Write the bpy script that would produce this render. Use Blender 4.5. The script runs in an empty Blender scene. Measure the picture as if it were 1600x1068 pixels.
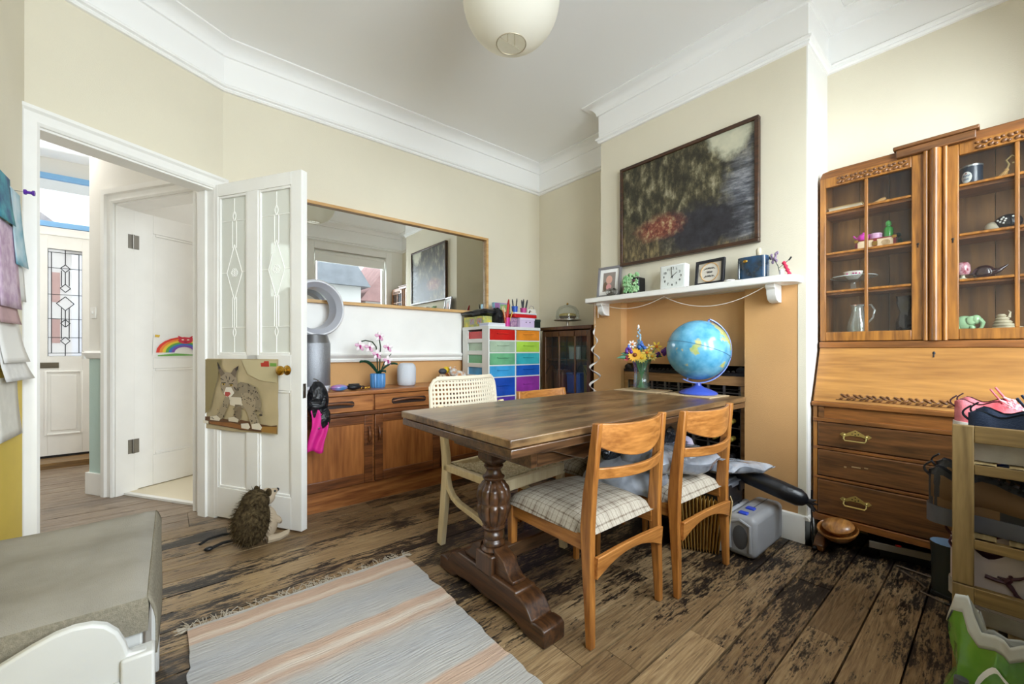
import bpy, bmesh, math, random
from mathutils import Vector, Matrix, Euler
random.seed(7)
sc = bpy.context.scene
PI = math.pi
def rad(a): return math.radians(a)

# ------------------------------------------------------------------ camera
cam_d = bpy.data.cameras.new('camera'); cam = bpy.data.objects.new('camera', cam_d)
sc.collection.objects.link(cam); sc.camera = cam
cam_d.sensor_width = 36; cam_d.lens = 638/1600*36; cam_d.shift_y = 12/1600; cam_d.clip_start = .02
cam.location = (0, 0, 1.02); cam.rotation_euler = (PI/2, 0, -rad(90-50.25))

# ------------------------------------------------------------------ sky, window and added fill light, exposure
world = bpy.data.worlds.new('overcast_sky'); sc.world = world; world.use_nodes = True
nt = world.node_tree; bg = nt.nodes['Background']
geo = nt.nodes.new('ShaderNodeTexCoord'); sep = nt.nodes.new('ShaderNodeSeparateXYZ'); rmp = nt.nodes.new('ShaderNodeValToRGB')
nt.links.new(geo.outputs['Generated'], sep.inputs[0]); nt.links.new(sep.outputs['Z'], rmp.inputs[0]); nt.links.new(rmp.outputs[0], bg.inputs[0])
rmp.color_ramp.elements[0].position = 0; rmp.color_ramp.elements[0].color = (.42, .45, .50, 1)
rmp.color_ramp.elements[1].position = 1; rmp.color_ramp.elements[1].color = (1, 1, 1, 1)
bg.inputs[1].default_value = 2.6
def area(name, loc, rot, sx, sy, power, col=(1, 1, 1), portal=False):
    d = bpy.data.lights.new(name, 'AREA'); d.shape = 'RECTANGLE'; d.size = sx; d.size_y = sy; d.energy = power; d.color = col
    if portal: d.cycles.is_portal = True
    o = bpy.data.objects.new(name, d); sc.collection.objects.link(o); o.location = loc; o.rotation_euler = rot
    return o
area('daylight_portal', (2.1, -.36, 1.62), (PI/2, 0, 0), 1.1, 1.7, 0, portal=True)
area('fill_window_light', (.75, -1.7, 2.05), (rad(90), 0, rad(6)), 2.4, 2.0, 235, (.965, .985, 1))  # fill panel shining through the unseen window added behind the camera
area('side_window_daylight', (2.45, -1.9, 3.55), (rad(58), 0, rad(8)), 1.7, 1.3, 88, (.965, .985, 1))
area('front_room_daylight', (1.05, 5.3, 1.7), (rad(90), 0, rad(130)), 1.6, 1.8, 22, (1, 1, 1))
area('porch_daylight', (-.95, 5.44, 2.36), (rad(-68), 0, 0), .8, .35, 9, (.92, .97, 1))
area('hall_fill_light', (-.72, 4.3, 2.6), (0, 0, 0), .3, .3, 6, (1, .96, .9))  # added fill to brighten the hall, no pendant hangs here
vs = sc.view_settings; vs.view_transform = 'Standard'; vs.look = 'None'; vs.exposure = 0.56; vs.gamma = 1; vs.use_curve_mapping = False
sc.cycles.max_bounces = 10; sc.cycles.diffuse_bounces = 8; sc.cycles.glossy_bounces = 5; sc.cycles.transmission_bounces = 8
sc.cycles.transparent_max_bounces = 16; sc.cycles.caustics_reflective = False; sc.cycles.caustics_refractive = False
sc.cycles.sample_clamp_indirect = 10

# ------------------------------------------------------------------ helpers
def lin(h):
    h = h.lstrip('#'); c = [int(h[i:i+2], 16)/255 for i in (0, 2, 4)]
    return tuple((x/12.92 if x <= .04045 else ((x+.055)/1.055)**2.4) for x in c) + (1,)
MATS = {}
def mt(name, hexc, rough=.5, metal=0, var=0, scale=8, bump=0, bscale=60, hex2=None, coat=0, trans=0, ior=1.45, sss=0, stretch=(1, 1, 1), emit=0, coord='Object', spec=.5):
    if name in MATS: return MATS[name]
    m = bpy.data.materials.new(name); m.use_nodes = True; n = m.node_tree; b = n.nodes['Principled BSDF']; MATS[name] = m
    b.inputs['Base Color'].default_value = lin(hexc); b.inputs['Roughness'].default_value = rough; b.inputs['Metallic'].default_value = metal
    b.inputs['Coat Weight'].default_value = coat; b.inputs['Transmission Weight'].default_value = trans; b.inputs['IOR'].default_value = ior
    b.inputs['Specular IOR Level'].default_value = spec
    if emit: b.inputs['Emission Color'].default_value = lin(hexc); b.inputs['Emission Strength'].default_value = emit
    if var or bump:
        tc = n.nodes.new('ShaderNodeTexCoord'); mp = n.nodes.new('ShaderNodeMapping'); mp.inputs['Scale'].default_value = stretch
        n.links.new(tc.outputs[coord], mp.inputs[0])
    if var:
        ns = n.nodes.new('ShaderNodeTexNoise'); ns.inputs['Scale'].default_value = scale; ns.inputs['Detail'].default_value = 5
        n.links.new(mp.outputs[0], ns.inputs[0])
        r = n.nodes.new('ShaderNodeValToRGB'); c1 = lin(hexc); c2 = lin(hex2) if hex2 else tuple(x*(1-var) for x in c1[:3])+(1,)
        r.color_ramp.elements[0].position = .35; r.color_ramp.elements[0].color = c2; r.color_ramp.elements[1].position = .65; r.color_ramp.elements[1].color = c1
        n.links.new(ns.outputs[0], r.inputs[0]); n.links.new(r.outputs[0], b.inputs['Base Color'])
    if bump:
        nb = n.nodes.new('ShaderNodeTexNoise'); nb.inputs['Scale'].default_value = bscale; nb.inputs['Detail'].default_value = 3
        n.links.new(mp.outputs[0], nb.inputs[0])
        bp = n.nodes.new('ShaderNodeBump'); bp.inputs['Strength'].default_value = bump; bp.inputs['Distance'].default_value = .004
        n.links.new(nb.outputs[0], bp.inputs['Height']); n.links.new(bp.outputs[0], b.inputs['Normal'])
    return m
def wood(name, dark, light, axis='X', scale=9, rough=.42, contrast=.3, coat=.15, fig=1.0):
    """grain stretched along the given axis of the thing"""
    if name in MATS: return MATS[name]
    m = bpy.data.materials.new(name); m.use_nodes = True; n = m.node_tree; b = n.nodes['Principled BSDF']; MATS[name] = m; L = n.links.new
    b.inputs['Roughness'].default_value = rough; b.inputs['Coat Weight'].default_value = coat; b.inputs['Coat Roughness'].default_value = .25
    tc = n.nodes.new('ShaderNodeTexCoord'); mp = n.nodes.new('ShaderNodeMapping')
    s = [1.0, 1.0, 1.0]; s['XYZ'.index(axis)] = .09; mp.inputs['Scale'].default_value = s
    oi = n.nodes.new('ShaderNodeObjectInfo'); L(tc.outputs['Object'], mp.inputs[0])
    add = n.nodes.new('ShaderNodeVectorMath'); add.operation = 'ADD'; sc3 = n.nodes.new('ShaderNodeVectorMath'); sc3.operation = 'SCALE'; sc3.inputs['Scale'].default_value = 7
    cmb = n.nodes.new('ShaderNodeCombineXYZ'); L(oi.outputs['Random'], cmb.inputs[0]); L(oi.outputs['Random'], cmb.inputs[2]); L(cmb.outputs[0], sc3.inputs[0])
    L(mp.outputs[0], add.inputs[0]); L(sc3.outputs[0], add.inputs[1])
    n1 = n.nodes.new('ShaderNodeTexNoise'); n1.inputs['Scale'].default_value = scale*fig; n1.inputs['Detail'].default_value = 2; n1.inputs['Distortion'].default_value = .6
    L(add.outputs[0], n1.inputs[0])
    mu = n.nodes.new('ShaderNodeMath'); mu.operation = 'MULTIPLY'; mu.inputs[1].default_value = 42; L(n1.outputs[0], mu.inputs[0])
    si = n.nodes.new('ShaderNodeMath'); si.operation = 'SINE'; L(mu.outputs[0], si.inputs[0])
    n2 = n.nodes.new('ShaderNodeTexNoise'); n2.inputs['Scale'].default_value = scale*14; n2.inputs['Detail'].default_value = 4; L(add.outputs[0], n2.inputs[0])
    m2 = n.nodes.new('ShaderNodeMath'); m2.operation = 'MULTIPLY_ADD'; m2.inputs[1].default_value = .14; L(si.outputs[0], m2.inputs[0]); L(n2.outputs[0], m2.inputs[2])
    r = n.nodes.new('ShaderNodeValToRGB'); r.color_ramp.elements[0].position = .5-contrast; r.color_ramp.elements[1].position = .5+contrast
    r.color_ramp.elements[0].color = lin(dark); r.color_ramp.elements[1].color = lin(light); L(m2.outputs[0], r.inputs[0]); L(r.outputs[0], b.inputs['Base Color'])
    bp = n.nodes.new('ShaderNodeBump'); bp.inputs['Strength'].default_value = .12; bp.inputs['Distance'].default_value = .002; L(m2.outputs[0], bp.inputs['Height']); L(bp.outputs[0], b.inputs['Normal'])
    return m
def glass(name, hexc='#ffffff', tint=.06, rough=.02, refl=.12):
    """thin sheet of glass: mostly clear with a faint body colour and a fresnel reflection"""
    if name in MATS: return MATS[name]
    m = bpy.data.materials.new(name); m.use_nodes = True; n = m.node_tree; L = n.links.new; MATS[name] = m
    for k in list(n.nodes): n.nodes.remove(k)
    out = n.nodes.new('ShaderNodeOutputMaterial'); tr = n.nodes.new('ShaderNodeBsdfTransparent'); gl = n.nodes.new('ShaderNodeBsdfGlossy'); df = n.nodes.new('ShaderNodeBsdfDiffuse')
    tr.inputs[0].default_value = lin(hexc); df.inputs[0].default_value = lin(hexc); gl.inputs['Roughness'].default_value = rough
    mx = n.nodes.new('ShaderNodeMixShader'); mx.inputs[0].default_value = tint; L(tr.outputs[0], mx.inputs[1]); L(df.outputs[0], mx.inputs[2])
    lw = n.nodes.new('ShaderNodeLayerWeight'); lw.inputs[0].default_value = .25; mu = n.nodes.new('ShaderNodeMath'); mu.operation = 'MULTIPLY_ADD'; mu.inputs[1].default_value = .35*min(1, refl*4); mu.inputs[2].default_value = refl*.08
    L(lw.outputs['Fresnel'], mu.inputs[0]); m2 = n.nodes.new('ShaderNodeMixShader'); L(mu.outputs[0], m2.inputs[0]); L(mx.outputs[0], m2.inputs[1]); L(gl.outputs[0], m2.inputs[2]); L(m2.outputs[0], out.inputs[0])
    return m

def tag(o, label, cat=None, group=None, kind=None):
    if label: o['label'] = label
    if cat: o['category'] = cat
    if group: o['group'] = group
    if kind: o['kind'] = kind
    return o
def T(name, label, cat, loc=(0, 0, 0), rz=0, group=None, kind=None):
    o = bpy.data.objects.new(name, None); sc.collection.objects.link(o); o.location = loc; o.rotation_euler = (0, 0, rz); o.empty_display_size = .05
    return tag(o, label, cat, group, kind)
def copy_tree(o, parent=None):
    c = o.copy(); sc.collection.objects.link(c); c.parent = parent
    for ch in list(o.children): copy_tree(ch, c)
    return c
def frame(o, d):
    d = Vector((d[0], d[1], 0)).normalized(); p = Vector((-d.y, d.x, 0))
    return Matrix(((d.x, p.x, 0, o[0]), (d.y, p.y, 0, o[1]), (0, 0, 1, o[2] if len(o) > 2 else 0), (0, 0, 0, 1)))
def lerp(a, b, t): return a+(b-a)*t
def interp(tab, t):
    for (a, va), (b, vb) in zip(tab, tab[1:]):
        if t <= b:
            k = 0 if b == a else max(0, (t-a)/(b-a)); k = k*k*(3-2*k)
            return lerp(va, vb, k)
    return tab[-1][1]

class M:
    def __init__(s, mat=None): s.v = []; s.f = []; s.mi = []; s.mats = []; s.m = Matrix(); s.cur = 0; s.use(mat) if mat else None
    def use(s, mat):
        if mat not in s.mats: s.mats.append(mat)
        s.cur = s.mats.index(mat); return s
    def at(s, m=None): s.m = m or Matrix(); return s
    def V(s, pts):
        i = len(s.v); s.v += [tuple(s.m @ Vector(p)) for p in pts]; return i
    def F(s, faces, i=0):
        for f in faces: s.f.append(tuple(k+i for k in f)); s.mi.append(s.cur)
    def box(s, x0, x1, y0, y1, z0, z1):
        i = s.V([(x0, y0, z0), (x1, y0, z0), (x1, y1, z0), (x0, y1, z0), (x0, y0, z1), (x1, y0, z1), (x1, y1, z1), (x0, y1, z1)])
        s.F([(0, 3, 2, 1), (4, 5, 6, 7), (0, 1, 5, 4), (1, 2, 6, 5), (2, 3, 7, 6), (3, 0, 4, 7)], i); return s
    def cb(s, c, d, rot=None):
        o = s.m; s.m = o @ Matrix.Translation(c) @ (Euler(rot).to_matrix().to_4x4() if rot else Matrix())
        s.box(-d[0]/2, d[0]/2, -d[1]/2, d[1]/2, -d[2]/2, d[2]/2); s.m = o; return s
    def quad(s, *p): i = s.V(p); s.F([tuple(range(len(p)))], i); return s
    def rings(s, rs, cap0=True, cap1=True, closed=True):
        n = len(rs[0]); i = s.V([p for r in rs for p in r]); fs = []
        for a in range(len(rs)-1):
            for k in range(n if closed else n-1):
                fs.append((a*n+k, a*n+(k+1) % n, (a+1)*n+(k+1) % n, (a+1)*n+k))
        if cap0: fs.append(tuple(range(n-1, -1, -1)))
        if cap1: fs.append(tuple((len(rs)-1)*n+k for k in range(n)))
        s.F(fs, i); return s
    def lathe(s, prof, n=20, c=(0, 0, 0), flute=0, nf=0):
        rs = []
        for r, z in prof:
            rs.append([(c[0]+r*math.cos(2*PI*k/n), c[1]+r*math.sin(2*PI*k/n), c[2]+z) for k in range(n)])
        return s.rings(rs, prof[0][0] > 1e-4, prof[-1][0] > 1e-4)
    def tube(s, pts, r, n=8, cap=True, flat=1.0):
        pts = [Vector(p) for p in pts]; N = len(pts); rs = []; up = None
        for k, p in enumerate(pts):
            t = (pts[min(k+1, N-1)]-pts[max(k-1, 0)]).normalized()
            if up is None: up = Vector((0, 0, 1)) if abs(t.z) < .9 else Vector((1, 0, 0))
            a = t.cross(up).normalized(); b = a.cross(t).normalized(); up = b
            rr = r[k] if isinstance(r, (list, tuple)) else r
            rs.append([tuple(p+a*rr*math.cos(2*PI*j/n)+b*rr*flat*math.sin(2*PI*j/n)) for j in range(n)])
        return s.rings(rs, cap, cap)
    def cyl(s, p0, p1, r0, r1=None, n=16): return s.tube([p0, p1], [r0, r0 if r1 is None else r1], n)
    def strip(s, pts, w, t, side=(0, 0, 1)):
        """rectangular bar along a path: w across 'side', t along the other"""
        pts = [Vector(p) for p in pts]; N = len(pts); rs = []; sd = Vector(side).normalized()
        for k, p in enumerate(pts):
            tg = (pts[min(k+1, N-1)]-pts[max(k-1, 0)]).normalized(); a = tg.cross(sd).normalized(); b = sd
            ww = w[k] if isinstance(w, (list, tuple)) else w; tt = t[k] if isinstance(t, (list, tuple)) else t
            rs.append([tuple(p+a*tt/2*i+b*ww/2*j) for i, j in ((1, -1), (1, 1), (-1, 1), (-1, -1))])
        return s.rings(rs)
    def ell(s, c, r, nu=14, nv=9, rot=None):
        o = s.m; s.m = o @ Matrix.Translation(c) @ (Euler(rot).to_matrix().to_4x4() if rot else Matrix())
        rx, ry, rz = r if isinstance(r, (tuple, list)) else (r, r, r)
        rs = [[(rx*math.sin(PI*v/nv)*math.cos(2*PI*k/nu), ry*math.sin(PI*v/nv)*math.sin(2*PI*k/nu), -rz*math.cos(PI*v/nv)) for k in range(nu)] for v in range(1, nv)]
        s.rings(rs, False, False); i = s.V([(0, 0, -rz), (0, 0, rz)]); b = i-len(rs)*nu; e = b+(len(rs)-1)*nu
        s.F([(i, b+(k+1) % nu, b+k) for k in range(nu)]+[(i+1, e+k, e+(k+1) % nu) for k in range(nu)]); s.m = o; return s
    def prism(s, poly, a0, a1, ax='z'):
        """polygon extruded along axis: ax x -> poly=(y,z), y -> (x,z), z -> (x,y)"""
        f = {'x': lambda p, a: (a, p[0], p[1]), 'y': lambda p, a: (p[0], a, p[1]), 'z': lambda p, a: (p[0], p[1], a)}[ax]
        r0 = [f(p, a0) for p in poly]; r1 = [f(p, a1) for p in poly]; return s.rings([r0, r1])
    def sheet(s, fn, nu, nv):
        i = s.V([fn(a/nu, b/nv) for b in range(nv+1) for a in range(nu+1)])
        s.F([(b*(nu+1)+a, b*(nu+1)+a+1, (b+1)*(nu+1)+a+1, (b+1)*(nu+1)+a) for b in range(nv) for a in range(nu)], i); return s
    def mesh(s, name, ang=38):
        me = bpy.data.meshes.new(name); me.from_pydata(s.v, [], s.f)
        for m in s.mats: me.materials.append(m)
        if len(s.mats) > 1: me.polygons.foreach_set('material_index', s.mi)
        bm = bmesh.new(); bm.from_mesh(me); bmesh.ops.recalc_face_normals(bm, faces=bm.faces); bm.to_mesh(me); bm.free()
        if ang: me.polygons.foreach_set('use_smooth', [True]*len(me.polygons)); me.set_sharp_from_angle(angle=rad(ang))
        me.update(); return me
    def obj(s, name, parent=None, ang=38, bevel=0, seg=2, solid=0, sub=0, loc=None, rz=0, label=None):
        o = bpy.data.objects.new(name, s.mesh(name, ang)); sc.collection.objects.link(o); o.parent = parent
        if solid: q = o.modifiers.new('solid', 'SOLIDIFY'); q.thickness = solid; q.offset = 0
        if bevel: q = o.modifiers.new('bevel', 'BEVEL'); q.width = bevel; q.segments = seg; q.limit_method = 'ANGLE'; q.angle_limit = rad(40)
        if sub: q = o.modifiers.new('sub', 'SUBSURF'); q.levels = sub; q.render_levels = sub
        if loc: o.location = loc
        if rz: o.rotation_euler = (0, 0, rz)
        if label: o['label'] = label
        return o
def B(name, parent, mat, *d, bevel=0, seg=2, **k): return M(mat).box(*d).obj(name, parent, bevel=bevel, seg=seg, **k)
def each(name, parent, mat, boxes, mx=None, **k):
    for b in boxes: M(mat).at(mx).box(*b).obj(name, parent, **k)
def struct(o, label): o['kind'] = 'structure'; o['label'] = label; return o
def arc(c, r, a0, a1, n): return [(c[0]+r*math.cos(rad(lerp(a0, a1, k/n))), c[1]+r*math.sin(rad(lerp(a0, a1, k/n)))) for k in range(n+1)]
def text_mesh(s, mat, parent, size, loc, rot, name='lettering', ext=.0004, align='CENTER'):
    c = bpy.data.curves.new(name, 'FONT'); c.body = s; c.size = size; c.align_x = align; c.align_y = 'CENTER'; c.extrude = ext; c.resolution_u = 3
    tmp = bpy.data.objects.new(name, c); me = bpy.data.meshes.new_from_object(tmp); bpy.data.objects.remove(tmp); bpy.data.curves.remove(c); me.name = name
    me.materials.clear(); me.materials.append(mat)
    o = bpy.data.objects.new(name, me); sc.collection.objects.link(o); o.parent = parent; o.location = loc; o.rotation_euler = rot
    return o
# ------------------------------------------------------------------ materials of the shell
M_cream = mt('cream_wall', '#e0d9c5', .85, bump=.25, bscale=220, var=.03, scale=3)
M_white = mt('white_gloss_paint', '#efeeea', .35, var=.04, scale=6, bump=.05, bscale=40)
M_hallw = mt('white_hall_wall', '#e8e6e0', .85, bump=.2, bscale=220)
M_plaster = mt('white_plaster', '#f4f4f3', .8)
M_orange = mt('orange_wall', '#cfa06a', .8, bump=.25, bscale=240, var=.06, scale=4)
M_yellow = mt('yellow_wall', '#d8bd4e', .7, var=.08, scale=5)
M_aqua = mt('pale_aqua_wallpaper', '#b9cfc8', .85, bump=.4, bscale=160)
def floor_material():
    m = bpy.data.materials.new('worn_floorboards'); m.use_nodes = True; n = m.node_tree; L = n.links.new; b = n.nodes['Principled BSDF']
    g = n.nodes.new('ShaderNodeNewGeometry'); oi = n.nodes.new('ShaderNodeObjectInfo')
    def mapped(sx, sy, rnd=0.0):
        mp = n.nodes.new('ShaderNodeMapping'); mp.inputs['Scale'].default_value = (sx, sy, 1); L(g.outputs['Position'], mp.inputs[0])
        if rnd:
            c = n.nodes.new('ShaderNodeCombineXYZ'); L(oi.outputs['Random'], c.inputs[0]); L(oi.outputs['Random'], c.inputs[1])
            s = n.nodes.new('ShaderNodeVectorMath'); s.operation = 'SCALE'; s.inputs['Scale'].default_value = rnd; L(c.outputs[0], s.inputs[0])
            a = n.nodes.new('ShaderNodeVectorMath'); a.operation = 'ADD'; L(mp.outputs[0], a.inputs[0]); L(s.outputs[0], a.inputs[1]); return a.outputs[0]
        return mp.outputs[0]
    def noise(v, sc_, det=4, ro=.6, dist=0):
        k = n.nodes.new('ShaderNodeTexNoise'); k.inputs['Scale'].default_value = sc_; k.inputs['Detail'].default_value = det; k.inputs['Roughness'].default_value = ro; k.inputs['Distortion'].default_value = dist; L(v, k.inputs[0]); return k.outputs[0]
    def math_(op, a, b_=None, c=None):
        k = n.nodes.new('ShaderNodeMath'); k.operation = op
        for i, x in enumerate((a, b_, c)):
            if x is None: continue
            if isinstance(x, (int, float)): k.inputs[i].default_value = x
            else: L(x, k.inputs[i])
        return k.outputs[0]
    def ramp(v, *st):
        r = n.nodes.new('ShaderNodeValToRGB'); cr = r.color_ramp
        while len(cr.elements) < len(st): cr.elements.new(.5)
        for e, (p, c) in zip(cr.elements, st): e.position = p; e.color = lin(c) if isinstance(c, str) else (c, c, c, 1)
        L(v, r.inputs[0]); return r.outputs[0]
    def mixc(f, a, b_):
        k = n.nodes.new('ShaderNodeMix'); k.data_type = 'RGBA'
        if isinstance(f, float): k.inputs[0].default_value = f
        else: L(f, k.inputs[0])
        L(a, k.inputs[6]); L(b_, k.inputs[7]) if not isinstance(b_, tuple) else setattr(k.inputs[7], 'default_value', b_); return k.outputs[2]
    # grain: contour lines of a stretched noise, with knots
    gv = mapped(1.1, 16.0, 9.0); gn = noise(gv, 1.3, 2, .5, .4)
    rings = math_('SINE', math_('MULTIPLY', gn, 58.0)); fine = noise(mapped(6, 110, 5.0), 1.6, 4, .65)
    bare = ramp(math_('MULTIPLY_ADD', rings, .10, fine), (.26, '#544231'), (.43, '#927857'), (.6, '#b49a72'), (.8, '#cbb591'))
    tone = ramp(noise(mapped(.5, 2.2, 6.0), 1.4, 2), (.3, '#7a6046'), (.7, '#b89d76'))
    bare = mixc(.4, bare, tone)
    # black varnish left in patches, streaked along the board
    big = noise(mapped(.75, 1.15), 1.5, 3, .55, .3); mid = noise(mapped(2.6, 9), 1.7, 6, .74, .3); sm = noise(mapped(11, 60, 2.0), 1.6, 6, .8)
    perb = math_('MULTIPLY_ADD', oi.outputs['Random'], .16, -.08)
    sy = n.nodes.new('ShaderNodeSeparateXYZ'); L(g.outputs['Position'], sy.inputs[0])
    # boards walked on most (before the table) are worn, those along the walls and under the table keep their varnish
    keep = math_('ADD', ramp(math_('MULTIPLY', sy.outputs[1], .25), (.0, .60), (.06, .50), (.14, .485), (.2, .45), (.27, .505), (.36, .53), (.45, .50), (.6, .48), (.75, .50), (.85, .46), (1.0, .42)), -.5)
    keepx = math_('ADD', ramp(math_('MULTIPLY', sy.outputs[0], .3), (.0, .49), (.4, .47), (.6, .53), (.78, .62)), -.5)
    tot = math_('ADD', math_('ADD', math_('MULTIPLY', big, .55), math_('MULTIPLY', mid, .75)), math_('ADD', math_('MULTIPLY', sm, .85), math_('ADD', math_('ADD', perb, keep), keepx)))
    mask = ramp(math_('MULTIPLY', tot, .5), (.528, 0.0), (.552, .85), (.58, 1.0))
    stain = ramp(fine, (.3, '#0d0a09'), (.7, '#2a221d'))
    brown = ramp(fine, (.3, '#2c1d12'), (.55, '#53391f'), (.75, '#7a5731'))
    mask0 = ramp(math_('MULTIPLY', math_('ADD', math_('ADD', math_('MULTIPLY', big, .9), math_('MULTIPLY', mid, .6)), math_('ADD', math_('MULTIPLY', sm, .45), math_('ADD', perb, math_('ADD', keep, math_('MULTIPLY', keepx, .3))))), .5), (.485, 0.0), (.55, .8))
    tone_b = ramp(math_('FRACT', math_('MULTIPLY', oi.outputs['Random'], 17.3)), (.0, '#b9b2ab'), (1.0, '#ffffff'))
    mb = n.nodes.new('ShaderNodeMix'); mb.data_type = 'RGBA'; mb.blend_type = 'MULTIPLY'; mb.inputs[0].default_value = 1.0; L(bare, mb.inputs[6]); L(tone_b, mb.inputs[7])
    col = mixc(mask, mixc(mask0, mb.outputs[2], brown), stain)
    # hall boards keep a grey-brown wash
    hall = ramp(math_('MULTIPLY', math_('ADD', sy.outputs[1], noise(mapped(2, 2), 2, 3)), .2), (.66, 0.0), (.74, .8))
    wash = ramp(math_('MULTIPLY_ADD', rings, .1, fine), (.25, '#57473b'), (.75, '#a08f7e'))
    col = mixc(hall, col, wash)
    L(col, b.inputs['Base Color'])
    L(ramp(mid, (.3, .28), (.7, .5)), b.inputs['Roughness'])
    bp = n.nodes.new('ShaderNodeBump'); bp.inputs['Strength'].default_value = .35; bp.inputs['Distance'].default_value = .003
    L(math_('ADD', fine, math_('MULTIPLY', mask, .5)), bp.inputs['Height']); L(bp.outputs[0], b.inputs['Normal'])
    return m
M_floor = floor_material(); M_dark = mt('dark_void', '#0c0a09', .9)

# ------------------------------------------------------------------ floor of single boards
W = .1333
fl = struct(M(M_dark).box(-1.7, 3.05, -.42, 5.6, -.06, -.022).obj('floor', ang=0), 'worn dark-stained pine floorboards running across room and hall')
unit = M(M_floor).box(0, 1, 0, 1, 0, 1).mesh('floorboard', 0)
y = .2-W*5; k = 0
while y < 5.55:
    xs = [-1.7 if y > 2.5 else -.6]; rr = random.Random(k*3+1); x = xs[0]
    while True:
        x += rr.uniform(1.6, 2.8)
        if x > 2.6: break
        xs.append(x)
    xs.append(3.04)
    for a, b in zip(xs, xs[1:]):
        o = bpy.data.objects.new('floorboard', unit); sc.collection.objects.link(o); o.parent = fl
        g = rr.uniform(.0045, .0085); o.location = (a+.001, y+g/2, -.022); o.scale = (b-a-.002, W-g, .022-rr.uniform(0, .0012))
    y += W; k += 1

# ------------------------------------------------------------------ walls, ceiling
CEIL = 2.91
struct(M(M_plaster).box(-.6, 3.06, -.42, 3.3, CEIL, CEIL+.06).obj('ceiling', ang=0), 'plain white plaster ceiling of the dining room')
wb = struct(M(M_cream).box(.2, 3.06, 3.1, 3.22, 1.0, CEIL).obj('wall_back', ang=0), 'cream wall behind the long mirror and sideboard')
M(M_orange).box(.2, 3.06, 3.1, 3.22, 0, 1.0).obj('lower_wall', wb, ang=0, label='orange painted lower wall')
M(M_white).box(.26, 1.97, 3.07, 3.1, .985, 1.345).obj('wall_panel', wb, ang=0, label='white painted panel above dado rail')
rail = M(M_white)
rail.prism([(3.1, .925), (3.065, .93), (3.06, .945), (3.066, .955), (3.05, .965), (3.042, .98), (3.055, .992), (3.1, .995)], .26, 1.985, 'x')
struct(rail.obj('trim_dado'), 'white moulded dado rail above the sideboard')
struct(M(M_cream).box(2.95, 3.06, -.42, 3.1, 0, CEIL).obj('wall_right', ang=0), 'cream alcove wall beside the chimney breast')
ch = struct(M(M_cream).box(2.57, 2.95, .663, 2.006, 1.37, CEIL).obj('wall_chimney', ang=0), 'cream chimney breast with orange fireplace recess below')
M(M_orange).box(2.57, 2.95, 1.82, 2.075, 0, 1.37).box(2.57, 2.95, .70, .965, 0, 1.37).obj('fireplace_pier', ch, ang=0, label='orange painted piers of the fireplace')
M(M_cream).box(2.568, 2.95, .663, .70, 0, 1.37).obj('corner_strip', ch, ang=0, label='white painted corner of the chimney breast')
M(M_white).box(2.57, 2.95, .657, .663, .145, 2.63).obj('return_face', ch, ang=0, label='chimney breast side in white for the window light on it')  # white slab over the cream side paints in the window's brightness
M(M_orange).box(2.645, 2.95, .965, 1.82, .92, 1.37).obj('recess_back', ch, ang=0, label='orange back of the fireplace recess')
M(mt('soot', '#1d1714', .9)).box(2.93, 2.95, .965, 1.82, 0, .92).obj('hearth_back', ch, ang=0)
wl = struct(M(M_cream).box(-.6, -.49, -.42, 2.70, .95, CEIL).obj('wall_left', ang=0), 'cream and yellow wall hung with papers')
M(M_yellow).box(-.6, -.49, -.42, 2.70, 0, .95).obj('lower_wall', wl, ang=0, label='mustard yellow painted lower wall')
# angled wall with the doorway
P0 = (.242, 3.1); DW = (-.874, -.4859); FD = frame(P0, DW)          # local x runs towards the left wall, -y into the hall
wd = M(M_cream).at(FD)
wd.box(-.03, .052, -.12, 0, 0, CEIL).box(.8, .86, -.12, 0, 0, CEIL).box(.052, .8, -.12, 0, 2.0, CEIL)
struct(wd.obj('wall_door', ang=0), 'cream angled wall over the hall doorway')
ar = M(M_white).at(FD)
def archi(m, x0, x1, z1, y0, w=.075, s=1, left=True, right=True):
    prof = [(0, 0), (0, .012), (.012, .02), (.03, .014), (.05, .018), (.06, .03), (w, .03), (w, 0)]
    rs = []
    pts = ([(x0, 0, -1, 0)] if True else [])+[(x0, z1, -1, 1), (x1, z1, 1, 1), (x1, 0, 1, 0)]
    for px, pz, ox, oz in pts: rs.append([(px+ox*u, y0+s*v, pz+oz*u) for u, v in prof])
    m.rings(rs)
archi(ar, .06, .795, 2.0, 0)
archi(ar, .06, .795, 2.0, -.12, s=-1)
ar.box(.045, .06, -.12, 0, 0, 2.0).box(.795, .81, -.12, 0, 0, 2.0).box(.045, .81, -.12, 0, 1.99, 2.005)
ar.box(.06, .075, -.12, -.05, 0, 1.99).box(.78, .795, -.12, -.05, 0, 1.99)
struct(ar.obj('trim_doorway'), 'white moulded architrave around the hall doorway')
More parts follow.
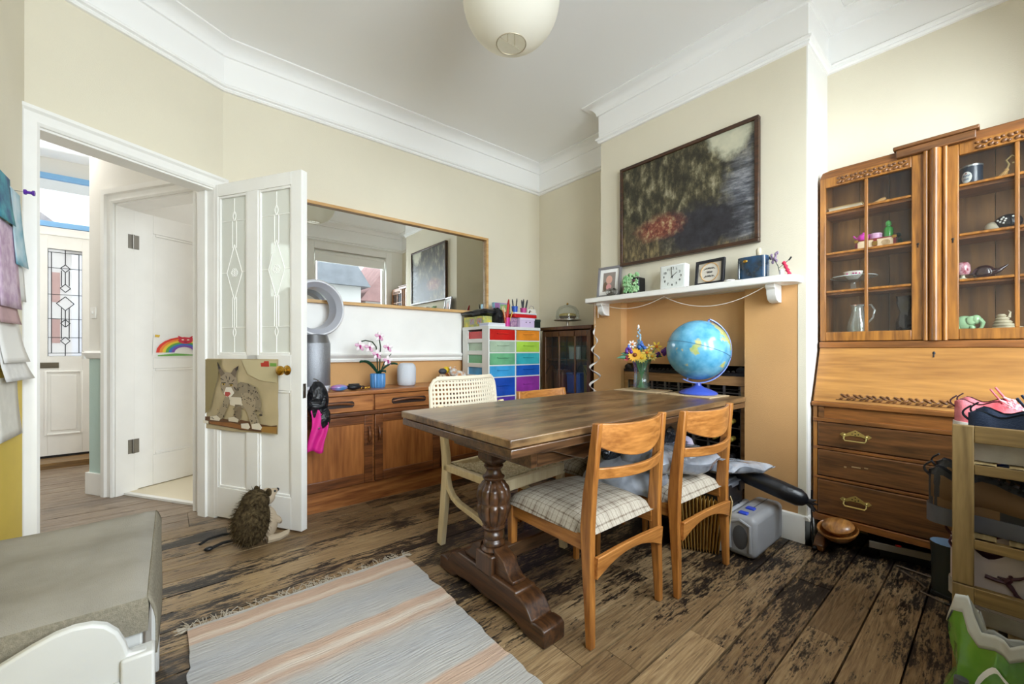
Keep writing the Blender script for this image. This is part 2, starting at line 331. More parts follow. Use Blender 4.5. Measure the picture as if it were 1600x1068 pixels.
# window wall behind the camera
ww = M(M_hallw); WY0, WY1 = -.42, -.3
ww.box(-.6, .05, WY0, WY1, 0, CEIL).box(1.35, 1.58, WY0, WY1, 0, CEIL).box(2.66, 3.06, WY0, WY1, 0, CEIL)
ww.box(.05, 1.35, WY0, WY1, 0, .85).box(.05, 1.35, WY0, WY1, 2.55, CEIL).box(1.58, 2.66, WY0, WY1, 0, .78).box(1.58, 2.66, WY0, WY1, 2.5, CEIL)
struct(ww.obj('wall_front', ang=0), 'cream window wall seen in the mirror')
M_pane = glass('window_glass', '#f4f8fa', .02, .01)
def window(name, x0, x1, z0, z1, label, nx=2):
    w = struct(T(name, label, None), label); m = M(M_white)
    m.box(x0-.09, x0, -.3, -.27, z0-.05, z1+.09).box(x1, x1+.09, -.3, -.27, z0-.05, z1+.09).box(x0, x1, -.3, -.27, z1, z1+.09).box(x0-.1, x1+.1, -.3, -.22, z0-.05, z0)
    m.obj('window_casing', w, bevel=.004)
    m = M(M_white); t = .045
    m.box(x0, x0+t, -.39, -.34, z0, z1).box(x1-t, x1, -.39, -.34, z0, z1).box(x0+t, x1-t, -.39, -.34, z0, z0+t).box(x0+t, x1-t, -.39, -.34, z1-t, z1)
    for i in range(1, nx): xc = lerp(x0, x1, i/nx); m.box(xc-t/2, xc+t/2, -.39, -.34, z0+t, z1-t)
    m.obj('window_frame', w, bevel=.003)
    for i in range(nx): B('pane', w, M_pane, lerp(x0, x1, i/nx)+.03, lerp(x0, x1, (i+1)/nx)-.03, -.368, -.364, z0+.03, z1-.03)
    return w
w1 = window('window_1', 1.58, 2.66, .78, 2.5, 'white framed window with rolled blind reflected in the mirror', 1)
bl = M(mt('blind_fabric', '#ecece8', .8)); bl.cyl((1.6, -.33, 2.46), (2.64, -.33, 2.46), .03).box(1.6, 2.64, -.315, -.312, 2.34, 2.46).box(1.6, 2.64, -.32, -.307, 2.32, 2.345)
bl.obj('roller_blind', w1)
window('fill_window', .05, 1.35, .85, 2.55, 'unseen white window added behind the camera for fill light', 3)  # made-up opening out of view, lets the fill light in

# cornice all round: frieze with bead below and cove above
path = [(-.49, -.3), (2.95, -.3), (2.95, .663), (2.57, .663), (2.57, 2.006), (2.95, 2.006), (2.95, 3.1), (.242, 3.1), (-.49, 2.694)]
prof = [(0, 2.622), (.014, 2.624), (.02, 2.634), (.016, 2.642), (.03, 2.648), (.032, 2.658), (.02, 2.668), (.012, 2.674), (.012, 2.835), (.024, 2.838), (.024, 2.845), (.03, 2.862), (.045, 2.882), (.07, 2.896), (.105, 2.901), (.105, 2.9095), (0, 2.9095)]
def offset(pts, d):
    out = []; n = len(pts)
    for i in range(n):
        p = Vector(pts[i]); a = (p-Vector(pts[i-1])).normalized(); b = (Vector(pts[(i+1) % n])-p).normalized()
        na = Vector((-a.y, a.x)); nb = Vector((-b.y, b.x)); q = (na+nb); q = q/(q.dot(na)); out.append(p+q*d)
    return out
co = M(M_plaster); rs = []
offs = [offset(path, d) for d, z in prof]
rs = [[(offs[j][i].x, offs[j][i].y, prof[j][1]) for j in range(len(prof))] for i in range(len(path))]
rs.append(rs[0]); co.rings(rs, False, False, closed=True)
struct(co.obj('trim_cornice', ang=25), 'deep white plaster cornice around the ceiling')
bb = M(M_white); bb.prism([(2.57, 0), (2.548, 0), (2.548, .125), (2.555, .14), (2.57, .145)], .641, .965, 'y')
bb.prism([(.663, 0), (.641, 0), (.641, .125), (.648, .14), (.663, .145)], 2.548, 2.95, 'x')
struct(bb.obj('baseboard_chimney'), 'white skirting board at the foot of the chimney breast')
bb = M(M_white).at(FD); bb.box(.8, .838, -.001, .018, 0, .14)
struct(bb.obj('baseboard_left'), 'short white skirting beside the hall doorway')

# ------------------------------------------------------------------ hall and front room
HQ = (-.307, 3.934); HD = (.548, -.836); FH = frame(HQ, HD)           # local x towards the dining room, +y into the front room
hw = M(M_hallw).at(FH); hw.box(-.27, 0, 0, .13, .98, 2.75).box(.76, .9, 0, .13, 0, 2.75).box(0, .76, 0, .13, 2.03, 2.75).box(-.27, -.14, .13, 1.35, 0, 2.75)
h1 = struct(hw.obj('wall_hall', ang=0), 'white hall wall with pale aqua paper below the dado')
M(M_aqua).at(FH).box(-.27, 0, 0, .13, .15, .98).obj('lower_wall', h1, ang=0, label='pale aqua textured wallpaper')
m = M(M_white).at(FH); m.box(-.285, -.09, -.016, .13, 0, .15); m.prism([(-.0, .955), (-.018, .96), (-.03, .985), (-.034, .998), (-.022, 1.01), (0, 1.012)], -.285, -.09, 'x'); m.box(-.295, -.27, -.03, .16, .955, 1.012)
m.obj('hall_dado', h1)
m = M(M_white).at(FH); archi(m, 0.0, .76, 2.03, 0, w=.095, s=-1); m.box(-.01, .012, -.001, .13, 0, 2.03).box(.748, .77, -.001, .13, 0, 2.03).box(0, .76, -.001, .13, 2.018, 2.04)
struct(m.obj('trim_front_room_doorway'), 'white moulded architrave around the front room doorway')
sw = T('light_switch', 'white light switch on the hall wall above the aqua paper', 'switch'); M(M_white).at(FH).box(-.245, -.19, -.008, -.0005, 1.24, 1.32).obj('switch_plate', sw, bevel=.002); M(M_white).at(FH).cyl((-.2175, -.008, 1.28), (-.2175, -.018, 1.28), .009).obj('switch_knob', sw)
# carpet of the front room
def HP(x, y): v = FH @ Vector((x, y, 0)); return (v.x, v.y)
struct(M(mt('cream_carpet', '#e6dcc4', .95, bump=.5, bscale=400)).prism([HP(0, .06), HP(.76, .06), HP(.76, .135), HP(.84, .135), (3.05, 3.23), (3.05, 5.49), (.2, 5.49), HP(-.13, .135), HP(0, .135)], .0, .012).obj('floor_carpet', ang=0), 'cream carpet of the front room')
struct(M(M_white).at(FH).box(.0, .76, .045, .075, 0, .014).obj('trim_threshold'), 'white threshold strip of the front room doorway')
m = M(M_plaster); m.box(.3, 3.06, 3.225, 3.26, 0, 2.75).box(2.95, 3.06, 3.26, 5.5, 0, 2.75)
struct(m.obj('wall_front_room', ang=0), 'bright white walls of the front room')
struct(M(M_plaster).box(-1.75, 3.06, 3.22, 6.6, 2.75, 2.81).box(-1.75, -.6, 2.2, 3.22, 2.75, 2.81).obj('ceiling_hall', ang=0), 'white ceiling of the hall and front room')
# street wall
m = M(M_hallw); m.box(-1.7, -1.45, 5.5, 5.62, 0, 2.75).box(-.52, 3.06, 5.5, 5.62, 0, 2.75).box(-1.45, -.52, 5.5, 5.62, 2.60, 2.75)
struct(m.obj('wall_street', ang=0), 'white wall around the front door')
struct(M(M_hallw).box(-1.75, -1.6, 2.2, 5.62, 0, 2.75).box(-1.7, -.6, 2.2, 2.32, 0, 2.75).obj('wall_hall_side', ang=0), 'plain hall wall beyond the doorway')
struct(M(wood('threshold_oak', '#5d4528', '#94713f', 'X', 7, .5)).box(-1.45, -.52, 5.2, 5.5, .0, .05).obj('trim_door_step'), 'worn wooden step below the front door')
# ------------------------------------------------------------------ doors
M_brass = mt('brass', '#b98f3c', .25, 1); M_steel = mt('steel', '#8d8a84', .35, 1); M_lead = mt('white_lead_came', '#f4f4f0', .4); M_came = mt('dark_lead_came', '#22252a', .5)
M_obscure = glass('obscure_glass', '#e9ebe4', .84, .5, .04); M_black = mt('black_plastic', '#131316', .4); M_paper = mt('white_paper', '#ecebe8', .8)
def flat_poly(m, pts, y, f): m.F([tuple(range(len(pts)))], m.V([f(p, y) for p in pts]))
H0 = (.15, 3.136, 0); ED = (.522, -.853); FR = frame(H0, ED); DWD = .765
d1 = struct(T('door_1', 'open white panelled door with leaded glass panes', None), 'open white panelled door with leaded glass panes')
m = M(M_white).at(FR)
m.box(0, .115, 0, .04, .012, 2.018).box(.69, DWD, 0, .04, .012, 2.018).box(.352, .44, 0, .04, .19, 1.945).box(.115, .69, 0, .04, 1.945, 2.018)
m.box(.115, .69, 0, .04, .79, .99).box(.115, .69, 0, .04, .012, .19)
m.obj('door_frame', d1, bevel=.002)
for x0, x1 in ((.115, .352), (.44, .69)):
    mm = M(M_white).at(FR); mm.box(x0, x1, .012, .028, .19, .79); t = .014
    for a, b, c, d in ((x0, x0+t, .19, .79), (x1-t, x1, .19, .79), (x0+t, x1-t, .19, .19+t), (x0+t, x1-t, .79-t, .79)): mm.box(a, b, .004, .014, c, d)
    mm.obj('door_panel', d1, bevel=.003)
    mm = M(M_obscure).at(FR).box(x0, x1, .018, .022, .99, 1.945).obj('pane', d1, ang=0)
    bd = M(M_white).at(FR)
    for a, b, c, d in ((x0, x0+t, .99, 1.945), (x1-t, x1, .99, 1.945), (x0+t, x1-t, .99, .99+t), (x0+t, x1-t, 1.945-t, 1.945)): bd.box(a, b, .005, .018, c, d)
    bd.obj('glazing_bead', d1, bevel=.002)
    ld = M(M_lead).at(FR); cx = (x0+x1)/2; hw = (x1-x0)/2-.012; H = .955; zt = 1.945
    Z = lambda f: zt-f*H
    def ln(*p): ld.tube([(cx+u, .0165, Z(f)) for u, f in p], .0022, 5)
    ln((-hw, .16), (hw, .16)); ln((-hw, .83), (hw, .83)); ln((0, .02), (0, .12)); ln((0, .89), (0, .985))
    for u in (-.016, .016): ln((u, .16), (u, .33)); ln((u, .64), (u, .83))
    ln((0, .66), (0, .83)); [ln(a_, b_) for a_, b_ in (((0, .31), (.062, .485)), ((.062, .485), (0, .66)), ((0, .66), (-.062, .485)), ((-.062, .485), (0, .31)))]; ln((-hw, .485), (-.062, .485)); ln((.062, .485), (hw, .485))
    ln(*[(.012*math.sin(PI*k/6), lerp(.10, .16, k/6)) for k in range(7)]); ln(*[(-.012*math.sin(PI*k/6), lerp(.10, .16, k/6)) for k in range(7)])
    ln(*[(.012*math.sin(PI*k/6), lerp(.83, .89, k/6)) for k in range(7)]); ln(*[(-.012*math.sin(PI*k/6), lerp(.83, .89, k/6)) for k in range(7)])
    for k in range(6): a = k*PI/3; ln(*[(.013*math.cos(a)+.013*math.cos(b*PI/4), .485+(.013*math.sin(a)+.013*math.sin(b*PI/4))/H) for b in range(9)])
    ld.obj('lead_came', d1)
kn = M(M_brass).at(FR @ Matrix.Translation((.665, 0, .905)) @ Matrix.Rotation(PI/2, 4, 'X'))
kn.lathe([(.0, 0), (.026, 0), (.028, .003), (.02, .008), (.01, .014), (.009, .03), (.02, .036), (.027, .046), (.026, .056), (.016, .064), (0, .066)], 18).obj('door_knob', d1)
M(M_steel).at(FR).box(DWD, DWD+.0015, .01, .03, .75, .83).box(DWD, DWD+.006, .014, .026, .79, .815).obj('latch_plate', d1)
for z in (.25, 1.72): M(M_steel).at(FR).cyl((-.006, -.004, z), (-.006, -.004, z+.09), .007).obj('hinge', d1)
# poster of a young lynx taped over the lock rail
po = T('lynx_poster', 'creased wildlife poster of a spotted lynx cub taped on the open door', 'poster')
PX = lambda p, y: tuple(FR @ Vector((lerp(.004, .606, (p[0]-100)/373), y, lerp(.966, .543, (p[1]-62)/375))))
def wob(p): return -.006-.003*math.sin(p[0]*.031)-.002*math.sin(p[1]*.04+p[0]*.02)
pm = M(mt('poster_paper', '#b0a07c', .35, var=.3, scale=3.0, hex2='#c9b68d', coat=.3))
pm.sheet(lambda a, b: PX((100+373*a, 62+(375+5*math.sin(a*3))*b), wob((100+373*a, 62+375*b))), 16, 8).obj('poster_sheet', po)
def pmat(h): return mt('print_'+h, '#'+h, .4)
def shp(h, pts, lift): m = M(pmat(h)); flat_poly(m, pts, -.0118-lift*.0005, PX); return m
pr = M(pmat('8a7a63'))
def add(h, pts, lift=0): pr.use(pmat(h)); flat_poly(pr, pts, -.0118-lift*.0005, PX)
def blob(h, cx, cy, rx, ry, lift=0, n=10, a=0): add(h, [(cx+rx*math.cos(2*PI*k/n)*math.cos(a)-ry*math.sin(2*PI*k/n)*math.sin(a), cy+rx*math.cos(2*PI*k/n)*math.sin(a)+ry*math.sin(2*PI*k/n)*math.cos(a)) for k in range(n)], lift)
add('8f8157', [(103, 66), (200, 66), (170, 200), (140, 330), (103, 372)], 0)
add('c3b791', [(300, 66), (470, 70), (470, 180), (390, 170), (330, 140)], 0)
add('5d3d22', [(102, 375), (150, 372), (260, 384), (300, 378), (390, 392), (440, 398), (470, 392), (470, 434), (300, 430), (102, 408)], 1)
add('8a5a2c', [(135, 400), (250, 396), (330, 412), (330, 428), (140, 410)], 2); add('9c7437', [(390, 405), (470, 400), (468, 434), (400, 432)], 2)
add('8d8069', [(296, 182), (335, 188), (372, 215), (392, 262), (396, 300), (384, 326), (350, 318), (310, 320), (270, 312), (236, 300), (228, 262), (262, 210)], 3)
add('d8cdb8', [(240, 262), (300, 262), (310, 300), (280, 314), (244, 302)], 4)
add('9a8c72', [(222, 255), (246, 280), (226, 330), (206, 376), (190, 388), (142, 388), (142, 372), (176, 362), (200, 310)], 4)
add('d9cfba', [(142, 372), (178, 364), (196, 380), (190, 392), (142, 390)], 5)
add('7c6d55', [(270, 300), (300, 300), (302, 360), (292, 386), (240, 388), (234, 374), (262, 362)], 4); add('cfc4ae', [(236, 372), (264, 364), (288, 376), (284, 392), (238, 390)], 5)
add('a09177', [(300, 240), (352, 232), (372, 280), (366, 330), (388, 384), (392, 412), (352, 412), (330, 340), (304, 290)], 5)
add('ddd3c0', [(352, 396), (388, 388), (402, 408), (396, 422), (354, 420)], 6); add('ddd3c0', [(300, 398), (336, 392), (346, 412), (336, 424), (302, 420)], 6)
add('8a7c64', [(378, 300), (396, 318), (404, 334), (398, 348), (386, 346), (394, 334), (380, 322)], 4); blob('2d2620', 396, 346, 8, 5, 5)
add('9b8d77', [(196, 146), (222, 132), (256, 134), (276, 152), (284, 190), (276, 228), (252, 256), (230, 264), (212, 248), (200, 210)], 7)
add('6f6150', [(180, 80), (192, 100), (220, 140), (200, 156), (188, 128)], 8); add('27211d', [(180, 78), (186, 84), (198, 112), (190, 120)], 9); add('6f6150', [(288, 98), (280, 130), (272, 160), (250, 138), (266, 112)], 8); add('27211d', [(290, 96), (286, 118), (276, 128), (272, 114)], 9)
add('e2dacb', [(226, 212), (252, 210), (268, 240), (250, 262), (228, 264), (214, 246)], 8); add('b04a44', [(222, 236), (244, 236), (250, 246), (236, 262), (220, 256)], 9)
for x, y in ((214, 196), (252, 200)): blob('c9a64b', x, y, 8, 6, 9); blob('171310', x, y, 4, 4, 10); add('2b241f', [(x-12, y-8), (x+10, y-10), (x+12, y-6), (x-10, y-4)], 10)
for a in ((206, 170, 20, 2, .5), (228, 160, 18, 2, 1.3), (244, 164, 18, 2, 1.7), (262, 176, 18, 2, 2.3), (270, 214, 14, 3, 1.2), (206, 224, 12, 2, 1.1), (236, 180, 14, 2, 1.5)): blob('3b3129', a[0], a[1], a[2]*.6, a[3], 9, 6, a[4])
rr = random.Random(3)
for cx, cy, sx, sy, nsp in ((320, 210, 50, 18, 16), (345, 270, 18, 35, 16), (362, 350, 16, 45, 16), (222, 310, 12, 30, 8), (200, 350, 18, 20, 8), (320, 262, 20, 30, 8), (165, 378, 18, 6, 4), (270, 340, 12, 26, 6), (372, 245, 14, 24, 8)):
    for k in range(nsp): blob('2e2620', cx+rr.uniform(-sx, sx), cy+rr.uniform(-sy, sy), rr.uniform(2, 4.5), rr.uniform(1.5, 2.6), 7, 6, rr.uniform(0, 3))
add('b33524', [(394, 82), (408, 80), (410, 72), (432, 72), (434, 100), (396, 100)], 2); add('6d9a3f', [(438, 82), (468, 82), (468, 98), (438, 98)], 2); add('e8e2d0', [(104, 394), (132, 397), (132, 412), (104, 409)], 3)
pr.obj('poster_print', po, ang=0, label='printed lynx cub standing on a rock')

# front door with leaded panel, transom above
d2 = struct(T('door_2', 'white front door with leaded diamond glass', None), 'white front door with leaded diamond glass')
DY = 5.47; m = M(M_white); gx0, gx1, gz0, gz1 = -.86, -.645, .96, 1.93
m.box(-1.45, gx0, DY, 5.51, .056, 2.05).box(gx1, -.52, DY, 5.51, .056, 2.05).box(gx0, gx1, DY, 5.51, .056, gz0).box(gx0, gx1, DY, 5.51, gz1, 2.05)
m.obj('door_leaf', d2, bevel=.002)
m = M(M_white); px0, px1, pz0, pz1 = -.88, -.64, .25, .83; t = .016
for a, b, c, d in ((px0, px0+t, pz0, pz1), (px1-t, px1, pz0, pz1), (px0+t, px1-t, pz0, pz0+t), (px0+t, px1-t, pz1-t, pz1)): m.box(a, b, DY-.012, DY, c, d)
m.box(px0+.04, px1-.04, DY-.008, DY, pz0+.04, pz1-.04); m.obj('door_panel', d2, bevel=.004)
M(mt('dim_brass', '#6e675a', .35, .8)).box(-1.12, -.79, DY-.01, DY, .855, .905).obj('letter_plate', d2, bevel=.003)
M(M_black).box(-1.45, -.52, DY-.005, DY+.02, .05, .07).obj('weather_bar', d2)
M(glass('bright_obscure_glass', '#f2f4f6', .35, .2)).box(gx0, gx1, DY+.018, DY+.022, gz0, gz1).obj('pane', d2, ang=0)
M(glass('pink_obscure_glass', '#ecd9d8', .35, .2)).box(gx0+.02, gx0+.075, DY+.012, DY+.015, 1.45, 1.72).box(gx0+.02, gx0+.075, DY+.012, DY+.015, 1.08, 1.30).obj('tinted_pane', d2, ang=0)
ld = M(M_came); cx = (gx0+gx1)/2
def cl(*p, r=.0032): ld.tube([(x, DY+.012, z) for x, z in p], r, 5)
cl((gx0, gz0), (gx0, gz1)); cl((gx1, gz0), (gx1, gz1)); cl((gx0, gz0), (gx1, gz0)); cl((gx0, gz1), (gx1, gz1))
for x in (gx0+.022, gx1-.022): cl((x, gz0+.03), (x, gz1-.03))
for z in (gz0+.03, gz1-.03, 1.76, 1.52, 1.3, 1.13): cl((gx0, z), (gx1, z), r=.0025)
for z, s in ((1.76, .03), (1.58, .032), (1.44, .055), (1.26, .03), (1.1, .03)): [cl(a_, b_) for a_, b_ in (((cx-s, z), (cx, z+s*1.15)), ((cx, z+s*1.15), (cx+s, z)), ((cx+s, z), (cx, z-s*1.15)), ((cx, z-s*1.15), (cx-s, z)))]
for a, b in ((1.93, 1.795), (1.725, 1.617), (1.225, 1.295), (1.065, .96), (1.377, 1.29)): cl((cx, a), (cx, b))
for u in (-.024, .024): cl((cx+u, 1.74), (cx+u, 1.6)); cl((cx+u, 1.40), (cx+u, 1.12))
ld.obj('lead_came', d2)
tw = struct(T('window_3', 'glazed transom with pale blue bars over the front door', None), 'glazed transom with pale blue bars over the front door')
M_blue = mt('pale_blue_paint', '#7fb2e0', .5)
M(M_white).box(-1.45, -.52, 5.46, 5.53, 2.05, 2.12).box(-1.45, -1.41, 5.46, 5.53, 2.12, 2.6).box(-.56, -.52, 5.46, 5.53, 2.12, 2.6).obj('window_frame', tw)
M(M_blue).box(-1.41, -.56, 5.455, 5.5, 2.125, 2.17).box(-1.41, -.56, 5.455, 5.5, 2.555, 2.6).obj('window_bar', tw)
M(M_pane).box(-1.41, -.56, 5.49, 5.494, 2.17, 2.555).obj('pane', tw, ang=0)
# inner door of the front room, ajar
HI = (FH @ Vector((.012, .1, 0))); FI = frame((HI.x, HI.y), (.886, .463))      # local -y faces the hall
d3 = struct(T('door_3', 'white panelled front room door standing ajar', None), 'white panelled front room door standing ajar')
m = M(M_white).at(FI); w = .76
m.box(.006, .12, 0, .04, .018, 2.015).box(w-.11, w, 0, .04, .018, 2.015).box(.12, w-.11, 0, .04, 1.88, 2.015).box(.12, w-.11, 0, .04, .88, 1.06).box(.12, w-.11, 0, .04, .018, .24)
m.obj('door_frame', d3, bevel=.003)
for z0, z1 in ((.24, .88), (1.06, 1.88)):
    m = M(M_white).at(FI); m.box(.12, w-.11, .014, .028, z0, z1); t = .018
    for a, b, c, d in ((.12, .12+t, z0, z1), (w-.11-t, w-.11, z0, z1), (.12+t, w-.11-t, z0, z0+t), (.12+t, w-.11-t, z1-t, z1)): m.box(a, b, .004, .016, c, d)
    m.obj('door_panel', d3, bevel=.004)
for z in (.28, 1.74):
    M(M_steel).at(FI).cyl((0, -.006, z), (0, -.006, z+.1), .008).box(0, .035, -.003, 0, z, z+.1).box(-.03, 0, -.004, -.001, z, z+.1).obj('hinge', d3)
dr = T('rainbow_drawing', "child's felt pen drawing of a rainbow and red cat on the front room door", 'drawing')
PR = lambda p, y: tuple(FI @ Vector((lerp(.12, .52, p[0]/170), y, lerp(1.135, .955, p[1]/125))))
m = M(M_paper); m.sheet(lambda a, b: PR((170*a-3*b*(1-a), 5+115*b), -.004-.004*math.sin(3*a+b)), 8, 4).obj('paper_sheet', dr)
pr = M(pmat('e2412f')); PXo = PX; PX = PR
def band(h, r0, r1, lift): add(h, [(85+r*.95*math.cos(rad(a)), 95-r*math.sin(rad(a))) for r, aa in ((r1, range(0, 181, 15)), (r0, range(180, -1, -15))) for a in aa], lift)
_o = -.0118
for k, h in enumerate(('d93a2e', 'e8893a', 'e3c83e', '58a24c', '3f6fc0', '7b4aa8')): band(h, 84-(k+1)*9, 84-k*9, 1)
blob('c92f45', 88, 30, 22, 18, 3); add('c92f45', [(68, 22), (66, 4), (80, 14)], 3); add('c92f45', [(98, 14), (110, 3), (108, 22)], 3)
for x in (80, 96): blob('fff3e8', x, 26, 4, 3, 4)
blob('7a1f30', 88, 38, 6, 3, 4); add('6aa84f', [(10, 108), (60, 100), (120, 108), (160, 104), (160, 112), (10, 114)], 1); add('d8b23d', [(3, 2), (16, 4), (14, 16), (3, 14)], 1)
PX = PXo; pr.obj('felt_pen_marks', dr, ang=0)
# papers pinned on the left wall
def wall_sheet(name, label, mat, y0, y1, z0, z1, skew=0, lift=.007, curl=.012, cat='paper', group=None):
    t = T(name, label, cat, group=group)
    M(mat).sheet(lambda a, b: (-.488+lift*(.3+b*.5)+curl*b*b*(.4+.6*a), lerp(y0, y1, a)+skew*b, lerp(z1, z0, b)), 5, 8).obj('sheet', t, solid=.0006)
    return t
lil = mt('lilac_paper', '#d9c4d6', .8, var=.25, scale=25, hex2='#b99ab8'); blu = mt('blue_print_paper', '#c9dbe4', .8, var=.5, scale=9, hex2='#6fb0c8')
wall_sheet('pinned_paper', 'turquoise printed sheet at the top of the papered wall', mt('turquoise_print', '#54aebb', .7, var=.4, scale=12, hex2='#2f4e7a'), 2.30, 2.47, 1.50, 1.68)
wall_sheet('pinned_paper', 'long pale drawing hanging slanted under a purple pin', blu, 2.46, 2.60, 1.36, 1.655, skew=.04, lift=.01)
wall_sheet('pinned_paper', 'tall lilac spotted sheet among the wall papers', lil, 2.30, 2.545, 1.18, 1.50, lift=.014, curl=.008)
wall_sheet('pinned_paper', 'plain pale grey sheet hanging by the doorway edge', mt('grey_paper', '#dcdcda', .8), 2.50, 2.645, 1.22, 1.46, lift=.008, curl=.006)
wall_sheet('pinned_paper', 'dusky pink sheet tucked below the lilac one', mt('dusky_paper', '#c4a3a6', .8, var=.2), 2.30, 2.53, 1.12, 1.24, lift=.012)
wall_sheet('pinned_paper', 'bright white letter with folds above the yellow paint', M_paper, 2.30, 2.58, .97, 1.14, lift=.01, curl=.022, skew=.03)
wall_sheet('pinned_paper', 'curling white sheet with pencil lines over the yellow paint', mt('pencil_paper', '#e6e5e3', .8, var=.12, scale=30), 2.30, 2.60, .90, 1.05, lift=.012, curl=.03, skew=.03)
wall_sheet('pinned_paper', 'lowest white form pinned on the yellow paint', mt('form_paper', '#e2e0d8', .8, var=.1, scale=20), 2.30, 2.565, .68, .915, lift=.006, curl=.012)
pn = T('push_pin', 'purple push pin holding the slanted drawing', 'pin', (-.49, 2.52, 1.655)); M(mt('purple_pin', '#5c2f9a', .3)).at(Matrix.Rotation(PI/2, 4, 'Y')).lathe([(0, .03), (.01, .03), (.011, .036), (.006, .04), (.006, .05), (.011, .054), (.011, .06), (0, .062)], 12).obj('pin_head', pn); M(M_steel).cyl((-.0, 0, 0), (.03, 0, 0), .001, n=6).obj('pin_point', pn)

# ------------------------------------------------------------------ mirror, painting
mi = T('wall_mirror', 'long mirror in a thin oak frame above the sideboard', 'mirror', (0, 3.06, 0))
M_oak = wood('pale_oak', '#b98a4c', '#d8b077', 'X', 6, .5); t = .022; X0, X1, Z0, Z1 = .34, 2.24, 1.345, 2.045
m = M(M_oak); m.box(X0, X1, -.03, .035, Z0, Z0+t).box(X0, X1, -.03, .035, Z1-t, Z1).box(X0, X0+t, -.03, .035, Z0+t, Z1-t).box(X1-t, X1, -.03, .035, Z0+t, Z1-t)
m.obj('mirror_frame', mi, bevel=.002)
M(mt('mirror_silver', '#e9eceb', .0, 1)).quad((X0+t, -.004, Z0+t), (X1-t, -.004, Z0+t), (X1-t, -.004, Z1-t), (X0+t, -.004, Z1-t)).obj('mirror_glass', mi, ang=0)
M(M_dark).box(X0+t, X1-t, .0, .03, Z0+t, Z1-t).obj('back_board', mi, ang=0)
def painting_material():
    m = bpy.data.materials.new('dark_woodland_painting'); m.use_nodes = True; n = m.node_tree; L = n.links.new; b = n.nodes['Principled BSDF']; b.inputs['Roughness'].default_value = .5
    tc = n.nodes.new('ShaderNodeTexCoord')
    def nz(s, d, sy=1, ox=0, dist=0):
        mp = n.nodes.new('ShaderNodeMapping'); mp.inputs['Scale'].default_value = (1, 1, sy); mp.inputs['Location'].default_value = (ox, ox, ox); L(tc.outputs['Object'], mp.inputs[0])
        k = n.nodes.new('ShaderNodeTexNoise'); k.inputs['Scale'].default_value = s; k.inputs['Detail'].default_value = d; k.inputs['Roughness'].default_value = .7; k.inputs['Distortion'].default_value = dist; L(mp.outputs[0], k.inputs[0]); return k.outputs[0]
    def rp(v, *st):
        r = n.nodes.new('ShaderNodeValToRGB'); cr = r.color_ramp
        while len(cr.elements) < len(st): cr.elements.new(.5)
        for e, (p, c) in zip(cr.elements, st): e.position = p; e.color = lin(c)
        L(v, r.inputs[0]); return r.outputs[0]
    def mx(f, a, c):
        k = n.nodes.new('ShaderNodeMix'); k.data_type = 'RGBA'; L(f, k.inputs[0]); L(a, k.inputs[6]); L(c, k.inputs[7]); return k.outputs[2]
    def blobm(cy, cz, ry, rz, soft=.35):
        mp = n.nodes.new('ShaderNodeMapping'); mp.inputs['Location'].default_value = (0, -cy/ry, -cz/rz); mp.inputs['Scale'].default_value = (0, 1/ry, 1/rz); L(tc.outputs['Object'], mp.inputs[0])
        wv = n.nodes.new('ShaderNodeVectorMath'); wv.operation = 'LENGTH'; L(mp.outputs[0], wv.inputs[0])
        ad = n.nodes.new('ShaderNodeMath'); ad.operation = 'MULTIPLY_ADD'; L(nz(9, 5, 1, cy), ad.inputs[0]); ad.inputs[1].default_value = 1.1; L(wv.outputs['Value'], ad.inputs[2])
        return rp(ad.outputs[0], (1.25, '#ffffff'), (1.25+soft, '#000000')) if False else rp_(ad.outputs[0], soft)
    def rp_(v, soft):
        k = n.nodes.new('ShaderNodeMapRange'); k.inputs[1].default_value = 1.45+soft; k.inputs[2].default_value = 1.45-soft; L(v, k.inputs[0]); return k.outputs[0]
    tree = rp(nz(16, 6, .6), (.3, '#1c1a13'), (.45, '#332f22'), (.54, '#555039'), (.64, '#8d866c'), (.76, '#b7b29c'))
    reed = rp(nz(26, 6, .35, 3), (.3, '#1c1812'), (.48, '#4d4330'), (.6, '#857652'), (.75, '#b9a87c'))
    wat = rp(nz(7, 5, 5, 5), (.35, '#2c2d31'), (.5, '#5d6068'), (.65, '#9b9ca0'))
    sky = rp(nz(6, 3), (.3, '#a7a995'), (.7, '#c9c6ae'))
    red = rp(nz(22, 5, 1, 9), (.35, '#4a1d17'), (.5, '#7d4234'), (.6, '#a88a66'), (.75, '#cfc3a8'))
    drk = rp(nz(14, 4, 1, 4), (.3, '#17161a'), (.7, '#33323a'))
    c = mx(blobm(.42, -.30, .30, .22), tree, reed); c = mx(blobm(-.42, -.12, .16, .34), c, wat); c = mx(blobm(-.18, -.42, .5, .12), c, reed)
    c = mx(blobm(-.30, .33, .13, .15, .2), c, sky); c = mx(blobm(-.12, -.2, .3, .16, .2), c, drk); c = mx(blobm(.16, -.14, .17, .085, .3), c, red)
    L(c, b.inputs['Base Color']); return m
pa = T('framed_painting', 'large dark woodland painting in brown frame above the mantel shelf', 'painting', (2.545, 1.342, 1.987))
m = M(wood('walnut_frame', '#2c1a10', '#4d301c', 'Y', 8, .4)); hy, hz, t = .463, .357, .022
m.box(-.012, .024, -hy, hy, hz-t, hz).box(-.012, .024, -hy, hy, -hz, -hz+t).box(-.012, .024, -hy, -hy+t, -hz+t, hz-t).box(-.012, .024, hy-t, hy, -hz+t, hz-t)
m.obj('picture_frame', pa, bevel=.003)
M(painting_material()).box(0, .02, -hy+t, hy-t, -hz+t, hz-t).obj('canvas', pa, ang=0)

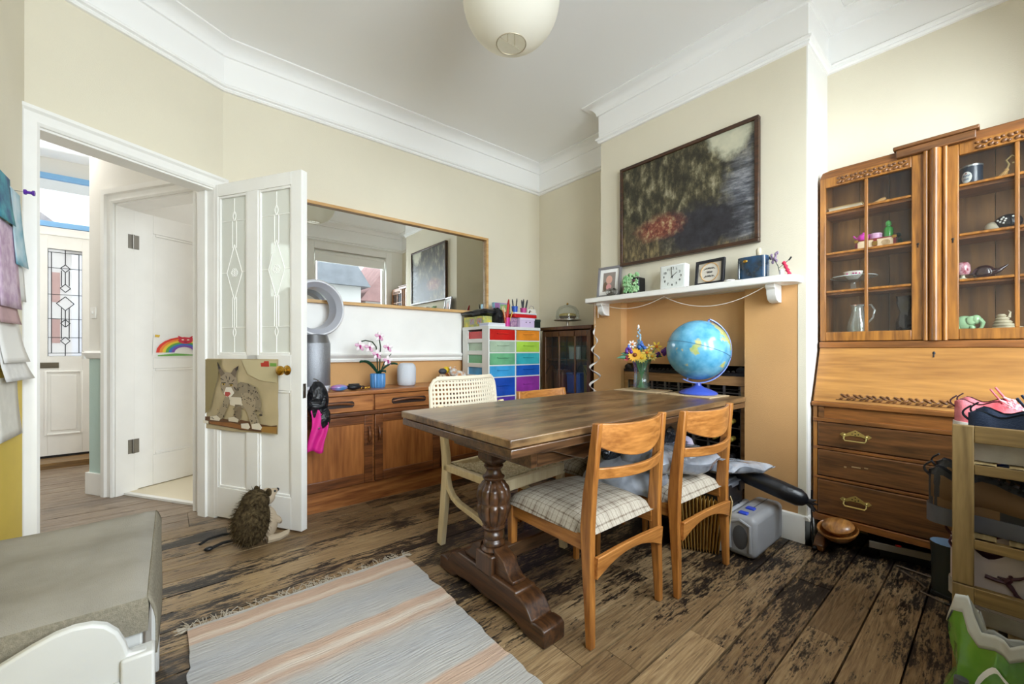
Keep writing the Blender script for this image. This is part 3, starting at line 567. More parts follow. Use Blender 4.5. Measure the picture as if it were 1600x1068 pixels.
# ------------------------------------------------------------------ paper lantern
la = T('paper_lantern', 'round white paper lantern hanging from the ceiling', 'lamp', (1.16, 1.4, 2.575))
M_rice = mt('rice_paper', '#efece2', .9); _n = M_rice.node_tree; _t = _n.nodes.new('ShaderNodeBsdfTranslucent'); _t.inputs[0].default_value = lin('#f2efe4'); _m = _n.nodes.new('ShaderNodeMixShader'); _m.inputs[0].default_value = .45
_n.links.new(_n.nodes['Principled BSDF'].outputs[0], _m.inputs[1]); _n.links.new(_t.outputs[0], _m.inputs[2]); _n.links.new(_m.outputs[0], _n.nodes['Material Output'].inputs[0])
m = M(M_rice); R = .212; prof = []; N = 26
for k in range(N+1):
    a = lerp(-rad(72), rad(72), k/N)
    for j in range(2):
        aa = a+j*rad(144/N/2); prof.append(((R+(.0 if j else .003))*math.cos(aa), R*.97*math.sin(aa)))
rs = [[(r*math.cos(2*PI*k/40), r*math.sin(2*PI*k/40), z) for k in range(40)] for r, z in prof]; m.rings(rs, False, False).obj('paper_shade', la, ang=60)
m = M(mt('wire', '#b5aa93', .5, .5)); r0 = R*math.cos(rad(72)); z0 = -R*.97*math.sin(rad(72))
m.tube([(r0*math.cos(a*PI/12), r0*math.sin(a*PI/12), z0) for a in range(25)], .0025, 6)
m.tube([(r0*math.cos(a*PI/12), r0*math.sin(a*PI/12), -z0) for a in range(25)], .0025, 6)
m.tube([(-.02, 0, z0+.0), (-.02, 0, -z0)], .0018, 6).tube([(.02, 0, z0), (.02, 0, -z0)], .0018, 6).tube([(-r0, 0, z0), (r0, .0, z0)], .0015, 5); m.obj('wire_frame', la)
M(M_white).cyl((0, 0, .19), (0, 0, .3345), .004, n=8).lathe([(0, .334), (.045, .334), (.045, .322), (.012, .30), (0, .30)], 20).obj('ceiling_rose', la)
M(mt('bulb_glass', '#f5f2e8', .3)).lathe([(0, -.05), (.022, -.042), (.03, -.02), (.026, .005), (.014, .03), (.013, .06), (0, .06)], 14).obj('bulb', la); M(M_white).cyl((0, 0, .06), (0, 0, .2), .016, n=12).obj('bulb_holder', la)

# ------------------------------------------------------------------ houses outside
M_slate = mt('slate_roof', '#a4a9b0', .8, var=.2, scale=3); M_red = mt('red_tile_roof', '#c79c98', .8, var=.2, scale=4); M_rend = mt('white_render', '#e9e7e2', .9)
def house(name, label, x0, x1, y0, y1, ze, zr, roof, ridge='y', wins=()):
    h = T(name, label, 'house'); M(M_rend).box(x0, x1, y0, y1, -.2, ze).obj('wall', h, ang=0); m = M(roof)
    if ridge == 'y':
        xm = (x0+x1)/2; m.prism([(x0-.25, ze-.05), (x1+.25, ze-.05), (xm, zr)], y0-.2, y1+.2, 'y')
    else:
        ym = (y0+y1)/2; m.prism([(y0-.25, ze-.05), (y1+.25, ze-.05), (ym, zr)], x0-.2, x1+.2, 'x')
    rf = m.obj('roof', h, ang=0)
    for a, b, c, d in wins:
        yy = y1 if y1 < 0 else y0; s = 1 if y1 < 0 else -1; lo, hi = sorted((yy, yy+s*.05))
        f = M(M_white).box(a, b, lo, hi, c, d).obj('window_frame', h, ang=0); lo, hi = sorted((yy+s*.05, yy+s*.06)); M(mt('far_glass', '#5a6470', .1)).box(a+.06, b-.06, lo, hi, c+.06, d-.06).obj('pane', f, ang=0)
    return h
house('house', 'white house with grey slate roof outside the window', 2.9, 4.7, -9.5, -7.2, 3.1, 4.8, M_slate, 'y', ((3.9, 4.4, 3.2, 3.9), (3.1, 3.6, 1.2, 2.3)))
house('house', 'white gabled house with red tiled roof outside the window', 5.0, 7.4, -10.5, -7.6, 2.7, 4.6, M_red, 'y', ((5.8, 6.5, 1.2, 2.3),))
house('house', 'house across the street seen through the transom', -6.1, -1.95, 12.0, 15.0, 3.5, 5.45, mt('brown_tile_roof', '#b3acac', .8, var=.3, scale=8), 'y', ((-4, -3, 1.2, 2.4),))
struct(M(mt('paving', '#9a978f', .9, var=.2)).box(-30, 30, 5.7, 40, -.3, -.2).box(-30, 30, -30, -.45, -.3, -.2).obj('ground_outside', ang=0), 'paved ground outside the house')
# ------------------------------------------------------------------ furniture
def Wd(t): return Matrix.Translation(-Vector(t.location))
OAKD = ('#2a1a10', '#5b3a20'); M_tab_x = wood('dark_oak_x', '#2f1f14', '#6a4a2e', 'X', 7, .3, .32, .35); M_tab_y = wood('dark_oak_y', *OAKD, 'Y', 8, .38); M_tab_z = wood('dark_oak_z', *OAKD, 'Z', 8, .35, coat=.3)
def tabletop_material():
    m = wood('worn_oak_top', '#33231699'[:7], '#7a5a3a', 'X', 6, .3, .34, .2); n = m.node_tree; L = n.links.new; b = n.nodes['Principled BSDF']
    src = b.inputs['Base Color'].links[0].from_socket
    tc = n.nodes.new('ShaderNodeTexCoord'); mp = n.nodes.new('ShaderNodeMapping'); mp.inputs['Scale'].default_value = (.5, 2, 1); L(tc.outputs['Object'], mp.inputs[0])
    k = n.nodes.new('ShaderNodeTexNoise'); k.inputs['Scale'].default_value = 3.2; k.inputs['Detail'].default_value = 7; k.inputs['Roughness'].default_value = .7; L(mp.outputs[0], k.inputs[0])
    r = n.nodes.new('ShaderNodeMapRange'); r.inputs[1].default_value = .46; r.inputs[2].default_value = .66; r.inputs[4].default_value = .8; L(k.outputs[0], r.inputs[0])
    mx = n.nodes.new('ShaderNodeMix'); mx.data_type = 'RGBA'; L(r.outputs[0], mx.inputs[0]); L(src, mx.inputs[6]); mx.inputs[7].default_value = lin('#9a7d55'); L(mx.outputs[2], b.inputs['Base Color']); return m
tb = T('refectory_table', 'dark oak draw-leaf refectory table with carved bulbous legs', 'table', (1.65, 1.317, 0))
B_ = lambda name, par, mat, *d, **k: M(mat).at(Wd(par if par.parent is None else par.parent)).box(*d).obj(name, par, **k)
B_('table_top', tb, tabletop_material(), .775, 2.525, .94, 1.695, .722, .75, bevel=.004)
for a, b in ((.78, 1.645), (1.655, 2.52)): B_('draw_leaf', tb, M_tab_x, a, b, .942, 1.693, .69, .719, bevel=.004)
m = M(M_tab_x).at(Wd(tb)); each('apron', tb, M_tab_x, [(1.0, 2.3, 1.06, 1.09, .60, .69), (1.0, 2.3, 1.545, 1.575, .60, .69), (.97, 1.0, 1.06, 1.575, .60, .69), (2.3, 2.33, 1.06, 1.575, .60, .69)], Wd(tb), bevel=.004)
for yy in (1.05, 1.60):
    m = M(M_tab_x).at(Wd(tb)); q = [(.86, .69), (.88, .665), (1.05, .655), (1.12, .63), (1.22, .60), (1.245, .61), (1.26, .635), (1.26, .69)]; m.prism(q, yy-.02, yy+.03, 'y'); m.obj('bearer', tb, bevel=.003); M(M_tab_x).at(Wd(tb)).prism([(3.3-x, z) for x, z in q], yy-.02, yy+.03, 'y').obj('bearer', tb, bevel=.003)
for lx in (1.02, 2.28):
    lg = T('trestle_leg', None, None); lg.parent = tb; lg.matrix_parent_inverse = Matrix(); lg.location = (lx-1.65, 1.345-1.317, 0)
    ft = [(-.35, 0), (-.35, .055), (-.335, .066), (-.30, .066), (-.285, .06), (-.27, .082), (-.25, .104), (-.22, .118), (-.20, .118), (-.195, .128), (-.165, .128), (.165, .128), (.195, .128), (.20, .118), (.22, .118), (.25, .104), (.27, .082), (.285, .06), (.30, .066), (.335, .066), (.35, .055), (.35, 0), (.24, 0), (.20, .022), (.10, .03), (0, .024), (-.10, .03), (-.20, .022), (-.24, 0)]
    M(M_tab_y).prism(ft, -.052, .052, 'x').obj('foot', lg, bevel=.006)
    for s in (-1, 1): M(M_tab_y).prism([(s*.045, .128), (s*.165, .128), (s*.165, .142), (s*.145, .148), (s*.125, .165), (s*.105, .195), (s*.08, .21), (s*.06, .215), (s*.045, .225)], -.034, .034, 'x').obj('scroll_bracket', lg, bevel=.004)
    M(M_tab_z).prism([(-.055, -.055), (.055, -.055), (.055, .055), (-.055, .055)], .115, .20, 'z').lathe([(.056, .2), (.05, .215), (.035, .222)], 20).obj('block', lg, bevel=.008)
    m = M(M_tab_z); prof = [(.035, .215), (.044, .222), (.046, .232), (.04, .24), (.036, .246), (.04, .25), (.04, .268), (.036, .272), (.034, .28), (.043, .286), (.046, .294), (.038, .302)]
    m.lathe(prof, 24)
    rs = []; NZ = 30; NT = 80; tabr = [(0, .038), (.08, .05), (.22, .064), (.40, .072), (.47, .070), (.5, .063), (.53, .063), (.56, .070), (.66, .073), (.8, .068), (.92, .052), (1, .036)]
    for k in range(NZ+1):
        f = k/NZ; z = lerp(.30, .487, f); r = interp(tabr, f); g = .0 if f < .03 or f > .97 or abs(f-.515) < .04 else .15
        rs.append([(r*(1-g*(1-abs(math.sin(5*2*PI*j/NT))**.5))*math.cos(2*PI*j/NT), r*(1-g*(1-abs(math.sin(5*2*PI*j/NT))**.5))*math.sin(2*PI*j/NT), z) for j in range(NT)])
    m.rings(rs); m.lathe([(.034, .485), (.044, .492), (.046, .5), (.036, .507), (.03, .52), (.029, .53), (.037, .536), (.041, .545), (.034, .553), (.03, .556)], 24)
    m.obj('baluster', lg, ang=50)
    m = M(M_tab_z); m.rings([[(a*r, b*r, z) for a, b in ((-1, -1), (1, -1), (1, 1), (-1, 1))] for r, z in ((.03, .552), (.048, .575), (.046, .60), (.052, .64), (.055, .69))]); m.obj('capital', lg, bevel=.004)
m = M(M_tab_x).at(Wd(tb)); m.box(1.0, 2.3, 1.315, 1.375, .145, .205); m.obj('stretcher', tb, bevel=.006)

# --- teak dining chairs
M_teak_x = wood('teak_x', '#8f5825', '#c08242', 'X', 9, .38, .3, .2); M_teak_z = wood('teak_z', '#845022', '#b87b3a', 'Z', 9, .38, .3, .2); M_teak_y = wood('teak_y', '#84501f', '#b0783a', 'Y', 9, .4)
def plaid():
    m = bpy.data.materials.new('plaid_tweed'); m.use_nodes = True; n = m.node_tree; L = n.links.new; b = n.nodes['Principled BSDF']; b.inputs['Roughness'].default_value = .9; b.inputs['Specular IOR Level'].default_value = .2
    tc = n.nodes.new('ShaderNodeTexCoord'); sp = n.nodes.new('ShaderNodeSeparateXYZ'); L(tc.outputs['Object'], sp.inputs[0])
    def mth(op, a, c=None, d=None):
        k = n.nodes.new('ShaderNodeMath'); k.operation = op
        for i, x in enumerate((a, c, d)):
            if x is not None: (L(x, k.inputs[i]) if not isinstance(x, (int, float)) else setattr(k.inputs[i], 'default_value', x))
        return k.outputs[0]
    ns = n.nodes.new('ShaderNodeTexNoise'); ns.inputs['Scale'].default_value = 160; ns.inputs['Detail'].default_value = 3; L(tc.outputs['Object'], ns.inputs[0])
    n3 = n.nodes.new('ShaderNodeTexNoise'); n3.inputs['Scale'].default_value = 30; L(tc.outputs['Object'], n3.inputs[0])
    def lines(v, per, w):
        f = mth('FRACT', mth('MULTIPLY', mth('ADD', v, mth('MULTIPLY', n3.outputs[0], .003)), 1/per)); return mth('LESS_THAN', f, w)
    s = mth('ADD', mth('ADD', lines(sp.outputs[0], .024, .13), lines(sp.outputs[1], .024, .13)), mth('MULTIPLY', mth('ADD', lines(mth('ADD', sp.outputs[0], .01), .072, .35), lines(mth('ADD', sp.outputs[1], .012), .072, .3)), .45))
    v = mth('MULTIPLY', mth('MULTIPLY', s, .42), mth('ADD', ns.outputs[0], .35))
    r = n.nodes.new('ShaderNodeValToRGB'); r.color_ramp.elements[0].color = lin('#cbc1b0'); r.color_ramp.elements[1].color = lin('#6b5846'); r.color_ramp.elements[0].position = .06; r.color_ramp.elements[1].position = .75
    L(v, r.inputs[0]); mx = n.nodes.new('ShaderNodeMix'); mx.data_type = 'RGBA'; mx.blend_type = 'MULTIPLY'; mx.inputs[0].default_value = .45; L(r.outputs[0], mx.inputs[6]); L(ns.outputs[0], mx.inputs[7]); L(mx.outputs[2], b.inputs['Base Color'])
    bp = n.nodes.new('ShaderNodeBump'); bp.inputs['Strength'].default_value = .5; bp.inputs['Distance'].default_value = .003; L(ns.outputs[0], bp.inputs['Height']); L(bp.outputs[0], b.inputs['Normal']); return m
M_plaid = plaid()
def chair(label):
    t = T('dining_chair', label, 'chair', group='teak dining chairs around the table')
    hw = .213
    for s in (-1, 1):
        zs = [0, .12, .28, .40, .52, .64, .77]; ws = [.024, .031, .042, .050, .046, .036, .027]; xs = [1, .995, .985, .98, .97, .955, .945]; ys = [.0, .004, .012, .016, .008, -.006, -.022]
        M(M_teak_z).rings([[(s*hw*xs[i]+a*.0135, ys[i]+b*ws[i]/2, zs[i]) for a, b in ((-1, -1), (1, -1), (1, 1), (-1, 1))] for i in range(7)]).obj('rear_leg', t, bevel=.004)
        M(M_teak_z).rings([[(s*(hw-.012)+a*r, .435+b*r, z) for a, b in ((-1, -1), (1, -1), (1, 1), (-1, 1))] for r, z in ((.012, 0), (.017, .3), (.018, .375))]).obj('front_leg', t, bevel=.005)
        M(M_teak_y).box(s*(hw-.012)-.011, s*(hw-.012)+.011, .02, .43, .318, .375).obj('side_rail', t, bevel=.003)
    M(M_teak_x).box(-hw+.02, hw-.02, .424, .446, .318, .375).obj('seat_frame', t, bevel=.003)
    n = 12
    def curved(z0f, z1f, depth, th, name, hwid):
        m = M(M_teak_x); rs = []
        for k in range(n+1):
            f = k/n*2-1; x = f*hwid; yb = -depth*(1-f*f); z0, z1 = z0f(f), z1f(f); y0 = -.012+.0
            rs.append([(x, yb-th/2+y0, z0), (x, yb+th/2+y0, z0), (x, yb+th/2+y0-.006, z1), (x, yb-th/2+y0-.006, z1)])
        m.rings(rs).obj(name, t, bevel=.003)
    curved(lambda f: .643+.045*f*f, lambda f: .768-.006*(1-f*f), .045, .016, 'crest_rail', .194)
    curved(lambda f: .572+.006*f*f, lambda f: .612+.004*f*f, .042, .015, 'back_slat', .197)
    curved(lambda f: .285-.05*f*f, lambda f: .318-.006*f*f, .0, .018, 'rear_stretcher', .203)
    m = M(M_plaid); NU, NV = 16, 16
    def top(a, b):
        x = (a*2-1); y = b*2-1; wv = hw-.0+.016*b
        ex = (1-abs(x)**5)*(1-abs(y)**5); X = x*wv*(1-.05*abs(y)**6); Y = lerp(.012, .462, b); return (X, Y, .372+.055*max(0, ex)**.45+.012*(1-x*x)*(1-y*y))
    m.sheet(top, NU, NV); m.sheet(lambda a, b: (top(a, b)[0], top(a, b)[1], .371), 4, 4); m.obj('seat_cushion', t, ang=70)
    return t
c1 = chair('teak chair with empty plaid seat drawn out at the near side of the table'); c1.location = (1.312, .9, 0); c1.rotation_euler.z = rad(-.5)
c2 = copy_tree(c1); c2['label'] = 'teak chair by the fireplace with grey parcels heaped on its seat'; c2.location = (1.812, .85, 0); c2.rotation_euler.z = rad(-2)
c3 = copy_tree(c1); c3['label'] = 'teak chair at the far side of the table showing only its crest rail'; c3.location = (1.80, 1.845, 0); c3.rotation_euler.z = rad(183)

# --- pale woven chair
M_birch = wood('birch', '#cdb78c', '#e2d2ac', 'Z', 7, .5, .4, .05); M_cord = mt('paper_cord', '#ddcfae', .85, var=.25, scale=90, bump=.6, bscale=140, hex2='#b5a079'); M_mesh = mt('ivory_weave', '#d6ccb6', .7)
wc = T('woven_chair', 'pale bentwood chair with woven cord seat and open lattice back', 'chair', (1.305, 1.91, 0), rad(4))
for s in (-1, 1):
    x = s*.215
    M(M_birch).strip([(x, .0, 0), (x, -.028, .2), (x, -.05, .40), (x, -.045, .47), (x, -.02, .60), (x, .01, .72)], .03, [.042, .046, .05, .046, .036, .028], (1, 0, 0)).obj('rear_leg', wc, bevel=.004)
    M(M_birch).strip([(x, -.475, 0), (x, -.46, .18), (x, -.452, .39)], .03, [.036, .04, .042], (1, 0, 0)).obj('front_leg', wc, bevel=.004)
    p = [(x, -.045, .43), (x, -.058, .36), (x, -.075, .31), (x, -.11, .272), (x, -.16, .25), (x, -.30, .225), (x, -.40, .205), (x, -.462, .19)]
    M(M_birch).strip(p, .028, .026, (1, 0, 0)).obj('bent_brace', wc, bevel=.004)
    M(M_birch).box(x-.015, x+.015, -.47, -.04, .395, .43).obj('seat_rail', wc, bevel=.004)
each('cross_rail', wc, M_birch, [(-.215, .215, -.475, -.445, .38, .43), (-.215, .215, -.06, -.035, .395, .43)], bevel=.004)
m = M(M_cord)
for k in range(26):
    y0 = lerp(-.44, -.06, k/26); m.sheet(lambda a, b: (lerp(-.205, .205, a), y0+b*.0142, .432-.03*math.sin(PI*a)+.006*math.sin(PI*b)*(1 if (int(a*24)+k) % 4 < 2 else .2)), 24, 2)
m.sheet(lambda a, b: (lerp(-.205, .205, a), lerp(-.44, -.06, b), .424-.03*math.sin(PI*a)), 10, 2); m.obj('woven_seat', wc, ang=60)
m = M(M_mesh)
def bk(u, v):   # u -1..1, v 0..1
    return Vector((u*.232*(1-.02*v), .015+.03*v-.05*(1-u*u)*1.0+.045, .60+.26*v))
nc, nr = 24, 11
def okc(u, v): return abs(u) < 1-max(0, (v-.75)/.25)**2*.14
for i in range(nc+1):
    u = -1+2*i/nc; top_v = 1 if abs(u) < .86 else 1-.25*((abs(u)-.86)/.14)**.5*.6
    m.strip([bk(u, lerp(0, top_v, k/6)) for k in range(7)], .0105 if 0 < i < nc else .02, .004, (1, 0, 0))
for j in range(nr+1):
    v = j/nr; um = 1 if v < .8 else 1-.14*((v-.8)/.2)**2
    m.strip([bk(lerp(-um, um, k/16), v)+Vector((0, -.002, 0)) for k in range(17)], .0115 if 0 < j < nr else .026, .004, (0, 0, 1))
m.obj('lattice_back', wc, ang=30)
m = M(M_mesh); rim = [bk(-1, 0), bk(-1, .4), bk(-1, .75), bk(-.97, .88), bk(-.9, .97), bk(-.8, 1)]+[bk(u/10, 1.0) for u in range(-7, 8)]+[bk(.8, 1), bk(.9, .97), bk(.97, .88), bk(1, .75), bk(1, .4), bk(1, 0)]
m.tube(rim, .011, 8).tube([bk(lerp(-1, 1, k/10), 0) for k in range(11)], .010, 8); m.obj('back_rim', wc)

# --- sideboard
TD, TL = '#7a4420', '#b47640'; M_sb_x = wood('sb_teak_x', TD, TL, 'X', 6, .35, .3, .25); M_sb_z = wood('sb_teak_z', '#7d471f', '#b0703a', 'Z', 4.5, .36, .34, .25, 1.0); M_sb_d = wood('sb_teak_dark', '#4a2712', '#85502a', 'X', 7, .35)
sb = T('sideboard', 'low teak sideboard with sculpted handles under the mirror', 'sideboard', (1.235, 2.9, 0)); SY = 2.705
m = M(M_sb_x).at(Wd(sb)); m.box(.52, 1.95, SY+.02, 3.06, .13, .72).obj('carcass', sb, ang=0)
B_('top', sb, M_sb_x, .505, 1.955, SY-.012, 3.065, .722, .75, bevel=.006)
B_('plinth', sb, M_sb_x, .54, 1.94, SY+.035, 3.04, 0, .13)
B_('rail', sb, M_sb_d, .515, 1.955, SY-.004, SY+.02, .588, .612, bevel=.003)
for bi, (a, b) in enumerate(((.525, 1.038), (1.046, 1.548), (1.556, 1.945))):
    d = M(M_sb_x).at(Wd(sb)).box(a+.004, b-.004, SY, SY+.02, .616, .718).obj('drawer', sb, bevel=.002)
    cx = (a+b)/2; hl = .13
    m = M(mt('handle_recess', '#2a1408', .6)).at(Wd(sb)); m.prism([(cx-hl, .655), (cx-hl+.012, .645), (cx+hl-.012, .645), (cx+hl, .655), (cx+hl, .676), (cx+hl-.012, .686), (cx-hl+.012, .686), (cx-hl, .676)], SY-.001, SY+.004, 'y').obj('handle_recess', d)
    m = M(M_sb_d).at(Wd(sb)); m.tube([(lerp(cx-hl+.006, cx+hl-.006, k/10), SY-.004-.014*math.sin(PI*k/10), .668+.012*math.sin(PI*k/10)-.003) for k in range(11)], [.004]+[.0075]*9+[.004], 8).obj('handle', d)
for bi, (a, b, hs) in enumerate(((.525, 1.038, 1), (1.046, 1.548, -1), (1.556, 1.945, -1))):
    d = M(M_sb_d).at(Wd(sb)); d.box(a+.003, a+.06, SY, SY+.02, .136, .584).box(b-.06, b-.003, SY, SY+.02, .136, .584).box(a+.06, b-.06, SY, SY+.02, .53, .584).box(a+.06, b-.06, SY, SY+.02, .136, .20)
    d = d.obj('door', sb, bevel=.004)
    M(M_sb_z).at(Wd(sb)).box(a+.056, b-.056, SY+.006, SY+.018, .19, .54).obj('door_panel', d)
    hx = b-.03 if hs > 0 else a+.03
    m = M(M_sb_d).at(Wd(sb)); m.tube([(hx, SY-.003-.02*math.sin(PI*k/8), lerp(.40, .505, k/8)) for k in range(9)], [.006, .008, .009, .0095, .0095, .0095, .009, .008, .006], 8).box(hx-.009, hx+.009, SY-.008, SY, .395, .408).box(hx-.009, hx+.009, SY-.008, SY, .497, .51).obj('handle', d)

# --- rainbow drawer tower
tw_ = T('drawer_tower', 'tall clear plastic tower of rainbow coloured drawers in the corner', 'drawers', (2.255, 2.86, 0))
M_clear = mt('clear_plastic', '#d6d8d4', .3, coat=.3); x0, x1, y0, y1 = 1.965, 2.545, 2.66, 3.05
m = M(M_clear).at(Wd(tw_)); m.box(x0, x1, y0, y1, 1.19, 1.215).box(x0, x1, y1-.01, y1, .06, 1.19).box((x0+x1)/2-.008, (x0+x1)/2+.008, y0+.004, y1, .06, 1.19).box(x1-.012, x1, y0+.004, y1, .06, 1.19)
m.box(x0, x0+.012, y0, y0+.09, .06, 1.19).box(x0, x0+.012, y1-.09, y1, .06, 1.19).box(x0, x1, y0, y1, .045, .06)
rows = [(1.1, 1.186), (1.0, 1.09), (.895, .99), (.797, .885), (.637, .787), (.48, .627), (.325, .47), (.07, .315)]
for z0, z1 in rows: m.box(x0, x1, y0+.002, y0+.012, z0-.01, z0); m.box(x0, x0+.012, y0+.09, y1-.09, z0-.022, z0+.012)
m.obj('tower_frame', tw_, bevel=.002)
for k in range(4): xx = (x0+.06, x1-.06)[k % 2]; yy = (y0+.06, y1-.06)[k//2]; M(M_black).at(Wd(tw_)).cyl((xx-.012, yy, .0225), (xx+.012, yy, .0225), .0225).box(xx-.006, xx+.006, yy-.008, yy+.008, .02, .046).obj('castor', tw_)
cols = (('c8201f', 'e08a2a'), ('a9bfa6', 'a8cf4a'), ('6cb083', '3aa6b0'), ('3f9fd6', '1f59b5'), ('1c4cae', '8a3490'), ('5b3aa0', '6a2f98'), ('4a2f9a', '5d2a8c'), ('4b2a86', '3b2a80'))
for ri, (z0, z1) in enumerate(rows):
    for ci in range(2):
        a = x0+.014 if ci == 0 else (x0+x1)/2+.01; b = (x0+x1)/2-.01 if ci == 0 else x1-.014
        mm = mt('plastic_'+cols[ri][ci], '#'+cols[ri][ci], .25, coat=.4, var=.25, scale=9)
        d = M(mm).at(Wd(tw_)).box(a, b, y0-.002, y0+.008, z0, z1).box(a, b, y0+.008, y1-.02, z0+.004, z0+.008).box(a, a+.003, y0+.008, y1-.02, z0+.006, z1-.012).box(b-.003, b, y0+.008, y1-.02, z0+.006, z1-.012).box(a, b, y1-.024, y1-.02, z0+.006, z1-.012).obj('drawer', tw_, bevel=.002)
        cx = (a+b)/2; M(mm).at(Wd(tw_)).box(cx-.06, cx+.06, y0-.014, y0-.002, (z0+z1)/2+.008, (z0+z1)/2+.014).obj('pull', d, bevel=.002)

# --- dark glazed corner cabinet
M_wal = wood('cabinet_walnut', '#3a2312', '#684425', 'Z', 9, .4); M_cglass = glass('cabinet_glass', '#fbfbfa', .008, .02, .12)
gc = T('glazed_cabinet', 'small dark wooden cabinet with leaded glass doors beside the chimney breast', 'cabinet', (2.8, 2.44, 0)); cx0, cx1, cy0, cy1, cz = 2.655, 2.945, 2.165, 2.745, 1.225
m = M(M_wal).at(Wd(gc)); m.box(cx0, cx1, cy0, cy0+.018, .05, cz-.03).box(cx0, cx1, cy1-.018, cy1, .05, cz-.03).box(cx1-.015, cx1, cy0, cy1, .05, cz-.03).box(cx0, cx1, cy0, cy1, .04, .07).box(cx0+.03, cx1-.02, cy0+.02, cy1-.02, .62, .635).box(cx0+.03, cx1-.02, cy0+.02, cy1-.02, .92, .935); m.obj('carcass', gc)
B_('top', gc, M_wal, cx0-.02, 2.945, cy0-.015, cy1+.015, cz-.03, cz, bevel=.004)
for k in range(4): B_('foot', gc, M_wal, (cx0, cx1-.05)[k % 2], (cx0+.05, cx1)[k % 2], (cy0, cy1-.05)[k//2], (cy0+.05, cy1)[k//2], 0, .045)
gd = M(M_wal).at(Wd(gc)); fz0, fz1 = .09, cz-.04
for a, b in ((cy0+.005, cy0+.045), (cy1-.05, cy1-.005), (2.335, 2.352), (2.52, 2.537)): gd.box(cx0-.012, cx0+.004, a, b, fz0, fz1)
gd.box(cx0-.012, cx0+.004, cy0+.045, cy1-.05, fz1-.05, fz1).box(cx0-.012, cx0+.004, cy0+.045, cy1-.05, fz0, fz0+.06); gd = gd.obj('door', gc, bevel=.003)
for a, b in ((cy0+.045, 2.335), (2.352, 2.52), (2.537, cy1-.05)):
    M(M_cglass).at(Wd(gc)).box(cx0-.005, cx0-.002, a, b, fz0+.06, fz1-.05).obj('pane', gd, ang=0); l = M(M_came).at(Wd(gc)); c = (a+b)/2
    l.tube([(cx0-.006, lerp(a, b, k/10), .80+.09*math.sin(PI*k/10)) for k in range(11)], .003, 5).tube([(cx0-.006, c, .89), (cx0-.006, c, fz1-.05)], .0025, 5).tube([(cx0-.006, a, 1.05), (cx0-.006, b, 1.05)], .0025, 5); l.obj('lead_came', gd)

for lb, y, z, dims, hx in (('olive green tub added for a colour reflected in the cabinet glass', 2.25, .6355, (.05, .07, .25), '#7d7a22'), ('blue tub added for the drawers reflected in the cabinet glass', 2.43, .6355, (.06, .075, .18), '#2456a0'), ('grey lidded tub above the blue one, added for the cabinet reflections', 2.43, .9355, (.05, .06, .12), '#9aa6a8'), ('brown tub at the wall end, added for the cabinet reflections', 2.62, .6355, (.05, .06, .2), '#6a4a30')):  # added tubs stand in for coloured reflections in the cabinet glass
    o = T('reflection_tub', lb, 'tub', (2.78, y, z)); a_, b_, c_ = dims; M(mt('tub_'+hx[1:], hx, .4)).rings([[(u*a_*k_, v*b_*k_, zz_) for u, v in ((-1, -1), (1, -1), (1, 1), (-1, 1))] for k_, zz_ in ((.92, 0), (1, c_*.9))]).obj('tub_body', o, bevel=.004); M(mt('tub_'+hx[1:], hx, .4)).box(-a_*1.04, a_*1.04, -b_*1.04, b_*1.04, c_*.9, c_).obj('lid', o, bevel=.003)
# --- bureau bookcase
OD, OL = '#603a19', '#985f2c'; M_bu_z = wood('oak_z', '#6d431b', '#a86f2d', 'Z', 7, .36, .3, .3); M_bu_y = wood('oak_y', OD, OL, 'Y', 7, .4, .3, .2); M_bu_f = wood('oak_fall', '#885b2b', '#b88442', 'Y', 5, .35, .4, .25); M_bu_d = wood('oak_dark_y', '#442a15', '#7c502a', 'Y', 8, .4, .3, .2); M_bu_b = wood('oak_back', '#573a1c', '#8f6633', 'Z', 3, .5, .32, .1, 1.0)
bu = T('bureau_bookcase', 'tall oak bureau with glazed bookcase, sloping fall front and three drawers', 'bureau', (2.78, .205, 0))
UF, YL, YR = 2.74, .645, -.235; UB = 2.942
each('side_panel', bu, M_bu_z, [(UF+.02, UB, YL-.016, YL, 1.05, 1.96), (UF+.02, UB, YR, YR+.016, 1.05, 1.96), (UF+.02, UB, .192, .212, 1.06, 1.95)], Wd(bu))
for k in range(7): a = lerp(YR+.016, YL-.016, k/7); b = lerp(YR+.016, YL-.016, (k+1)/7)-.002; B_('back_board', bu, M_bu_b, UB-.012, UB, a, b, 1.06, 1.95)
m = M(M_bu_y).at(Wd(bu)); m.prism([(YL+.004, 1.95), (YL-.012, 1.985), (YL-.05, 1.992), (YR+.05, 1.992), (YR+.012, 1.985), (YR-.004, 1.95)], UF+.005, UB, 'x').obj('top_board', bu, bevel=.003)
m = M(M_bu_d).at(Wd(bu)); m.box(UF-.03, UB-.06, .065, .345, 1.992, 2.008).box(UF-.02, UB-.06, .075, .335, 1.955, 1.992).obj('crest_board', bu, bevel=.004)
B_('base_board', bu, M_bu_y, UF-.01, UB, YR, YL, 1.03, 1.062, bevel=.003)
each('shelf', bu, M_bu_y, [(UF+.03, UB-.012, .212, YL-.016, 1.062, 1.107), (UF+.03, UB-.012, YR+.016, .192, 1.062, 1.107)], Wd(bu))
for z in (1.334, 1.54, 1.764):
    B_('shelf', bu, M_bu_y, UF+.03, UB-.012, .212, YL-.016, z-.016, z); B_('shelf', bu, M_bu_y, UF+.03, UB-.012, YR+.016, .192, z-.016, z)
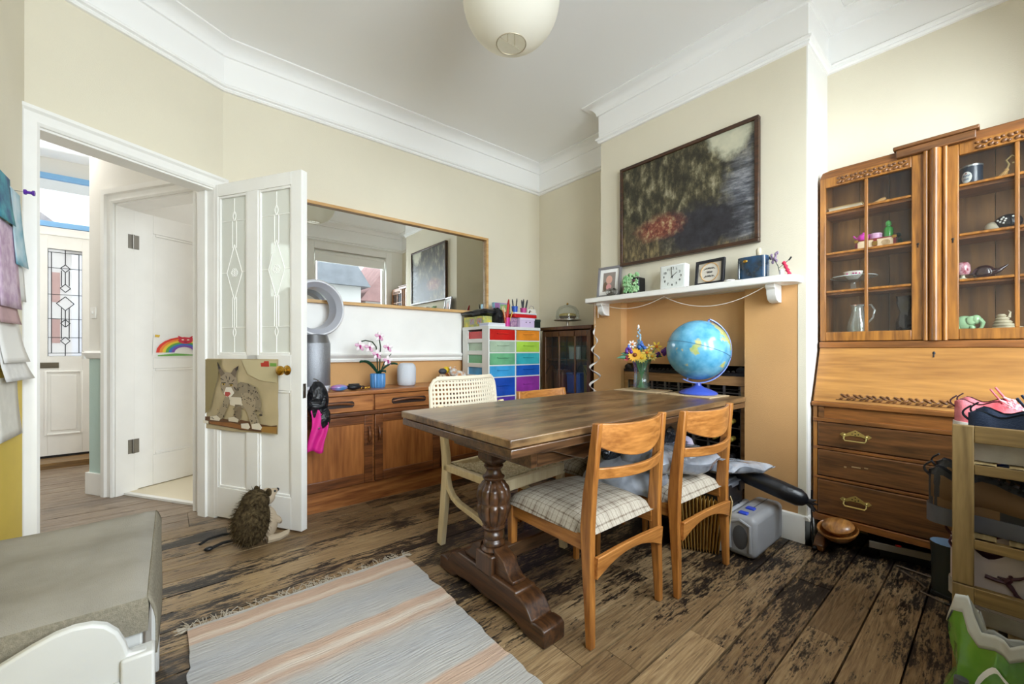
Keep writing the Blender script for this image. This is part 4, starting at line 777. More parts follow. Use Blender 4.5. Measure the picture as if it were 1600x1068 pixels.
def leafrow(m, ya, yb, z, x, n, amp=.009, h=.014):
    for k in range(n):
        y = lerp(ya, yb, (k+.5)/n); s = 1 if k % 2 else -1
        m.ell((x, y, z+s*h*.35), (.007, abs(yb-ya)/n*.62, h*.34), 8, 5, rot=(s*.7, 0, 0)); m.ell((x, y+abs(yb-ya)/n*.2, z-s*h*.5), (.006, abs(yb-ya)/n*.4, h*.25), 8, 5, rot=(-s*.9, 0, 0))
for (a, b, gy0, gy1, kh) in ((YL-.001, .238, .619, .282, .26), (.164, YR+.001, .128, YR+.03, .146)):
    m = M(M_bu_z).at(Wd(bu)); m.box(UF, UF+.022, gy0, a, 1.066, 1.952).box(UF, UF+.022, b, gy1, 1.066, 1.952); m.box(UF, UF+.022, gy1, gy0, 1.066, 1.115).box(UF, UF+.022, gy1, gy0, 1.90, 1.952)
    dr_ = m.obj('door', bu, bevel=.003); gm = (gy0+gy1)/2
    cv = M(M_bu_d).at(Wd(bu)); leafrow(cv, gy1+.01, gy0-.05, 1.925, UF-.001, 15, h=.024); cv.obj('carved_band', dr_)
    m = M(M_bu_z).at(Wd(bu)); m.box(UF+.002, UF+.02, gm-.007, gm+.007, 1.115, 1.90)
    for z in (1.334, 1.54, 1.764): m.box(UF+.004, UF+.018, gy1, gy0, z-.006, z+.006)
    m.obj('glazing_bar', dr_, bevel=.003)
    for i, (z0, z1) in enumerate(((1.115, 1.328), (1.34, 1.534), (1.546, 1.758), (1.77, 1.90))):
        for p, q in ((gy1, gm-.007), (gm+.007, gy0)): M(M_cglass).at(Wd(bu)).box(UF+.011, UF+.013, p, q, z0, z1).obj('pane', dr_, ang=0)
    M(mt('keyhole', '#15110d', .4)).at(Wd(bu)).ell((UF-.001, kh, 1.525), (.002, .005, .005), 10, 6).box(UF-.002, UF, kh-.002, kh+.002, 1.508, 1.525).obj('keyhole', dr_)
m = M(M_bu_z).at(Wd(bu)); n = 14
m.prism([(UF+.01, .164)]+[(UF-.002-.028*math.sin(PI*k/n), lerp(.178, .226, k/n)) for k in range(n+1)]+[(UF+.01, .238)], 1.064, 1.955, 'z')
for yy in (.17, .233): m.cyl((UF-.006, yy, 1.064), (UF-.006, yy, 1.955), .009, n=12)
m.obj('pilaster', bu)
BF = 2.62
m = M(M_bu_z).at(Wd(bu)); side = [(BF, .13), (UB, .13), (UB, 1.03), (2.742, 1.03), (BF, .755)]
m.prism(side, YL-.018, YL, 'y').obj('base_side', bu); M(M_bu_z).at(Wd(bu)).prism(side, YR, YR+.018, 'y').obj('base_side', bu)
B_('carcass', bu, M_dark, BF+.02, UB, YR+.018, YL-.018, .14, .74, ang=0)
ff = M(M_bu_f).at(Wd(bu)); ff.prism([(BF-.004, .748), (2.735, 1.03), (2.755, 1.03), (BF+.02, .748)], YR+.002, YL-.002, 'y'); ff = ff.obj('fall_front', bu, bevel=.003)
rx = Matrix.Translation((BF-.004+.1150*.1, 0, .748+.282*.1)); cv = M(M_bu_d).at(Wd(bu))
for k in range(26):
    y = lerp(-.12, .53, (k+.5)/26); s = 1 if k % 2 else -1; f = .115
    cv.ell((lerp(BF-.006, 2.733, f+s*.02), y, lerp(.748, 1.03, f+s*.02)), (.007, .017, .006), 8, 5, rot=(s*.6, .38, 0)); cv.ell((lerp(BF-.006, 2.733, f-s*.03), y+.008, lerp(.748, 1.03, f-s*.03)), (.006, .01, .005), 8, 5, rot=(-s*.8, .38, 0))
cv.box(BF+.002, BF+.006, -.14, .55, .762, .766).obj('carved_band', ff)
M(M_came).at(Wd(bu)).ell((2.722, .205, 1.004), (.002, .005, .008), 8, 5).cyl((2.722, .205, 1.0), (2.71, .205, .985), .002, n=6).obj('key', ff)
each('front_rail', bu, M_bu_y, [(BF-.012, BF+.02, YR-.005, YL+.005, .725, .748), (BF+.006, BF+.02, YR+.02, YL-.02, .662, .725), (BF-.008, BF+.02, YR, YL, .645, .665), (BF-.002, BF+.02, YR, YL, .50, .516), (BF-.002, BF+.02, YR, YL, .345, .36), (BF-.008, BF+.02, YR-.004, YL+.004, .125, .16)], Wd(bu), bevel=.003)
for s in (YL-.035, YR+.035): B_('loper', bu, M_bu_d, BF-.004, BF+.1, s-.012, s+.012, .668, .722)
for di, (z0, z1) in enumerate(((.519, .643), (.364, .498), (.165, .342))):
    d = M(M_bu_d).at(Wd(bu)).box(BF-.004, BF+.016, YR+.02, YL-.02, z0, z1).obj('drawer', bu, bevel=.005, seg=3)
    for hy in ((.47, -.06) if di != 1 else (-.06,)):
        m = M(mt('old_brass', '#c9b878', .35, .9)).at(Matrix.Translation((-.1797, hy-.205, (z0+z1)/2+.004))); X = .009
        plate = [(-.062, .006), (-.05, .016), (-.036, .012), (-.018, .024), (0, .034), (.018, .024), (.036, .012), (.05, .016), (.062, .006), (.05, -.006), (.036, -.002), (.02, .004), (-.02, .004), (-.036, -.002), (-.05, -.006)]
        m.prism(plate, .012, .0155, 'x').tube([(.009, -.042, .004), (.0, -.044, -.012), (-.002, -.038, -.021), (-.002, .038, -.021), (.0, .044, -.012), (.009, .042, .004)], .0035, 6)
        for s in (-1, 1): m.ell((.009, s*.043, .005), .006, 8, 6)
        for u, v in ((-.012, .014), (.012, .014), (0, .024), (0, .009)): m.use(M_dark).ell((.0115, u, v), (.0015, .003, .003), 6, 4); m.use(MATS['old_brass'])
        m.obj('brass_handle', d)
    if di == 1: M(mt('pale_scuff', '#a78b62', .7)).at(Matrix.Translation((-.1645, .265, (z0+z1)/2))).box(-.0002, .0002, -.02, .015, .0, .006).box(-.0002, .0002, .035, .045, -.008, .0).box(-.0002, .0002, -.048, -.034, .004, .009).obj('handle_scar', d, ang=0)
for yy in (YL-.045, YR+.045):
    M(M_bu_d).at(Wd(bu)).prism([(2.52, 0), (2.52, .03), (2.56, .062), (2.60, .07), (UB, .07), (UB, 0)], yy-.022, yy+.022, 'y').box(2.66, 2.9, yy-.016, yy+.016, .07, .13).obj('sledge_foot', bu, bevel=.006)

# --- mantel shelf with brackets
ms = T('mantel_shelf', 'white painted mantel shelf on two shaped brackets', 'shelf', (2.49, 1.35, 0))
m = M(M_white).at(Wd(ms)); m.prism([(2.568, 2.045), (2.425, 2.045)]+[(2.425+.0, .78)]+[(2.425+.075*(1-math.cos(rad(a))), .78-.105*math.sin(rad(a))) for a in range(15, 91, 15)]+[(2.568, .675)], 1.372, 1.41, 'z').obj('shelf_board', ms, bevel=.006)
for yy in (.80, 1.945):
    m = M(M_white).at(Wd(ms)); m.prism([(2.568, 1.372), (2.462, 1.372), (2.462, 1.355), (2.478, 1.345), (2.482, 1.32), (2.50, 1.29), (2.53, 1.278), (2.568, 1.276)], yy-.024, yy+.024, 'y').obj('bracket', ms, bevel=.004)
# --- wine rack in the fireplace
wr = T('wine_rack', 'wire and wood wine rack filling the fireplace recess', 'rack', (2.72, 1.39, 0)); M_rk = wood('rack_pine', '#8a6238', '#b58a58', 'Y', 8, .5); M_wire = mt('rack_wire', '#77716a', .4, .8)
m = M(M_rk).at(Wd(wr)); m.box(2.605, 2.64, .97, 1.815, .80, .86).box(2.605, 2.64, .97, 1.0, 0, .80).box(2.605, 2.64, 1.785, 1.815, 0, .80); m.obj('front_frame', wr, bevel=.003)
m = M(mt('cast_iron', '#262322', .5, .4)).at(Wd(wr)); m.box(2.60, 2.64, .97, 1.815, .86, .878)
for k in range(28): y = lerp(.985, 1.8, k/27); m.ell((2.612, y, .884), (.008, .012, .009), 8, 5)
for y in (1.0, 1.39, 1.785): m.ell((2.612, y, .894), (.009, .03, .022), 10, 6)
m.obj('iron_border', wr)
ny, nz = 8, 7; m = M(M_wire).at(Wd(wr))
for i in range(ny+1): y = lerp(1.0, 1.785, i/ny); [m.box(xx, xx+.012, y-.006, y+.006, .02, .80) for xx in (2.61, 2.84)]
for j in range(nz+1): z = .02+j*.105; [m.box(xx, xx+.004, 1.0, 1.785, z-.003, z+.003) for xx in (2.612, 2.846)]; [m.box(2.612, 2.85, lerp(1.0, 1.785, i/ny)-.003, lerp(1.0, 1.785, i/ny)+.003, z-.003, z+.003) for i in range(ny+1)]
m.obj('wire_grid', wr)
def bottle(label, loc, mat, cap):
    b = T('wine_bottle', label, 'bottle', loc, group='wine bottles in the fireplace rack')
    Rm = Matrix.Rotation(-PI/2, 4, 'Y'); M(mat).at(Rm).lathe([(0, -.1), (.034, -.1), (.037, -.09), (.037, .06), (.03, .085), (.014, .11), (.0135, .16)], 14).obj('bottle_glass', b); M(cap).at(Rm).lathe([(.0145, .12), (.015, .172), (.012, .174), (0, .174)], 12).obj('foil_cap', b)
    return b
M_gb = mt('green_bottle', '#16210f', .08, coat=.5); M_rb = mt('dark_bottle', '#120d0c', .08, coat=.5); caps = {'gold': mt('gold_foil', '#b9a24a', .35, .7), 'black': mt('black_foil', '#161416', .35), 'red': mt('red_foil', '#6d1420', .35, .3), 'green': mt('green_foil', '#8fa03c', .4, .3)}
used = {}
for (i, j, g, cc) in ((3, 6, 'green', 'green'), (4, 6, 'dark', 'black'), (5, 6, 'dark', 'red'), (1, 6, 'dark', 'black'), (0, 6, 'green', 'gold'), (6, 6, 'dark', 'black'), (0, 5, 'dark', 'gold'), (0, 4, 'green', 'gold'), (0, 3, 'dark', 'black'), (0, 2, 'dark', 'red'), (1, 5, 'green', 'black'), (1, 4, 'dark', 'gold'), (1, 3, 'green', 'red'), (2, 5, 'dark', 'black')):
    y = lerp(1.0, 1.785, (i+.5)/ny); z = .02+j*.105+.041
    rown = ['bottom', 'sixth', 'fifth', 'fourth', 'third', 'second', 'top'][j]; coln = ['outermost', 'second', 'third', 'fourth', 'fifth', 'sixth', 'seventh', 'eighth'][i]
    bottle(f'{g} wine bottle with {cc} cap, {rown} rack row, {coln} cell counted from the bureau', (2.75, y, z), M_gb if g == 'green' else M_rb, caps[cc])

# --- white bench with grey cushion by the left wall
M_bench = mt('bench_white_paint', '#c6c6c2', .45, var=.05)
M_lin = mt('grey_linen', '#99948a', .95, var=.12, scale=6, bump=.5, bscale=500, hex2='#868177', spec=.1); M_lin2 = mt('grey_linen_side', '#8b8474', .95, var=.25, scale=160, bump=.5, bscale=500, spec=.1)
be = T('storage_bench', 'white painted panelled bench beside the yellow wall', 'bench', (-.26, 1.47, 0)); bx0, bx1, by0, by1 = -.485, -.05, 1.17, 1.76
m = M(M_bench).at(Wd(be)); m.box(bx0, bx1, by0+.02, by1, .04, .415).obj('chest', be, bevel=.004)
m = M(M_bench).at(Wd(be)); pr_ = [(bx0, .02), (bx1+.012, .02), (bx1+.012, .40), (bx1-.018, .405), (bx1-.024, .43), (bx1-.034, .455), (bx1-.05, .475), (bx1-.07, .486), (bx1-.095, .49), (bx1-.12, .487), (bx1-.15, .476), (bx1-.19, .457), (bx1-.24, .435), (bx1-.30, .418), (bx0, .40)]
m.prism(pr_, by0-.04, by0-.018, 'y').obj('end_panel', be, bevel=.005)
each('corner_post', be, M_bench, [(bx1-.03, bx1+.022, by0-.05, by0-.004, 0, .40), (bx1-.028, bx1+.018, by1-.05, by1, 0, .415)], Wd(be), bevel=.005); each('panel_rail', be, M_bench, [(bx0, bx1-.03, by0-.054, by0-.04, .30, .36), (bx0, bx1-.03, by0-.054, by0-.04, .03, .09)], Wd(be), bevel=.005)
m = M(M_bench).at(Wd(be)); m.box(bx0, bx1-.045, by0-.046, by0-.04, .105, .285).obj('raised_panel', be, bevel=.006)
cu = T('bench_cushion', 'grey linen covered pad lying on the white bench', 'cushion', (-.26, 1.465, .416))
m = M(M_lin); NU, NV = 28, 28
def ctop(a, b):
    x = lerp(-.225, .218, a); y = lerp(-.285, .315, b); wv = .004*math.sin(9*b+3*a)*math.sin(2.2*a+1)+.003*math.sin(17*b-2*a); e = 1-max(abs(2*a-1), abs(2*b-1))**14
    return (x, y, .074+.012*e+wv)
m.sheet(ctop, NU, NV).obj('pad_top', cu, ang=60)
m = M(M_lin2)
ring = [(a/14, 0) for a in range(15)]+[(1, b/14) for b in range(1, 15)]+[(1-a/14, 1) for a in range(1, 15)]+[(0, 1-b/14) for b in range(1, 14)]
rs = [[ctop(*p) for p in ring]]
for f, z in ((.012, .06), (.012, .03), (.006, .0)): rs.append([(ctop(*p)[0]*(1+f), ctop(*p)[1]*(1+f), z) for p in ring])
m.rings(rs, False, True).obj('pad_side', cu, ang=60)
vl = M(M_lin2); vl.sheet(lambda a, b: (ctop(1, b)[0]+.001+.014*math.sin(min(1, a*2)*PI/2)+.005*math.sin(b*4)*a, ctop(1, b)[1], ctop(1, b)[2]+.001-.135*a*(.75+.25*math.sin(b*3+.9))), 8, 20).obj('hanging_edge', cu, solid=.003, ang=60)

# --- rag rug
def rug_material():
    m = bpy.data.materials.new('rag_rug'); m.use_nodes = True; n = m.node_tree; L = n.links.new; b = n.nodes['Principled BSDF']; b.inputs['Roughness'].default_value = .95; b.inputs['Specular IOR Level'].default_value = .1
    tc = n.nodes.new('ShaderNodeTexCoord'); sp = n.nodes.new('ShaderNodeSeparateXYZ'); L(tc.outputs['Object'], sp.inputs[0])
    ns = n.nodes.new('ShaderNodeTexNoise'); ns.inputs['Scale'].default_value = 40; ns.inputs['Detail'].default_value = 4; L(tc.outputs['Object'], ns.inputs[0])
    ad = n.nodes.new('ShaderNodeMath'); ad.operation = 'MULTIPLY_ADD'; ad.inputs[1].default_value = .012; L(ns.outputs[0], ad.inputs[0]); L(sp.outputs[1], ad.inputs[2])
    mr = n.nodes.new('ShaderNodeMapRange'); mr.inputs[1].default_value = -1.2; mr.inputs[2].default_value = .006; L(ad.outputs[0], mr.inputs[0])
    r = n.nodes.new('ShaderNodeValToRGB'); cr = r.color_ramp; cr.interpolation = 'LINEAR'
    P, G, K = '#b89f8c', '#aeaba6', '#a8a8a8'
    st = [(0, G), (.30, G), (.31, P), (.36, P), (.37, G), (.50, K), (.58, G), (.625, P), (.645, '#c9bcae'), (.655, '#c9bcae'), (.672, P), (.70, P), (.71, G), (.80, K), (.87, G), (.90, G), (.905, P), (.93, '#cdbdad'), (.945, P), (.985, P), (.99, G)]
    while len(cr.elements) < len(st): cr.elements.new(.5)
    for e, (p, c) in zip(cr.elements, st): e.position = p; e.color = lin(c)
    L(mr.outputs[0], r.inputs[0])
    mp = n.nodes.new('ShaderNodeMapping'); mp.inputs['Scale'].default_value = (6, 120, 1); L(tc.outputs['Object'], mp.inputs[0]); n2 = n.nodes.new('ShaderNodeTexNoise'); n2.inputs['Scale'].default_value = 1.5; n2.inputs['Detail'].default_value = 3; L(mp.outputs[0], n2.inputs[0])
    mx = n.nodes.new('ShaderNodeMix'); mx.data_type = 'RGBA'; mx.blend_type = 'OVERLAY'; mx.inputs[0].default_value = .35; L(r.outputs[0], mx.inputs[6]); L(n2.outputs[0], mx.inputs[7]); L(mx.outputs[2], b.inputs['Base Color'])
    bp = n.nodes.new('ShaderNodeBump'); bp.inputs['Strength'].default_value = .8; bp.inputs['Distance'].default_value = .006; L(n2.outputs[0], bp.inputs['Height']); L(bp.outputs[0], b.inputs['Normal']); return m
rg = T('rag_rug', 'pale grey and peach striped rag rug with fringed end', 'rug', (.46, 1.885, 0))
m = M(rug_material()); rr = random.Random(5); wl_ = [rr.uniform(-.006, .006) for _ in range(41)]
def rgp(a, b, z): y = -1.75*b; e = wl_[min(40, int(b*40))]; return (lerp(-.42+e-.004*b, .415+e+.006*math.sin(b*9)-.02*b, a), y, z+.0025*math.sin(b*30)*math.sin(a*5+1)+.002*math.sin(a*23+b*7))
m.sheet(lambda a, b: rgp(a, b, .010), 20, 60)
m.sheet(lambda a, b: rgp(a, b, .001)[:2]+(.001,), 20, 60); edge = [(k/20, 0) for k in range(21)]
m.sheet(lambda a, b: (rgp(a, 0, .01)[0], rgp(a, 0, .01)[1], .001+.009*b), 20, 1).sheet(lambda a, b: (rgp(0, b, .01)[0], rgp(0, b, .01)[1], .001+.009*a), 1, 60).sheet(lambda a, b: (rgp(1, b, .01)[0], rgp(1, b, .01)[1], .001+.009*a), 1, 60)
m.obj('rug_weave', rg, ang=60)
m = M(mt('fringe_yarn', '#b9b0a0', .95))
for k in range(150):
    x = rr.uniform(-.42, .415); y = -.004; l = rr.uniform(.03, .075); dx = rr.uniform(-.025, .025); pts = [(x, y, .008), (x+dx*.4+rr.uniform(-.006, .006), y+l*.5, .004+rr.uniform(0, .006)), (x+dx+rr.uniform(-.01, .01), y+l, .0025)]
    m.tube(pts, .0014, 4)
for s in (-1, 1):
    for k in range(14): a = rr.uniform(-.6, 1.2); l = rr.uniform(.03, .07); m.tube([(s*.41, -.003, .008), (s*(.41+l*.5*math.cos(a)*.6), l*.5*math.sin(a)+.015, .006), (s*(.41+l*math.cos(a)*.7), l*math.sin(a)+.02, .0025)], .0015, 4)
fo = m.obj('fringe', rg); fo['kind'] = 'stuff'

# --- shoe rack: two stacked slatted units
M_ac = wood('acacia', '#6b5531', '#937a4d', 'Z', 9, .55, .35, .02); M_ac_y = wood('acacia_y', '#665029', '#8f7446', 'Y', 9, .55, .35, .02); M_ac_x = wood('acacia_x', '#7d663f', '#b09a6c', 'X', 9, .55, .35, .02)
sr = T('shoe_rack', 'two stacked wooden slatted shoe rack units by the window wall', 'shoe rack', (1.95, -.07, 0)); rx0, rx1, ry0, ry1 = 1.565, 2.34, -.22, .085
for zi, (zb, zt) in enumerate(((0, .415), (.418, .825))):
    for X in (rx0, rx1-.022):
        for Y in (ry0, ry1-.038): B_('post', sr, M_ac, X, X+.022, Y, Y+.038, zb, zt, bevel=.002)
        for z in ((zt-.042, zt), (zb+.285 if zi else zb+.275, zb+.31 if zi else zb+.30), (zb+.095, zb+.12)): B_('side_rail', sr, M_ac_y, X+.001, X+.02, ry0+.038, ry1-.038, z[0], z[1], bevel=.002)
    for zs in (zb+.12, zb+.31 if zi else zb+.30):
        for k in range(4): a = lerp(ry0+.02, ry1-.075, k/3); B_('slat', sr, M_ac_x, rx0+.004, rx1-.004, a, a+.05, zs-.012, zs, bevel=.002)
# ------------------------------------------------------------------ things on the sideboard
SZ = .75
fan = T('air_purifier', 'silver bladeless fan purifier with round hoop on the sideboard', 'fan', (.712, 2.885, SZ)); M_sil = mt('silver_mesh', '#a4a7ad', .35, .7, bump=.6, bscale=300, var=.2, scale=260); M_sw = mt('pearl_white', '#dcdde2', .3, coat=.3); M_sd = mt('satin_nickel', '#85868a', .3, .8)
M(M_sw).lathe([(0, 0), (.098, 0), (.1, .004), (.1, .036), (0, .036)], 32).obj('base', fan)
M(M_sil).lathe([(.098, .036), (.1, .04), (.1, .31), (.098, .314)], 36).obj('filter_drum', fan)
M(M_sd).lathe([(.098, .314), (.096, .32), (.082, .365), (.06, .372), (0, .372)], 32).obj('collar', fan)
R = Matrix.Translation((0, 0, .54)) @ Matrix.Rotation(rad(12), 4, 'Z') @ Matrix.Rotation(PI/2, 4, 'X')
M(M_sw).at(R).rings([[((rr_)*math.cos(2*PI*k/40), rr_*math.sin(2*PI*k/40), z) for k in range(40)] for rr_, z in ((.178, -.05), (.186, -.03), (.186, .045), (.176, .058), (.168, .058))], False, False).obj('hoop', fan)
M(mt('hoop_inner', '#b9bbc4', .3, .3)).at(R).rings([[((rr_)*math.cos(2*PI*k/40), rr_*math.sin(2*PI*k/40), z) for k in range(40)] for rr_, z in ((.168, .058), (.138, .03), (.128, -.045), (.15, -.056), (.178, -.05))], False, False).obj('hoop_lining', fan)
for k, (lb, mm) in enumerate((('lilac pamphlet at the bottom of the flat papers by the purifier', mt('lilac_card', '#b9b3dd', .5)), ('white leaflet between two pamphlets by the purifier foot', M_paper), ('pale blue grey pamphlet topping the papers by the purifier', mt('pale_card', '#d8d9e6', .5)))):
    o = T('pamphlet', lb, 'paper', (.62, 2.755, SZ+.006*k), rad(8*k-6), group='papers by the purifier'); M(mm).box(-.09, .1, -.05, .05, .0, .0055).obj('folded_sheet', o); M(M_paper).box(-.088, .0985, -.0505, -.05, .001, .0045).obj('page_edge', o)
o = T('pebble_case', 'shiny blue and pink pebble shaped case on the sideboard edge', 'case', (.835, 2.765, SZ)); M(mt('iridescent_blue', '#3f95d0', .2, coat=.6, var=.5, scale=9, hex2='#c25f9a')).ell((0, 0, .022), (.055, .035, .022), 20, 12).obj('shell', o); M(mt('case_seam', '#1d4f86', .3)).tube([(.0555*math.cos(k*PI/12), .0355*math.sin(k*PI/12), .022) for k in range(25)], .0012, 5).obj('seam', o)
o = T('purse', 'small black folded purse between the pebble case and orchid', 'purse', (.935, 2.785, SZ)); M(mt('black_leather', '#17181c', .45, bump=.3)).ell((0, 0, .02), (.05, .032, .02), 16, 10).box(-.03, .035, -.01, .012, .03, .042).obj('pouch', o, ang=60); M(M_steel).tube([(-.035, -.02, .032), (0, -.027, .036), (.035, -.02, .032)], .0015, 5).obj('zip', o)
o = T('gold_trinket', 'tiny gold and brown beaded trinket beside the orchid pot', 'trinket', (1.02, 2.80, SZ)); rr = random.Random(2); m = M(M_brass); [m.ell((rr.uniform(-.03, .03), rr.uniform(-.015, .015), .006+.008*rr.random()), .006, 8, 6) for _ in range(9)]; m.obj('beads', o); M(mt('brown_fob', '#3c2415', .5)).ell((-.02, .01, .012), (.022, .014, .012), 12, 8).obj('fob', o)
# orchid
oc = T('potted_orchid', 'pink and white orchid in a ribbed blue pot', 'plant', (1.13, 2.86, SZ))
m = M(mt('blue_pot', '#4f86bd', .4)); n = 64; rs = []
for r, z in ((.042, 0), (.047, .006), (.05, .03), (.05, .095), (.046, .1), (.04, .1), (.036, .08), (0.0005, .08)): rs.append([((r*(1+.05*math.cos(16*2*PI*k/n)))*math.cos(2*PI*k/n), (r*(1+.05*math.cos(16*2*PI*k/n)))*math.sin(2*PI*k/n), z) for k in range(n)])
m.rings(rs).obj('pot', oc); M(mt('bark', '#2a1d14', .9)).lathe([(0, .082), (.036, .084), (0, .09)], 16).obj('bark', oc)
M_leaf = mt('orchid_leaf', '#1f4f3a', .4, var=.3, scale=20)
def leaf(m, o0, d, L, w, lift, droop): m.sheet(lambda a, b: (o0[0]+d[0]*L*b-d[1]*w*math.sin(PI*min(1, b*.92+.08))**.7*(a-.5), o0[1]+d[1]*L*b+d[0]*w*math.sin(PI*min(1, b*.92+.08))**.7*(a-.5), o0[2]+lift*math.sin(b*1.6)-droop*b*b+.25*w*abs(a-.5)*2), 6, 10)
for d, L, w, li, dr_ in (((-.95, -.25), .15, .055, .12, .03), ((.96, -.25), .14, .05, .1, .03), ((.3, -.9), .09, .045, .04, .02)): m = M(M_leaf); leaf(m, (0, 0, .088), d, L, w, li, dr_); m.obj('leaf', oc, solid=.003)
M_stem = mt('dark_stem', '#23351f', .5); st = M(M_stem); s1 = [(0, 0, .085), (-.005, 0, .2), (-.012, 0, .29), (-.04, 0, .325), (-.09, -.005, .335), (-.13, -.01, .325)]; s2 = [(.012, 0, .085), (.015, 0, .2), (.02, 0, .29), (.01, 0, .35), (0, 0, .375)]; s3 = [(.015, 0, .085), (.03, -.005, .14), (.05, -.01, .19)]
for s, nm in ((s1, 0), (s2, 1), (s3, 2)): M(M_stem).tube(s, .0045, 6).tube([s[-1], (s[-1][0]+(-.02, .004, .045)[nm], s[-1][1], s[-1][2]+(-.02, .02, .05)[nm])], .003, 5).obj('stem', oc)
M_pet = mt('white_petal', '#ece3e6', .5); M_lip = mt('magenta_lip', '#b0327c', .5); M_ped = mt('pink_petal', '#d9a9c4', .5)
for x, z, y in ((-.135, .295, -.025), (-.07, .285, -.03), (.005, .365, -.02), (.065, .285, -.025), (-.02, .235, -.04), (.062, .19, -.03)):
    f = M(M_pet); 
    for k in range(5):
        a = PI/2+k*2*PI/5; f.use(M_pet if k % 2 == 0 else M_ped); f.ell((x+.021*math.cos(a), y, z+.021*math.sin(a)), (.017, .004, .012), 8, 5, rot=(0, -a, 0))
    f.use(M_lip); f.ell((x, y-.006, z), (.008, .008, .008), 8, 6).ell((x, y-.006, z-.011), (.006, .006, .008), 8, 6); f.obj('flower', oc, ang=60)
sp = T('smart_speaker', 'white fabric covered rounded smart speaker near the orchid', 'speaker', (1.36, 2.88, SZ)); M(mt('white_mesh_fabric', '#c9ced6', .8, bump=.8, bscale=260)).lathe([(0, 0), (.055, 0), (.065, .012), (.069, .04), (.069, .125), (.064, .15), (.05, .166), (.045, .168)], 32).obj('fabric_body', sp, ang=60); M(M_sw).lathe([(.046, .168), (.03, .1705), (0, .171)], 24).obj('touch_top', sp)
# toy animals
o = T('nest_ornament', 'gold wire nest holding a dark grey ball figure on the sideboard', 'ornament', (1.655, 2.855, SZ)); m = M(M_brass)
for k in range(7): m.tube([((.055+.004*math.sin(k*3+a))*math.cos(a*PI/10), (.045+.004*math.cos(k*2+a))*math.sin(a*PI/10), .006+.006*k*.6+.004*math.sin(a*1.3+k)) for a in range(21)], .0018, 5)
m.obj('wire_nest', o); M(mt('speckled_cream', '#d8c2a4', .6, var=.7, scale=60, hex2='#5a3522')).ell((0, 0, .045), (.035, .028, .035), 14, 10).obj('figure_body', o); M(mt('charcoal_ball', '#383b41', .5)).ell((-.002, -.005, .098), (.034, .028, .024), 14, 10).obj('figure_head', o)
patch = mt('patchwork', '#b5793a', .6, var=.9, scale=28, hex2='#cfdde0'); o = T('patchwork_toy', 'brown, white and blue patchwork toy animal beside the rainbow tower', 'toy', (1.80, 2.85, SZ))
M(patch).ell((0, 0, .055), (.075, .045, .045), 18, 12).obj('body', o); M(patch).ell((-.06, -.02, .09), (.034, .03, .034), 14, 10).obj('head', o); [M(patch).ell((x, y, .022), (.018, .016, .023), 10, 8).obj('leg', o) for x, y in ((-.045, -.03), (.05, -.03), (-.045, .03), (.05, .03))]; [M(patch).ell((-.06+s*.02, -.01, .122), (.012, .006, .014), 8, 6).obj('ear', o) for s in (-1, 1)]
o = T('yellow_toy', 'brown toy figure with round yellow head between ornament and patchwork toy', 'toy', (1.715, 2.90, SZ)); M(mt('toy_brown', '#8a4e22', .6)).ell((0, 0, .04), (.028, .026, .04), 12, 9).obj('body', o); M(mt('toy_yellow', '#d8b51e', .5)).ell((0, 0, .105), .028, 14, 10).obj('head', o)

# ------------------------------------------------------------------ things on the rainbow tower
TZ = 1.2155
o = T('craft_box', 'yellow and green printed card box on the tower under the black bag', 'box', (2.02, 2.89, TZ)); M(mt('craft_print', '#d5c64a', .5, var=.9, scale=26, hex2='#8a9a70')).box(-.045, .045, -.145, .145, 0, .085).obj('carton', o, bevel=.002)
each('label_panel', o, mt('craft_label', '#c8745e', .5, var=.6, scale=60, hex2='#7fa8b8'), [(-.0458, -.045, lerp(-.12, .05, k/1.6), lerp(-.12, .05, k/1.6)+.07, .02, .068) for k in range(2)])
o = T('bin_bag', 'crumpled black plastic bag draped over the craft box', 'bag', (2.03, 2.86, TZ+.086)); M_bin = mt('bin_plastic', '#17181d', .3, bump=.8, bscale=25, var=.3)
def crumple(cx, cy, cz, rx, ry, rz, seed, amp=.2, nu=26, nv=16):
    rr = random.Random(seed); ph = [(rr.uniform(1, 6), rr.uniform(1, 6), rr.uniform(0, 6), rr.uniform(2, 7)) for _ in range(7)]
    def fn(a, b):
        th = 2*PI*a; f = PI*b; d = Vector((math.sin(f)*math.cos(th), math.sin(f)*math.sin(th), math.cos(f)))
        k = 1+amp*sum(abs(math.sin(p[0]*d.x*1.7+p[1]*d.y*1.9+p[3]*d.z+p[2]))-.5 for p in ph)/3.2
        z = d.z*rz*k
        return (cx+d.x*rx*k, cy+d.y*ry*k, cz+z)
    return fn, nu, nv
def crum(m, *a, **k): fn, nu, nv = crumple(*a, **k); return m.sheet(fn, nu, nv)
m = M(M_bin); crum(m, .02, .0, .03, .085, .16, .035, 4); crum(m, -.03, .1, .032, .05, .14, .02, 5); crum(m, .09, -.1, -.005, .05, .07, .075, 6); m.obj('bag_film', o, ang=25)
for k, (lb, hx) in enumerate((('white notebook at the bottom of the stack on the tower', 'd9dbe8'), ('lilac grey notebook in the middle of the tower stack', 'b8bfd8'), ('pale grey notebook on top of the tower stack', 'c5c8d2'))):
    o = T('notebook', lb, 'notebook', (2.07, 2.735, TZ+.009*k), rad(2*k), group='notebooks on the tower'); M(mt('nb_'+hx, '#'+hx, .5)).box(-.1, .085, -.06, .06, 0, .0015).box(-.1, .085, -.06, .06, .007, .0085).box(-.1, -.0985, -.06, .06, .0015, .007).obj('cover', o); M(M_paper).box(-.0985, .083, -.058, .058, .0015, .007).obj('pages', o)
